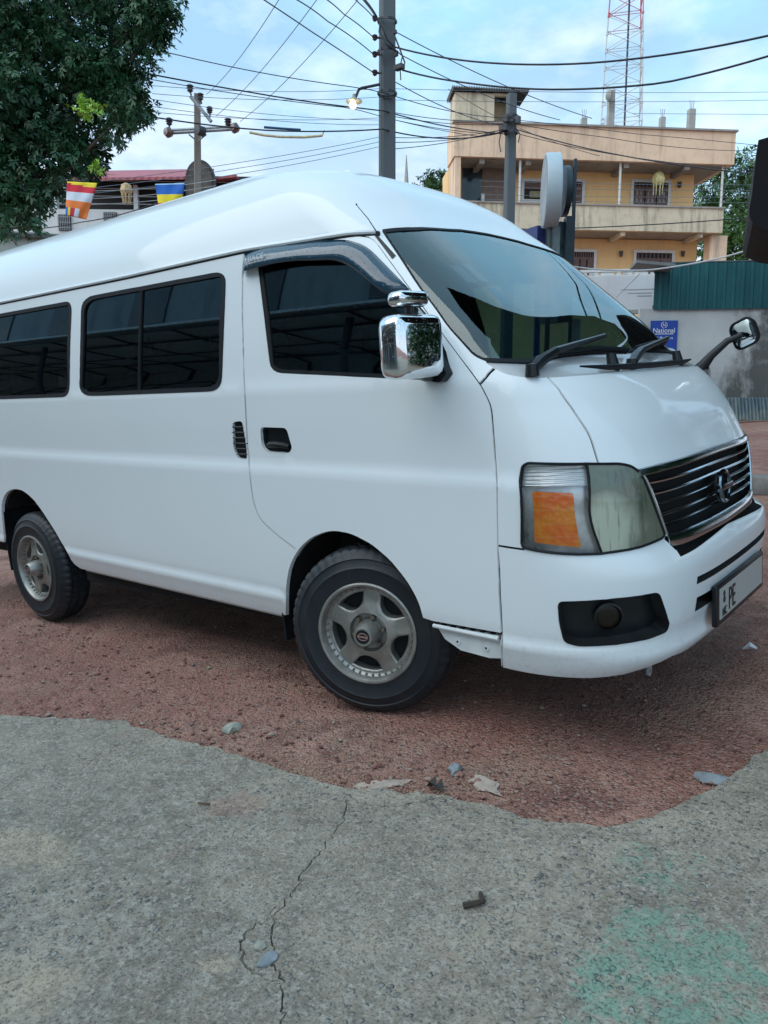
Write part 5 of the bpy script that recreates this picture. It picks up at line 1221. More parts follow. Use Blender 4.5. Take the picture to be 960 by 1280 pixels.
for px, ph, w, oz in ((730, 148, 6.5, 5), (764, 125, 7.5, 4), (828, 147, 6.5, 6), (864.5, 137, 8, 3)):
    x, z = H.xz(px, ph, oz); mb = MB(); mb.box((x, oz, (z+zb)/2), (w/FPX*38, .28, z-zb)); cs = mb.build('column_stub', CONP, hr)
    mb = MB()
    for k in (-.09, .0, .09): mb.tube([(x+k, oz+k*.6, z-.02), (x+k*1.2, oz, z+.42)], .012, 5)
    mb.build('rebar', simple('rust', (.10, .06, .04), .8), cs)
mb = MB(); x, z = H.xz(763, 122, 3.8); mb.lathe([(0, -.10), (.20, -.04), (.28, .06)], 20, 'X', (x-.25, 3.5, z+.0)); mb.box((x, 3.6, z), (.25, .2, .5)); mb.build('roof_dish', CONP, hr, True)
# hut on the roof
mb = MB(); H.rect((569, 115), (617.5, 154), 1.0, 1.2, mb); H.rect((617, 116), (637, 120), 1.0, 1.2, mb); H.rect((637, 116), (645, 156), 1.0, 1.2, mb)
a = H.xz(569, 115, 1.0); b = H.xz(645, 158, 1.0); mb.box((a[0]+.1, 1.6, (a[1]+b[1])/2), (.2, .78, a[1]-b[1])); mb.box((b[0]-.1, 1.6, (a[1]+b[1])/2), (.2, .78, a[1]-b[1])); mb.box(((a[0]+b[0])/2, 2.1, (a[1]+b[1])/2), (b[0]-a[0], .2, a[1]-b[1]))
mb.build('roof_hut', GREYP, hr)
mb = MB(); a = H.xz(566, 109, .75); b = H.xz(662, 114, .75); n = 46; vs = []
for i in range(n*2+1):
    t = i/(n*2); x = a[0]+(b[0]-a[0])*t; w = .055*math.cos(PI*i)
    z = a[1]+(b[1]-a[1])*t+w
    vs += [(x, .75, z), (x, 2.3, z-.06), (x, .75, z+.06), (x, 2.3, z)]
fs = []
for i in range(n*2): o = i*4; fs += [(o, o+1, o+5, o+4), (o+2, o+6, o+7, o+3), (o, o+4, o+6, o+2), (o+1, o+3, o+7, o+5)]
mb.add(vs, fs); mb.build('hut_roof', simple('dark asbestos sheet', (.12, .12, .115), .85, var=.35, vscale=3), hr)
mb = MB()
for px, py in ((848, 232), (775, 318), (852, 318)):
    x, z = H.xz(px, py, W_OFF); mb.lathe([(0, .14), (.10, .12), (.07, -.12), (0, -.14)], 10, 'Z', (x, W_OFF-.14, z)); mb.box((x, W_OFF-.05, z+.05), (.04, .12, .04))
mb.build('wall_lamp', simple('lamp iron', (.05, .04, .035), .5), hr, True)
# paper lantern under the soffit
p = at(823, 226, 35.3); mb = MB(); mb.lathe([(.02, .45), (.22, .30), (.30, .05), (.26, -.12), (.10, -.22)], 8, 'Z'); mb.tube([(0, 0, .4), (0, 0, .62)], .01, 5)
for k in range(8): a = 2*PI*k/8; mb.tube([(.22*math.cos(a), .22*math.sin(a), -.14), (.20*math.cos(a), .20*math.sin(a), -.62)], [.03, .012], 4)
tag(mb.build('paper_lantern', simple('pale yellow paper', (.62, .58, .28), .8, var=.3, vscale=6), None, True, Matrix.Translation(vec(p)), angle=20), 'pale yellow vesak lantern with tassels hanging on the upper balcony', 'lantern')

# ------------------------------------------------------------------ lattice mast
b0 = at(762, 500, 78); g = gz(b0[0], b0[1]); TW = empty('lattice_mast', 'tall red and white lattice radio mast behind the yellow house', 'mast', Matrix.Translation((b0[0], b0[1], g)) @ Matrix.Rotation(.45, 4, 'Z'))
REDP = simple('faded red paint', (.50, .10, .11), .5, var=.2); WHP = simple('dull white paint', (.52, .54, .54), .5, var=.15)
ztop = at(762, -60, 78)[2]-g; zred = at(762, 78, 78)[2]-g
mbR, mbW = MB(), MB(); nl = 30; corners = [(1, 1), (-1, 1), (-1, -1), (1, -1)]
def half(z): return float(np.interp(z, [0, zred, ztop], [2.6, 1.62, 1.12]))
zs = np.linspace(0, ztop, nl)
for i in range(nl-1):
    mbx = mbR if zs[i] > zred else mbW; h0, h1 = half(zs[i]), half(zs[i+1])
    for k in range(4):
        c, d = corners[k], corners[(k+1) % 4]
        mbx.tube([(c[0]*h0, c[1]*h0, zs[i]), (c[0]*h1, c[1]*h1, zs[i+1])], .055, 5); mbx.tube([(c[0]*h0, c[1]*h0, zs[i]), (d[0]*h0, d[1]*h0, zs[i])], .030, 4)
        mbx.tube([(c[0]*h0, c[1]*h0, zs[i]), (d[0]*h1, d[1]*h1, zs[i+1])], .030, 4)
        if i % 2 == 0: mbx.tube([(d[0]*h0, d[1]*h0, zs[i]), (c[0]*h1, c[1]*h1, zs[i+1])], .026, 4)
        mbx.box((c[0]*h0, c[1]*h0, zs[i]), (.16, .16, .22))
mbR.build('red_section', REDP, TW); mbW.build('white_section', WHP, TW)
mb = MB(); mb.tube([(.35, -.9, 0), (.30, -.55, ztop)], .10, 6); mb.build('feeder_cable', simple('navy cable jacket', (.02, .03, .06), .5), TW)

# ------------------------------------------------------------------ fence, wall, signs on the right
FE = Facade(818, 17.4, -8.5, 'teal corrugated metal fence panels on top of the grey wall', 'fence', 'corrugated_fence')
def teal_mat():
    m, nt, b = new_mat('teal sheet metal'); v = coord(nt, (1, 1, .25)); f = noise(nt, v, 3, 6)
    L(nt, mixc(nt, ramp(nt, f, [(.35, 0.0), (.7, 1.0)]), (.005, .062, .075), (.010, .095, .105)), b.inputs['Base Color']); b.inputs['Roughness'].default_value = .45; b.inputs['Specular IOR Level'].default_value = .4
    bump(nt, b, noise(nt, coord(nt), 2.5, 3), .3, .05); return m
TEAL = teal_mat()
fx0, fzt = FE.xz(818.5, 331); _, fzb = FE.xz(818, 388); fx1 = FE.xz(1150, 330)[0]
mb = MB(); vs = []; xx = fx0; k = 0
prof = [(0, 0), (.10, 0), (.125, .035), (.165, .035), (.19, 0)]
while xx < fx1:
    for a, b in prof[:-1]: vs.append((xx+a, -b)); 
    xx += .19
n = len(vs); V = [(a, b-.05, fzb) for a, b in vs]+[(a, b-.05, fzt) for a, b in vs]; mb.add(V, [(i, i+1, n+i+1, n+i) for i in range(n-1)]); fp = mb.build('corrugated_sheet', TEAL, FE.root)
so = fp.modifiers.new('thickness', 'SOLIDIFY'); so.thickness = .004
mb = MB(); mb.tube([(fx0, -.02, fzt+.02), (fx1, -.02, fzt+.02)], .03, 6); mb.box(((fx0+fx1)/2, .04, fzb+.08), (fx1-fx0, .06, .05)); mb.box(((fx0+fx1)/2, .04, fzt-.15), (fx1-fx0, .06, .05)); mb.build('fence_rail', simple('dark steel', (.03, .045, .05), .5), FE.root)
mb = MB(); a = FE.xz(797, 331, -.6); mb.box((fx0-.12, -.35, fzt-.10), (.8, .9, .06), Matrix.Rotation(.12, 4, 'Y')); mb.build('rain_hood', simple('grey flashing', (.16, .17, .17), .6), FE.root)
WA = Facade(818, 17.4, -8.5, 'grey rendered boundary wall with black mould stains', 'wall', 'boundary_wall')
def mould_mat():
    m, nt, b = new_mat('mouldy render'); v = coord(nt); vd = coord(nt, (1, 1, .28))
    sp = N(nt, 'ShaderNodeSeparateXYZ'); L(nt, v, sp.inputs[0])
    c = mixc(nt, ramp(nt, noise(nt, v, 1.2, 6), [(.35, 0.0), (.7, 1.0)]), (.38, .41, .42), (.50, .53, .53))
    n1 = noise(nt, vd, 2.0, 8, .7); n2 = noise(nt, v, 2.6, 8, .72)
    # mould sits where the wall stays wet: to the right and towards its foot
    wet = math_(nt, 'ADD', math_(nt, 'MULTIPLY', ramp(nt, math_(nt, 'DIVIDE', sp.outputs[0], 3.2), [(.30, 0.0), (.85, 1.0)]), .34), math_(nt, 'MULTIPLY', ramp(nt, math_(nt, 'DIVIDE', sp.outputs[2], 3.0), [(.1, 1.0), (.75, 0.0)]), .16))
    m1 = ramp(nt, math_(nt, 'ADD', math_(nt, 'ADD', math_(nt, 'MULTIPLY', n1, .55), math_(nt, 'MULTIPLY', n2, .45)), wet), [(.62, 0.0), (.80, .88)])
    c = mixc(nt, m1, c, (.045, .05, .045)); L(nt, c, b.inputs['Base Color']); b.inputs['Roughness'].default_value = .92; bump(nt, b, n2, .2, .02); return m
MOULD = mould_mat()
wz1 = fzb+.04; wx0 = FE.xz(800, 390)[0]
mb = MB(); mb.box(((wx0+fx1)/2, .12, wz1/2-.2), (fx1-wx0, .24, wz1+.4)); mb.build('wall_face', MOULD, WA.root)
mb = MB(); xa, za = WA.xz(818, 531); mb.box(((wx0+fx1)/2, -.10, WA.xz(930, 528, -.1)[1]-.12), (fx1-wx0, .18, .22)); mb.build('foot_gap_shade', simple('dark foot gap', (.05, .055, .05), .8, var=.4), WA.root)  # dark strip painted for the shaded gap at the wall foot
# old sheets leaning at its foot
SH = Facade(905, 16.4, -8.5, 'rusty grey-blue roofing sheets leaning at the foot of the wall', 'metal sheet', 'leaning_sheets')
a = SH.xz(900, 497); b = SH.xz(985, 525); mb = MB(); vs = []; n = 40
for i in range(n+1): x = a[0]+(b[0]-a[0])*i/n; w = .03*math.cos(PI*i); vs.append((x, w))
mb.add([(x, w-.22, b[1]) for x, w in vs]+[(x, w-.02, a[1]) for x, w in vs], [(i, i+1, n+2+i, n+1+i) for i in range(n)])
m_, nt, bb = new_mat('rusty zinc'); v = coord(nt, (1, 1, .3)); L(nt, ramp(nt, noise(nt, v, 4, 6, .7), [(.3, (.035, .07, .10)), (.5, (.09, .14, .17)), (.62, (.20, .23, .22)), (.75, (.07, .06, .05))]), bb.inputs['Base Color']); bb.inputs['Roughness'].default_value = .6
o = mb.build('zinc_sheet', m_, SH.root); o.modifiers.new('t', 'SOLIDIFY').thickness = .003
# blue notice on the wall
SG = Facade(818, 17.4, -8.5, 'blue square shop notice with white lettering on the grey wall', 'sign', 'blue_sign')
a = SG.xz(813.5, 401, -.03); b = SG.xz(845, 447, -.03); BLU = simple('signal blue', (.010, .055, .32), .4, var=.08); WTX = simple('white lettering', (.72, .76, .78), .5)
mb = MB(); mb.box(((a[0]+b[0])/2, -.03, (a[1]+b[1])/2), (b[0]-a[0], .03, a[1]-b[1])); mb.build('sign_board', BLU, SG.root)
def face_y(x, y, z): return Matrix(((1, 0, 0, x), (0, 0, -1, y), (0, 1, 0, z), (0, 0, 0, 1)))
cx_ = (a[0]+b[0])/2; w_ = b[0]-a[0]
text('sign_lettering', 'National', .150, face_y(cx_, -.05, a[1]-.265), WTX, SG.root, .002, .92, 'CENTER'); text('sign_lettering', '& Partners', .082, face_y(cx_+.02, -.05, a[1]-.405), WTX, SG.root, .002, 1.0, 'CENTER'); text('sign_lettering', 'N', .085, face_y(cx_, -.05, a[1]-.125), WTX, SG.root, .002, 1.0, 'CENTER')
mb = MB(); mb.box((cx_, -.047, a[1]-.292), (w_*.70, .004, .014)); 
for k in range(28):
    if k in (6, 7, 20, 21): continue
    t0, t1 = 2*PI*k/28, 2*PI*(k+1)/28; mb.tube([(cx_+.062*math.cos(t0), -.047, a[1]-.095+.062*math.sin(t0)), (cx_+.062*math.cos(t1), -.047, a[1]-.095+.062*math.sin(t1))], .006, 4)
mb.build('sign_logo', WTX, SG.root)
mb = MB(); mb.lathe([(0, -.004), (.16, -.002), (.20, .004)], 16, 'Y', (cx_+.13, -.048, b[1]+.02)); mb.build('sign_picture', simple('pale print', (.45, .55, .62), .5), SG.root, True)
# white hoarding and balustrade left of the fence
HB = Facade(818, 18.3, -8.5, 'long white painted hoarding below a white balustrade left of the teal fence', 'hoarding', 'white_hoarding')
a = HB.xz(690, 347); b = HB.xz(819, 387); mb = MB(); mb.box(((a[0]+b[0])/2, .05, (a[1]+b[1])/2), (b[0]-a[0], .06, a[1]-b[1])); mb.build('hoarding_board', wall_mat('off white board', (.62, .64, .66), (.5, .42, .42), .25), HB.root)
mb = MB(); mb.box(((a[0]+b[0])/2, .04, b[1]-.04), (b[0]-a[0]+.1, .14, .09)); mb.build('hoarding_ledge', CONP, HB.root)
mb = MB(); z1 = HB.xz(780, 336)[1]; x = a[0]; k = 0
mb.box(((a[0]+b[0])/2, .25, z1), (b[0]-a[0], .1, .06)); mb.box(((a[0]+b[0])/2, .25, a[1]+.03), (b[0]-a[0], .1, .06))
while x < b[0]:
    if k % 3 != 2: mb.box((x, .25, (z1+a[1])/2), (.10, .07, z1-a[1])); mb.box((x+.17, .25, (z1+a[1])/2+.02), (.14, .05, .05))
    else: mb.box((x, .25, (z1+a[1])/2), (.3, .07, .08))
    x += .26; k += 1
mb.build('balustrade', WHT, HB.root)
mb = MB()
for q, (px, py, w) in enumerate(((800, 366, .55), (797, 361.5, .75), (806, 369.5, .32))): x, z = HB.xz(px, py); mb.box((x, .016, z), (w, .006, .022))
mb.build('painted_lines', simple('faded grey print', (.36, .38, .42), .6), HB.root)
mb = MB(); x, zz = HB.xz(808, 391); g0 = HB.g; mb.box((x, .3, zz/2-.1), (.25, .25, zz-.0)); mb.box((HB.xz(720, 400)[0], .3, zz/2-.1), (.25, .25, zz)); mb.build('hoarding_post', CONP, HB.root)

# round light-box sign and dark frame ------------------------------------------------
c0 = at(689, 239, 13.0); nrm = (-rW*.998+np.array([fW[0], fW[1], 0])*.10); nrm /= np.linalg.norm(nrm); side = np.cross([0, 0, 1], nrm)
M = Matrix(((side[0], 0, nrm[0], c0[0]), (side[1], 0, nrm[1], c0[1]), (side[2], 1, nrm[2], c0[2]), (0, 0, 0, 1)))
zg = gz(c0[0], c0[1])-c0[2]
RS = empty('round_sign', 'pale grey round light-box sign seen edge on', 'sign', M)
mb = MB(); mb.lathe([(0, .125), (.555, .125), (.585, .122), (.597, .095), (.597, -.110), (.585, -.122), (0, -.122)], 64, 'Z'); mb.build('drum', simple('pale grey acrylic', (.36, .45, .50), .35, var=.08, vscale=2), RS, True, angle=35)
mb = MB(); mb.lathe([(.0, .1275), (.56, .1275)], 64, 'Z'); mb.build('sign_face', simple('dull white acrylic', (.40, .43, .43), .25, var=.12, vscale=2.5, coat=.3), RS)
mb = MB(); mb.tube([(0, -.59, 0), (0, zg-.1, 0)], .045, 10); mb.build('sign_post', simple('dark steel', (.03, .045, .05), .5), RS)
c1 = at(716, 300, 13.3); z1 = at(716, 203, 13.3)[2]; g1 = gz(c1[0], c1[1]); DKB = simple('dark blue steel', (.012, .03, .042), .45, var=.2); h_ = np.array([fW[0], fW[1], 0]); h_ /= np.linalg.norm(h_)
M = Matrix(((rW[0], h_[0], 0, c1[0]), (rW[1], h_[1], 0, c1[1]), (0, 0, 1, g1), (0, 0, 0, 1)))
DS = empty('dark_sign_frame', 'dark steel signboard with tall post behind the round sign', 'sign', M)
px_m = 13.3/FPX; zq = lambda y: float(at(716, y, 13.3)[2]-g1)
mb = MB(); mb.box((0.0, 0, z1/2-g1/2), (.05, .06, z1-g1)); mb.build('tall_post', DKB, DS)
mb = MB(); mb.box((-.06, .05, (zq(272)+zq(400))/2), (.15, .25, zq(272)-zq(400))); mb.build('sign_case', DKB, DS)
mb = MB(); mb.box((-.235, .35, (zq(276)+zq(400))/2), (.20, .5, zq(276)-zq(400)), Matrix.Rotation(.5, 4, 'Z')); mb.build('sign_panel', simple('grey green panel', (.07, .12, .13), .3, var=.3, vscale=6), DS)
mb = MB(); mb.lathe([(0, -.05), (.42, -.05), (.42, .05), (0, .05)], 32, 'X', (-.10, .3, zq(236))); mb.tube([(-.10, .3, zq(236)), (0, 0, zq(236))], .03, 6); mb.build('back_disc', DKB, DS, True, angle=40)
c2 = at(676, 330, 13.8); g2 = gz(c2[0], c2[1]); zt2 = at(676, 285, 13.8)[2]
mb = MB(); mb.box((-.02, .2, (zt2-g2)-.35), (.42, .5, .7), Matrix.Rotation(.45, 4, 'Z')); mb.box((0, .2, (zt2-g2)/2-.35), (.1, .1, zt2-g2-.7))
tag(mb.build('indigo_box_sign', simple('indigo panel', (.03, .045, .17), .4, var=.15), None, False, Matrix(((rW[0], h_[0], 0, c2[0]), (rW[1], h_[1], 0, c2[1]), (0, 0, 1, g2), (0, 0, 0, 1)))), 'small indigo box sign on a post left of the dark signboard', 'sign')
# pale leaning pole and black awning at the right edge -----------------------------------
p0, p1 = at(942, 318, 18.6), at(962, 240, 18.6); d_ = (p1-p0); pb = p0-d_*((p0[2]-gz(p0[0], p0[1])+.2)/d_[2])
mb = MB(); mb.tube([pb, p1], .075, 10); tag(mb.build('leaning_pole', CONP, None, True), 'pale grey leaning pole behind the teal fence at right', 'pole')
TARP = simple('black tarpaulin', (.004, .004, .006), .9, var=.4, vscale=2)
ol = [(948, 175), (946, 190), (943, 215), (940, 243), (936.5, 262), (937, 271), (941, 279), (949, 283), (960, 288), (1000, 293), (1250, 300), (1250, 120), (1000, 160)]
dpt = 6.0; mb = MB(); A = [at(x, y, dpt) for x, y in ol]; bk = np.array([fW[0], fW[1], 0.0])+rW*.42; B = [p+bk*1.4 for p in A]; n = len(A)
mb.add(A+B, [tuple(range(n)), tuple(n+i for i in reversed(range(n)))]+[(i, n+i, n+(i+1) % n, (i+1) % n) for i in range(n)])
gA = gz(*at(1120, 300, dpt)[:2])
AW = empty('black_awning', 'black tarpaulin awning hanging into the picture at the right edge', 'awning', Matrix.Translation((float(A[9][0]), float(A[9][1]), gA)))
mb.v = [tuple(np.array(p)-np.array([A[9][0], A[9][1], gA])) for p in mb.v]; mb.build('tarpaulin', TARP, AW, True, angle=30)
# unseen dark sheet added high over the right, to darken the windscreen's reflection
w0 = g2w(.6, .8, 1.5); zc_ = 3.9
def cpt(f, r, z): return w0+h_*f+rW*r+np.array([0, 0, z])-np.array([A[9][0], A[9][1], gA])
outl = [(-2.2, .5), (-1.6, .1), (-.9, -.05), (-.2, .15), (.3, .6), (1.0, 1.15), (2.5, 2.15), (4.5, 3.2), (6.5, 4.25), (7.2, 4.8), (7.6, 5.6), (7.6, 11), (-2.5, 11)]
mb = MB(); n = len(outl); top = [cpt(f, r, zc_+.14*r) for f, r in outl]; mb.add([tuple(p) for p in top]+[tuple(p-np.array([0, 0, .12])) for p in top], [tuple(range(n)), tuple(n+i for i in reversed(range(n)))]+[(i, n+i, n+(i+1) % n, (i+1) % n) for i in range(n)]); mb.build('added_canopy_sheet', TARP, AW)
mb = MB()
for f, r in ((-2.2, 10.6), (7.2, 10.6), (2.5, 10.6)):
    q = cpt(f, r, zc_+.14*r); mb.tube([tuple(q), (q[0], q[1], gz(q[0]+A[9][0], q[1]+A[9][1])-gA-.1)], .05, 8)
mb.build('canopy_post', DKB, AW)  # posts under the added canopy, all out of view
mb = MB()
for px in (1080, 1240):
    q = at(px, 290, dpt+.6)-np.array([A[9][0], A[9][1], gA]); mb.tube([tuple(q), (q[0], q[1], gz(q[0]+A[9][0], q[1]+A[9][1])-gA-.1)], .03, 8)
mb.build('awning_post', DKB, AW)
# kerb blocks on the far side
for k, (px, py, s) in enumerate(((946, 618, (.42, .24, .10)), (985, 612, (.4, .22, .10)))):
    dd = 6.0; q = g2w(-.05+k*.75, 5.95+k*.15, .08); mb = MB(); mb.box((0, 0, 0), (s[0]*1.8, s[1], s[2]*2), bev=.03)
    tag(mb.build('kerb_block', simple('kerb concrete', (.20, .20, .19), .9, var=.3, vscale=8, bmp=.4), None, True, Matrix.Translation(vec(q)) @ Matrix.Rotation(.2-.1*k, 4, 'Z')), ('grey kerb block lying beyond the bumper by the picture edge', 'weathered kerb block right of the other one, mostly out of view')[k], 'kerb block')
# parked motorbike, only its front reaching into the picture
mp = g2w(.13, 7.62, 0); MBK = empty('motorbike', 'black motorbike parked at the right edge, only its front in view', 'motorbike', Matrix.Translation(vec(mp)) @ Matrix.Rotation(math.radians(38), 4, 'Z'))
for x in (0, 1.25):
    mb = MB(); vs = []
    for i in range(28):
        a = 2*PI*i/28
        for k in range(8): b = 2*PI*k/8; vs.append((x+(.25+.05*math.cos(b))*math.cos(a), .05*math.sin(b), .30+(.25+.05*math.cos(b))*math.sin(a)))
    mb.add(vs, [(i*8+k, i*8+(k+1) % 8, ((i+1) % 28)*8+(k+1) % 8, ((i+1) % 28)*8+k) for i in range(28) for k in range(8)])
    wv_ = mb.build('wheel', TYRE, MBK, True)
    mb = MB()
    for k in range(10): a = 2*PI*k/10; mb.tube([(x, 0, .3), (x+.22*math.cos(a), 0, .3+.22*math.sin(a))], .006, 4)
    mb.build('spokes', CHROME, wv_)
mb = MB(); mb.tube([(0, .06, .3), (.22, .05, .98)], .022, 8); mb.tube([(0, -.06, .3), (.22, -.05, .98)], .022, 8); mb.tube([(.12, -.34, 1.0), (.22, -.1, .98), (.22, .1, .98), (.12, .34, 1.0)], .014, 8); mb.build('fork', BLACKPL, MBK, True)
mb = MB(); mb.box((.62, 0, .78), (.50, .26, .24), Matrix.Rotation(.15, 4, 'Y'), bev=.08); mb.box((.62, 0, .42), (.46, .24, .34), bev=.05); mb.build('tank', BLACKPL, MBK, True)
mb = MB(); mb.box((1.12, 0, .80), (.62, .24, .12), bev=.05); mb.build('saddle', RUBBER, MBK, True)
mb = MB(); mb.lathe([(0, -.10), (.09, -.05), (.10, .02), (0, .03)], 18, 'X', (.06, 0, .86)); mb.build('headlamp', CHROME, MBK, True)
# ------------------------------------------------------------------ house with the red roof, left
LH = Facade(60, 30, 3, 'white house with a faded red sheet roof behind the flags', 'house', 'red_roof_house'); lr = LH.root
WHW = wall_mat('white limewash', (.66, .66, .65), (.30, .28, .25), .3); REDR = None
m_, nt, bb = new_mat('faded red roof sheet'); v = coord(nt); w = N(nt, 'ShaderNodeTexWave', bands_direction='X'); w.inputs['Scale'].default_value = 1.2; L(nt, v, w.inputs['Vector'])
L(nt, mixc(nt, noise(nt, v, .8, 6), (.30, .06, .075), (.42, .12, .135)), bb.inputs['Base Color']); bb.inputs['Roughness'].default_value = .6; bump(nt, bb, w.outputs['Fac'], .6, .05); REDR = m_
xa = LH.xz(-40, 290)[0]; xb = LH.xz(330, 290)[0]; zw = LH.xz(150, 262)[1]; ze = LH.xz(150, 229)[1]; zr = LH.xz(180, 206)[1]
mb = MB(); mb.box(((xa+xb)/2, 3, zw/2), (xb-xa, 6, zw)); mb.build('wall', WHW, lr)
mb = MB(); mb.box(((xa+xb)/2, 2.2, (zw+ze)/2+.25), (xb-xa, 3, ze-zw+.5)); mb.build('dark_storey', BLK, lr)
for px in (52, 66, 168, 244, 300): mb = MB(); x = LH.xz(px, 250)[0]; mb.box((x, .3, (zw+ze)/2), (.35 if px < 60 else .16, .25, ze-zw-.01)); mb.build('veranda_pillar', WHW, lr)
mb = MB()
for k in range(4): mb.tube([(xa, .2, zw+.25+.28*k), (xb, .2, zw+.25+.28*k)], .018, 5)
mb.build('railing', simple('pale rail', (.35, .37, .38), .6), lr)
x0 = LH.xz(95, 230)[0]; x1 = LH.xz(250, 230)[0]; x2 = LH.xz(298, 228)[0]; zr2 = zr+.9
mb = MB(); mb.add([(x0, -.6, ze), (x1, -.6, ze+.12), (x1, 3.5, zr2), (x0, 3.5, zr2-.15), (x0, -.6, ze-.1), (x1, -.6, ze+.02), (x1, 3.5, zr2-.1), (x0, 3.5, zr2-.25)], [(0, 1, 2, 3), (7, 6, 5, 4), (0, 4, 5, 1), (1, 5, 6, 2), (2, 6, 7, 3), (3, 7, 4, 0)])
zc = LH.xz(285, 227)[1]; mb.add([(x1-.5, -.5, zc-.12), (x2, -.5, zc+.12), (x2-.2, 3, zc+.7), (x1-.5, 3, zc+.5), (x1-.5, -.5, zc-.2), (x2, -.5, zc+.04), (x2-.2, 3, zc+.62), (x1-.5, 3, zc+.42)], [(0, 1, 2, 3), (7, 6, 5, 4), (0, 4, 5, 1), (1, 5, 6, 2), (2, 6, 7, 3), (3, 7, 4, 0)])
mb.build('roof', REDR, lr)
mb = MB(); cx_, czz = LH.xz(255, 232); o = []
for k in range(17): a = PI*k/16; o.append((cx_+.54*math.cos(a), czz+.70*math.sin(a)))
o += [(cx_-.54, czz-1.2), (cx_+.54, czz-1.2)]; mb.prism(o, -.8, -.5, lambda a, b, d: (a, d, b)); g_ = mb.build('arched_gable', simple('mossy grey stone', (.06, .062, .06), .9, var=.5, vscale=4), lr)
mb = MB(); mb.prism([(cx_+(q-cx_)*.8, czz+(z-czz)*.82 if z > czz else z+.3) for q, z in o], -.86, -.80, lambda a, b, d: (a, d, b)); mb.build('gable_panel', simple('rust stained panel', (.09, .075, .065), .9, var=.5, vscale=5), g_)
for p0, p1 in (((72, 268), (89, 288)), ((129, 265), (146, 276))):
    mb = MB(); a, b = LH.rect(p0, p1, -.06, -.01, mb); w = mb.build('window', BLK, lr); mb = MB()
    for k in range(7): x = a[0]+(b[0]-a[0])*(k+.5)/7; mb.tube([(x, -.09, a[1]), (x, -.09, b[1])], .018, 5)
    for k in range(3): z = a[1]+(b[1]-a[1])*(k+.5)/3; mb.tube([(a[0], -.09, z), (b[0], -.09, z)], .018, 5)
    mb.build('grille', simple('grey grille', (.25, .26, .27), .5), w)
GW = Facade(0, 24, 4, 'low grey concrete wall under the tree at far left', 'wall', 'low_wall'); a = GW.xz(-60, 292); b = GW.xz(75, 300)
mb = MB(); mb.box(((a[0]+b[0])/2, .15, a[1]/2), (b[0]-a[0], .3, a[1])); mb.build('wall_face', wall_mat('grey green render', (.34, .37, .34), (.12, .13, .11), .5), GW.root)
mb = MB(); mb.add([(a[0], -.2, a[1]+.1), (b[0]+.4, -.2, a[1]-.05), (b[0]+.4, 1.2, a[1]+.25), (a[0], 1.2, a[1]+.4), (a[0], -.2, a[1]), (b[0]+.4, -.2, a[1]-.15), (b[0]+.4, 1.2, a[1]+.15), (a[0], 1.2, a[1]+.3)], [(0, 1, 2, 3), (7, 6, 5, 4), (0, 4, 5, 1), (1, 5, 6, 2), (2, 6, 7, 3), (3, 7, 4, 0)]); mb.build('coping', simple('dark coping', (.07, .075, .07), .8), GW.root)

# ------------------------------------------------------------------ flags
FC = {k: simple('flag '+k, c, .8, var=.08, vscale=3) for k, c in dict(yellow=(.80, .62, .03), red=(.62, .03, .05), white=(.62, .66, .72), orange=(.80, .20, .04), blue=(.02, .13, .48), pale=(.35, .55, .75)).items()}
def flag(name, corners, d, cells, label, gx=20, gy=24):
    mats = list(FC); mb = MB(); TL, TR, BR, BL_ = [np.array(c, float) for c in corners]; vs = []
    for j in range(gy+1):
        for i in range(gx+1):
            s, t = i/gx, j/gy; q = (TL*(1-s)+TR*s)*(1-t)+(BL_*(1-s)+BR*s)*t
            p = at(q[0], q[1], d+.020*math.sin(s*5+t*4)*t+.006*math.sin(s*11+t*5)); vs.append(p)
    c0 = (vs[0]+vs[gx])/2; mb.v = [tuple(p-c0) for p in vs]
    for j in range(gy):
        for i in range(gx): mb.f.append((j*(gx+1)+i, j*(gx+1)+i+1, (j+1)*(gx+1)+i+1, (j+1)*(gx+1)+i)); mb.m.append(mats.index(cells((i+.5)/gx, (j+.5)/gy)))
    o = mb.build(name, list(FC.values()), None, True, Matrix.Translation(vec(c0)), angle=90); o.modifiers.new('t', 'SOLIDIFY').thickness = .004
    return tag(o, label, 'flag')
def f1(s, t):
    if t < .14 and s > t*.6-.02: return 'yellow' if t < .05+.10*s else 'red'
    if t < .30: return 'red'
    if t < .54: return 'white'
    if t < .74: return 'orange'
    return 'blue' if s < .10 else 'yellow' if s < .22 else 'red' if s < .40 else 'white' if s < .62 else 'orange'
flag('striped_flag', ((84, 227), (121.5, 229), (108, 274.5), (82, 269)), 9, f1, 'orange, white and red striped buddhist flag hanging under the tree')
flag('striped_flag', ((194, 230), (231, 229), (226, 262), (199, 262)), 9, lambda s, t: 'pale' if t < .06 else 'blue' if t < .40 else 'yellow' if t < .76 else 'red', 'blue and yellow striped buddhist flag hanging just above the van roof')
p = at(158, 240, 16); mb = MB(); mb.lathe([(.02, .18), (.10, .14), (.13, .02), (.10, -.04)], 8, 'Z')
for k in range(8): a = 2*PI*k/8; mb.tube([(.09*math.cos(a), .09*math.sin(a), -.04), (.07*math.cos(a), .07*math.sin(a), -.24)], [.025, .012], 4)
tag(mb.build('paper_lantern', simple('orange and cream paper', (.55, .40, .22), .8, var=.5, vscale=25), None, True, Matrix.Translation(vec(p)), angle=20), 'small cream and orange tasselled lantern hanging between the two flags', 'lantern')

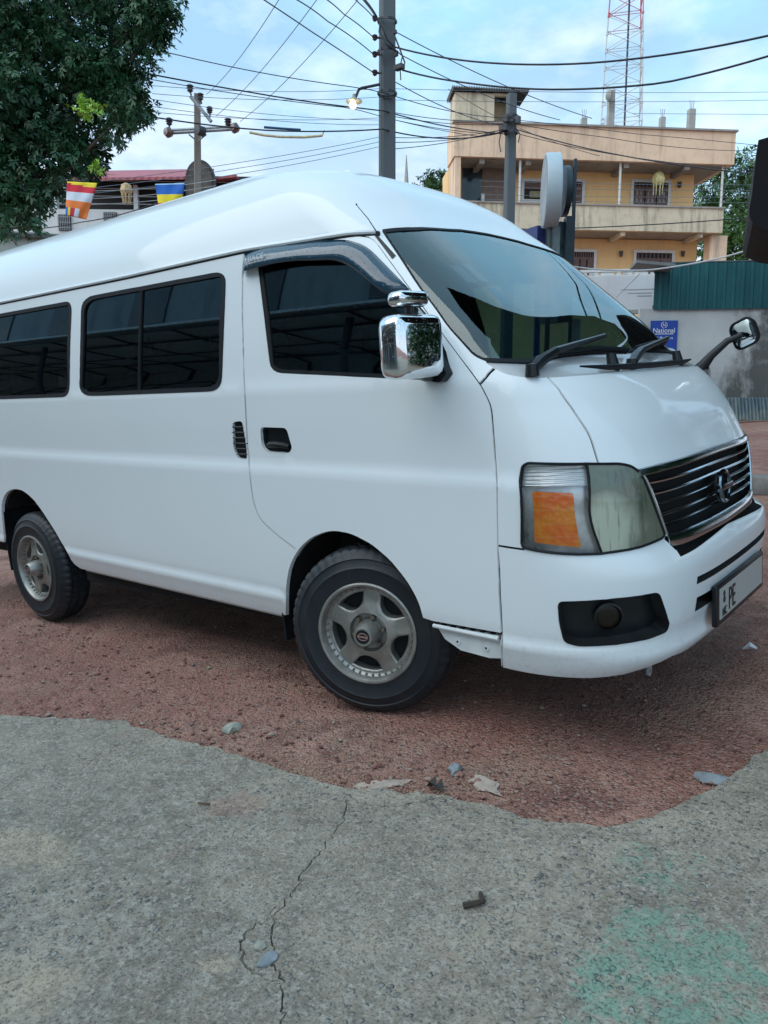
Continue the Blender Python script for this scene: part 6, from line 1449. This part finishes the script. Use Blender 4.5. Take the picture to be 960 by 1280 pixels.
# ------------------------------------------------------------------ poles
POLEC = wall_mat('grey pole concrete', (.115, .135, .145), (.06, .065, .07), .45)
INSB = simple('brown porcelain', (.10, .055, .05), .25, var=.2, coat=.6); STEEL = simple('galvanised steel', (.26, .28, .29), .45, metal=.6, var=.2); DKST = simple('dark iron', (.03, .034, .04), .5)
def pole(name, px, d, pyt, w0, w1, label, lean=0.0, mat=None):
    t = at(px, pyt, d); g = gz(t[0], t[1]); P_ = empty(name, label, 'utility pole', Matrix.Translation((t[0], t[1], g)))
    h = t[2]-g; mb = MB(); ang = math.atan2(rW[1], rW[0])+.25
    def sq(w, z, dx): return [(dx+w*(math.cos(a)*1.0), w*math.sin(a)*1.0, z) for a in [ang+PI/4+PI/2*k+s for k in range(4) for s in (-.12, .12)]]
    dxs = math.tan(lean)
    loft(mb, [sq(w0, -.3, dxs*-h), sq(w0*.92, h*.4, dxs*-h*.6), sq(w1, h, 0)]); mb.build('pole_shaft', mat or POLEC, P_, False)
    return P_, np.array([t[0], t[1], g]), h
P1, o1, h1 = pole('concrete_utility_pole', 484, 12.6, -40, .175, .148, 'thick grey concrete utility pole rising behind the van roof')
def loc(o, px, py, d): return Vector([float(x) for x in at(px, py, d)-o])
def insul(mb, c, s=1.0): mb.lathe([(.02*s, .09*s), (.05*s, .08*s), (.085*s, .05*s), (.05*s, .03*s), (.085*s, 0), (.05*s, -.02*s), (.07*s, -.05*s), (.02*s, -.09*s)], 12, 'Z', c)
for py in (23, 47, 68, 91):
    mb = MB(); insul(mb, tuple(loc(o1, 468.5, py, 12.55)), .55); i_ = mb.build('insulator', INSB, P1, True)
    mb = MB(); mb.tube([loc(o1, 468.5, py, 12.55), loc(o1, 478, py+.5, 12.55)], .018, 6); mb.build('bracket', DKST, i_)
mb = MB()
for py in (27, 65, 117): p = loc(o1, 484, py, 12.6); mb.lathe([(.150, .02), (.165, .02), (.165, -.02), (.150, -.02)], 8, 'Z', tuple(p))
mb.tube([loc(o1, 470, 22, 12.42), loc(o1, 478, 32, 12.40), loc(o1, 485, 50, 12.40), loc(o1, 493, 58, 12.44)], .024, 6)
mb.tube([loc(o1, 476, 25, 12.42), loc(o1, 474, 40, 12.4), loc(o1, 483, 55, 12.38), loc(o1, 494, 62, 12.44)], .016, 6)
mb.tube([loc(o1, 493, 44, 12.5), loc(o1, 500, 62, 12.5), loc(o1, 506, 78, 12.5), loc(o1, 504, 86, 12.5)], .013, 6); mb.tube([loc(o1, 494, 62, 12.5), loc(o1, 503, 70, 12.5), loc(o1, 500, 84, 12.5), loc(o1, 501, 100, 12.5)], .010, 6)
mb.box(loc(o1, 499, 84, 12.5), (.16, .10, .07)); mb.box(loc(o1, 493.5, 40, 12.5), (.05, .05, .06)); mb.box(loc(o1, 495, 67, 12.5), (.06, .05, .08))
mb.build('cable_clamps', DKST, P1, True)
mb = MB(); mb.tube([loc(o1, 477, 215, 12.45), loc(o1, 476.5, 120, 12.45), loc(o1, 476, 20, 12.45)], .007, 5); mb.build('earth_wire', DKST, P1)
# street lamp bracket on the pole
lp = at(440.5, 128, 12.4); SL = empty('street_lamp', 'small lit street lamp on a bent arm fixed to the concrete pole', 'street lamp', Matrix.Translation(vec(lp)))
q = lambda px, py, d=12.4: Vector([float(x) for x in at(px, py, d)-lp])
mb = MB(); mb.tube([q(474.5, 105.5, 12.5), q(460, 108.5), q(452, 110), q(448.5, 112), q(446, 118), q(443.5, 124)], .022, 8); mb.build('lamp_arm', DKST, SL, True)
mb = MB(); mb.lathe([(.022, .09), (.03, .05), (.05, .02), (.13, -.015), (.135, -.03)], 20, 'Z', tuple(q(442.5, 125))); mb.build('lamp_shade', simple('enamel shade', (.30, .30, .27), .4), SL, True)
m_, nt, bb = new_mat('lit bulb'); bb.inputs['Base Color'].default_value = (1, .95, .8, 1); bb.inputs['Emission Color'].default_value = (1, .9, .68, 1); bb.inputs['Emission Strength'].default_value = 5.0
mb = MB(); mb.lathe([(.0, -.11), (.04, -.10), (.06, -.06), (.045, -.02), (.03, .01)], 16, 'Z', tuple(q(441, 127))); mb.build('bulb', m_, SL, True)
P2, o2, h2 = pole('concrete_utility_pole', 639.5, 16, 118, .15, .115, 'slimmer grey utility pole standing before the yellow house')
mb = MB()
for py in (146, 153, 166): p = loc(o2, 638.8, py, 16); mb.lathe([(.12, .025), (.15, .025), (.15, -.025), (.12, -.025)], 8, 'Z', tuple(p))
mb.box(loc(o2, 630, 160, 15.9), (.18, .12, .12)); mb.box(loc(o2, 647, 150, 15.9), (.10, .10, .14)); mb.box(loc(o2, 633, 150, 15.9), (.12, .10, .08))
mb.tube([loc(o2, 626, 165, 15.8), loc(o2, 624, 178, 15.8), loc(o2, 626, 190, 15.8)], .012, 5); mb.tube([loc(o2, 645, 160, 15.8), loc(o2, 650, 168, 15.8), loc(o2, 648, 178, 15.8)], .012, 5)
mb.build('cable_clamps', DKST, P2, True)
P3, o3, h3 = pole('crossarm_utility_pole', 246.5, 22, 118, .165, .115, 'older utility pole with steel crossarm and brown insulators', lean=.045, mat=wall_mat('buff old concrete', (.24, .215, .185), (.09, .08, .07), .5))
mb = MB(); mb.tube([loc(o3, 211, 163.5, 21.7), loc(o3, 293, 158.5, 21.7)], .05, 8); mb.tube([loc(o3, 211, 166.5, 21.7), loc(o3, 293, 161.5, 21.7)], .045, 8); mb.tube([loc(o3, 236, 168, 21.7), loc(o3, 246, 176, 21.8)], .02, 6); mb.tube([loc(o3, 258, 168, 21.7), loc(o3, 248, 176, 21.8)], .02, 6); mb.build('crossarm', STEEL, P3, True)
mb = MB(); mb.tube([loc(o3, 238.5, 121, 21.7), loc(o3, 251, 136, 21.7), loc(o3, 264, 152, 21.7)], .055, 6); mb.build('slanted_arm', STEEL, P3)
for px, py, s in ((237.5, 110.5, 1.25), (250.5, 121, 1.2), (262, 137.5, 1.15), (211.5, 152, 1.25), (285, 152.5, 1.25)):
    mb = MB(); insul(mb, tuple(loc(o3, px, py, 21.65)), s); mb.tube([loc(o3, px, py+2, 21.65), loc(o3, px+(.5 if py > 130 else 1.5), py+9, 21.7)], .025, 6); mb.build('insulator', simple('dark porcelain', (.05, .045, .05), .25, coat=.5), P3, True)
for px, py in ((210.5, 165.5), (293.5, 160)):
    mb = MB(); mb.lathe([(0, -.12), (.10, -.10), (.15, 0), (.10, .10), (0, .12)], 16, 'Y', tuple(loc(o3, px, py, 21.6))); mb.build('end_insulator', INSB, P3, True)
mb = MB(); mb.lathe([(0, -.12), (.13, -.11), (.14, .11), (0, .12)], 12, 'Y', tuple(loc(o3, 250, 163.5, 21.6))); mb.build('clamp', DKST, P3, True)
p = at(508, 208, 70); g = gz(p[0], p[1]); mb = MB(); mb.tube([(0, 0, 0), (0, 0, (p[2]-g)*.93), (0, 0, p[2]-g+1.0)], [.5, .22, .03], 6); tag(mb.build('far_spire', CONP, None, False, Matrix.Translation((p[0], p[1], g))), 'thin grey spire in the far distance beside the concrete pole', 'spire')

# ------------------------------------------------------------------ overhead wires
WB = simple('black cable', (.010, .014, .022), .5); WG = simple('weathered grey wire', (.13, .16, .19), .5, var=.1); WL = simple('pale wire', (.46, .50, .52), .5, var=.1)
def wire(pts, r, mat, label, group='overhead wires', sag=0.0, name='overhead_wire'):
    """pts: (px, py, distance) the cable passes; drawn as a smooth hanging curve"""
    A = [at(*p) for p in pts]; A = np.array(A); n = 28
    t = np.array([p[0] for p in pts], float); t = np.r_[0, np.cumsum(np.linalg.norm(np.diff(A, axis=0), axis=1))]; tt = np.linspace(0, t[-1], n)
    if len(pts) > 2:
        F_ = [pch(list(zip(t, A[:, k]))) if len(pts) > 2 else None for k in range(3)]
        c = np.polyfit(t, A[:, 2], 2) if len(pts) >= 3 else None
        xyz = np.stack([np.interp(tt, t, A[:, 0]), np.interp(tt, t, A[:, 1]), np.polyval(c, tt)], 1)
    else:
        s = tt/t[-1]; xyz = A[0]+(A[1]-A[0])*s[:, None]; xyz[:, 2] -= sag*4*s*(1-s)
    c0 = xyz[0]; mb = MB(); mb.tube([tuple(p-c0) for p in xyz], r, 5)
    return tag(mb.build(name, mat, None, True, Matrix.Translation(vec(c0))), label, 'wire', group)
wire([(493, 58, 12.6), (600, 80, 11.5), (740, 77, 10.4), (960, 44, 9), (1050, 22, 8.5)], .014, WB, 'upper of two thick black cables sagging from the concrete pole to the right')
wire([(503, 85, 12.6), (570, 106, 11.8), (680, 114, 11), (830, 97, 10), (960, 71, 9), (1050, 48, 8.5)], .014, WB, 'lower of two thick black cables sagging from the concrete pole to the right')
wire([(-60, 38, 10), (200, 95, 11), (300, 111, 11.5), (440, 134, 12.4), (480, 141, 12.7), (600, 163, 15), (634, 168, 16)], .011, WB, 'dark cable descending across the tree to the slimmer pole')
wire([(-60, 50, 10.1), (195, 96.5, 11.1), (440, 138, 12.4), (600, 170, 15)], .006, WB, 'thin twin running just below the dark descending cable')
wire([(-60, 2, 10), (215, 62.5, 11), (440, 109, 12.3), (476, 117, 12.6), (640, 147, 16)], .007, WB, 'thin black wire slanting down behind the street lamp')
wire([(150, 143, 12), (195, 147.5, 12), (340, 160, 12.4), (478, 164, 12.7), (632, 164, 16)], .012, WB, 'nearly level black cable passing just above the steel crossarm')
wire([(315, -10, 9), (390, 40, 10.5), (467, 91, 12.5)], .008, WB, 'lowest dark wire slanting from the upper edge to a pole insulator')
wire([(352, -10, 9), (410, 27, 10.8), (467, 68, 12.5)], .008, WB, 'second lowest dark wire slanting from the upper edge to a pole insulator')
wire([(388, -12, 9), (430, 18, 11), (467, 47, 12.5)], .008, WB, 'third dark wire from below slanting to a pole insulator')
wire([(425, -12, 9), (450, 5, 11), (468, 23, 12.5)], .008, WB, 'topmost short dark wire slanting to a pole insulator')
wire([(440, -12, 9), (458, 3, 11), (470, 20, 12.45)], .022, WB, 'thick twisted black bundle entering the pole from above')
for a, b in (((258, 118), (352, -6)), ((270, 145), (400, -6)), ((300, 152), (452, -6))):
    wire([(a[0], a[1], 22), (b[0], b[1], 14)], .008, WG, 'thin grey wire rising steeply to the upper right behind the crossarm pole', 'steep grey wires', .15)
for y0, y1 in ((107, 110.5), (117, 121), (124, 150), (133, 156), (140, 147)):
    wire([(190, y0, 16), (478, y1, 20)], .0065, WG, 'thin grey wire crossing the sky between the tree and the concrete pole', 'thin grey sky wires left', .1)
for y0, y1 in ((247, 182), (240, 176), (233, 170)):
    wire([(60, y0, 16), (300, y0-30, 17), (480, y1, 18)], .0065, WG, 'thin grey wire low above the van roof left of the concrete pole', 'thin grey low wires', .12)
for y0, y1 in ((236, 225), (247, 232), (254, 240)):
    wire([(20, y0, 13), (270, y1, 14)], .006, WL, 'pale wire stretched before the red roofed house', 'pale wires before the house', .1)
wire([(30, 287, 14), (100, 278, 14), (200, 252, 14.5)], .009, WB, 'black cable looping low before the white house wall')
for y0, y1 in ((111, 115), (125, 125)):
    wire([(494, y0, 20), (965, y1, 24)], .007, WG, 'level thin grey wire running right across the sky behind the mast', 'level grey wires right', .05)
wire([(790, 142, 22), (965, 143, 24)], .007, WG, 'short level grey wire just above the right roof parapet', 'level grey wires right')
for a, b in (((493, 39), (740, 148)), ((504, 70), (700, 150)), ((495, 103), (632, 158))):
    wire([(a[0], a[1], 12.7), (b[0], b[1], 17)], .008, WB, 'thin dark wire slanting down from the concrete pole across the house', 'slanting service wires', .10)
for y0, y1 in ((141, 151), (146, 155), (172, 161), (178, 163), (150, 167), (186, 160)):
    wire([(494, y0, 13), (634, y1, 16)], .0065, WB, 'thin dark wire strung between the two concrete poles', 'wires between the poles', .06)
wire([(644, 161, 16), (730, 185, 15), (880, 210, 13.6), (990, 222, 12.8)], .011, WB, 'thicker black cable running right from the slimmer pole across the house')
wire([(644, 166, 16), (730, 187, 15), (880, 207, 13.6), (990, 217, 12.8)], .007, WB, 'thin black cable close beside the thicker one on the house front')
wire([(645, 150, 16), (800, 168, 18), (960, 183, 20)], .007, WB, 'upper thin dark wire along the house roof parapet')
wire([(645, 155, 16), (760, 172, 17), (960, 188, 20)], .007, WB, 'lower thin dark wire along the house roof parapet')
wire([(560, 111, 20), (660, 165, 20), (750, 195, 20)], .007, WB, 'thin service wire dipping over the roof hut')
for y0, y1 in ((226, 231), (233, 238), (243, 246), (249, 253)):
    wire([(600, y0, 30), (960, y1, 30)], .008, WG, 'pale railing-high wire crossing before the upper balcony and the tree', 'pale wires before the balcony', .05)
wire([(640, 288, 20), (720, 284, 20), (905, 276, 20), (980, 268, 20)], .014, WB, 'black cable crossing the lower balcony parapet')
wire([(650, 322, 15), (740, 331.5, 14.5), (809, 337.5, 14), (850, 336, 13.5), (900, 324, 13), (946, 309, 12.5), (990, 290, 12)], .014, WL, 'thick pale cable drooping before the teal fence')
wire([(770, 372, 15), (800, 342, 14.2)], .007, WL, 'short pale stay wire in front of the white hoarding')
mb = MB(); pp = [at(312, 165.5, 21), at(330, 169, 21), at(350, 171, 21), at(380, 171.5, 21), at(403, 169.5, 21)]; mb.tube([tuple(p-pp[0]) for p in pp], .035, 8); mb.tube([tuple(at(403, 169.5, 21)-pp[0]), tuple(at(405, 163, 21)-pp[0])], .02, 6)
tag(mb.build('cable_sleeve', simple('yellowed plastic sleeve', (.48, .42, .26), .5, var=.2), None, True, Matrix.Translation(vec(pp[0]))), 'long yellowish protective sleeve on the wire right of the crossarm', 'cable sleeve')
pp = [at(330, 159, 12.30), at(352, 160.8, 12.36), at(376, 162.3, 12.4)]; mb = MB(); mb.tube([tuple(p-pp[0]) for p in pp], .020, 8)
tag(mb.build('cable_sleeve', simple('blue sleeve', (.02, .10, .22), .5, var=.2), None, True, Matrix.Translation(vec(pp[0]))), 'short dark blue sleeve round the level black cable', 'cable sleeve')

# ------------------------------------------------------------------ shop row across the yard: what the windows and chrome mirror back
SHP = empty('shop_row', 'grey shop row with roller shutters mirrored in the van side windows', 'shop', Matrix.Translation((-14, -9.0, gz(-14, -9.0))))
CREAM = wall_mat('grey shop plaster', (.34, .38, .39), (.10, .10, .10), .5)
mb = MB(); mb.box((0, -2, 4.2), (32, 4, 9)); mb.build('shop_wall', CREAM, SHP)
SHUT = simple('shutter grey', (.11, .14, .15), .5, var=.2)
for x in (-13, -9, -5, -1, 3, 7, 11):
    mb = MB(); vs = []
    for k in range(41):
        z = .05+2.6*k/40; vs += [(x-1.7, .03+.03*(k % 2), z), (x+1.7, .03+.03*(k % 2), z)]
    mb.add(vs, [(2*k, 2*k+1, 2*k+3, 2*k+2) for k in range(40)]); mb.build('roller_shutter', SHUT, SHP)
    mb = MB(); mb.box((x, .05, 3.05), (3.6, .12, .5)); mb.build('fascia_board', simple('dark fascia', (.05, .07, .08), .5, var=.5, vscale=1.3), SHP)
    if int(x) % 4 == 3: mb = MB(); mb.box((x, .02, 6.3), (1.5, .06, 1.3)); mb.build('upper_window', GLZ, SHP)
for x in (-12, -4, 4, 12): mb = MB(); mb.box((x*1.08, .03, 2), (.35, .22, 4.2)); mb.build('shop_pillar', WHW, SHP)
mb = MB(); mb.box((0, 1.9, 4.05), (32.4, 3.9, .05), Matrix.Rotation(.16, 4, 'X')); mb.build('canopy', simple('pale zinc canopy', (.62, .68, .70), .6, var=.2), SHP)
mb = MB()
for x in np.arange(-15.6, 16, 1.9): mb.tube([(x, .05, 3.68), (x, 3.7, 4.28)], .022, 5)
for y, z in ((.9, 3.80), (2.0, 3.98), (3.1, 4.16), (3.75, 4.27)): mb.tube([(-16, y, z), (16, y, z)], .03, 5)
mb.build('canopy_frame', DKST, SHP)
for x in (-15, -7, 1, 9): mb = MB(); mb.tube([(x, 3.5, -.2), (x, 3.5, 4.2)], .06, 8); mb.build('canopy_post', DKST, SHP)

# dark tree added out of the picture, to give the door mirror a dark reflection
w0 = g2w(.6, .8, 1.5); h_ = np.array([fW[0], fW[1], 0]); h_ /= np.linalg.norm(h_)
def dirp(az, el, D):
    a, e = math.radians(az), math.radians(el)
    return w0+D*(math.cos(e)*(h_*math.cos(a)+rW*math.sin(a))+np.array([0, 0, 1.0])*math.sin(e))
tp = dirp(72, 0, 8.5); tz = gz(tp[0], tp[1]); TS = empty('broadleaf_tree', 'dense dark tree added out of view at right, to darken the chrome door mirror', 'tree', Matrix.Translation((tp[0], tp[1], tz)))
cb_ = [(64, 10, 9.4, 1.9), (76, 5, 9.2, 2.2), (90, 3, 9.0, 2.3), (104, 6, 9.0, 2.2), (70, 18, 9.6, 1.8), (84, 18, 9.4, 2.0), (98, 17, 9.2, 1.9)]
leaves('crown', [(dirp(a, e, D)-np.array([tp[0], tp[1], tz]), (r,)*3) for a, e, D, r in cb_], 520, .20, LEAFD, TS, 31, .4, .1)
mb = MB(); top = dirp(78, 20, 9.0)-np.array([tp[0], tp[1], tz]); mb.tube([(0, 0, -.3), (.1, 0, 1.6), (.05, .1, 3.4), tuple(top)], [.28, .22, .17, .08], 8); mb.build('trunk', TRUNK, TS, True)
mb = MB()
for a, e, D, r in cb_: c_ = Vector(dirp(a, e, D)-np.array([tp[0], tp[1], tz])); mb.tube([(.05, .1, 3.0), Vector((.05, .1, 3.6)).lerp(c_, .5), c_], [.10, .07, .03], 5)
mb.build('limb', TRUNK, TS, True)

# ------------------------------------------------------------------ sky, sun, camera
SUN_EL, SUN_AZ = 41.0, 0.0
sun_dir = Vector((-.35, -.80, 0)).normalized()*math.cos(math.radians(SUN_EL))+Vector((0, 0, math.sin(math.radians(SUN_EL))))
sd = bpy.data.lights.new('sun', 'SUN'); sd.energy = 1.5; sd.angle = math.radians(75); sd.color = (1, .965, .90)
so_ = bpy.data.objects.new('sun', sd); C.objects.link(so_); so_.rotation_euler = (-sun_dir).to_track_quat('-Z', 'Y').to_euler()
w = bpy.data.worlds.new('World'); bpy.context.scene.world = w; w.use_nodes = True; nt = w.node_tree
bg = nt.nodes['Background']; sky = N(nt, 'ShaderNodeTexSky', sky_type='NISHITA'); sky.sun_disc = False; sky.sun_elevation = math.radians(SUN_EL)
sky.sun_rotation = math.atan2(sun_dir.x, sun_dir.y)
sky.air_density = 1.0; sky.dust_density = 1.5; sky.ozone_density = 2.0
tc = N(nt, 'ShaderNodeTexCoord'); sp = N(nt, 'ShaderNodeSeparateXYZ'); L(nt, tc.outputs['Generated'], sp.inputs[0])
zc = math_(nt, 'ADD', math_(nt, 'MAXIMUM', sp.outputs[2], 0.0), .16)
cb = N(nt, 'ShaderNodeCombineXYZ'); L(nt, math_(nt, 'DIVIDE', sp.outputs[0], zc), cb.inputs[0]); L(nt, math_(nt, 'DIVIDE', sp.outputs[1], zc), cb.inputs[1])
mp = N(nt, 'ShaderNodeMapping'); mp.inputs['Location'].default_value = (3.1, 1.7, 0); L(nt, cb.outputs[0], mp.inputs['Vector'])
n1 = noise(nt, mp.outputs[0], .85, 7, .55); n2 = noise(nt, mp.outputs[0], 2.6, 6, .6)
CLOUD_HI = (7.2, 8.6, 9.9); CLOUD_LO = (3.3, 5.5, 7.6); CLEAR_C = (3.9, 7.3, 10.0); PINK = (8.4, 8.0, 8.5)
c = mixc(nt, ramp(nt, n1, [(.42, 0.0), (.54, 1.0)]), CLEAR_C, CLOUD_LO)
c = mixc(nt, ramp(nt, n2, [(.46, 0.0), (.68, .85)]), c, CLOUD_HI)
lowm = ramp(nt, sp.outputs[2], [(.10, 1.0), (.38, 0.0)])
c = mixc(nt, math_(nt, 'MULTIPLY', lowm, ramp(nt, n1, [(.38, .15), (.6, .75)])), c, PINK)
hi = ramp(nt, sp.outputs[2], [(.45, 0.0), (.9, 1.0)])
c = mixc(nt, math_(nt, 'MULTIPLY', hi, .6), c, (4.6, 7.6, 9.8))
mixn = mixc(nt, .80, sky.outputs[0], c)
L(nt, mixn, bg.inputs['Color']); bg.inputs['Strength'].default_value = .105

cd = bpy.data.cameras.new('camera'); cam = bpy.data.objects.new('camera', cd); C.objects.link(cam)
cd.sensor_fit = 'HORIZONTAL'; cd.sensor_width = 36; cd.lens = 36*FPX/960; cd.clip_start = .05; cd.clip_end = 3000
cam.matrix_world = Matrix(((rW[0], uW[0], -fW[0], CAM_W[0]), (rW[1], uW[1], -fW[1], CAM_W[1]), (rW[2], uW[2], -fW[2], CAM_W[2]), (0, 0, 0, 1)))
sc = bpy.context.scene; sc.camera = cam
sc.view_settings.view_transform = 'Standard'; sc.view_settings.look = 'None'; sc.view_settings.exposure = 0.55; sc.view_settings.gamma = 1.0; sc.view_settings.use_curve_mapping = False
sc.cycles.max_bounces = 8; sc.cycles.transparent_max_bounces = 12; sc.cycles.use_denoising = True
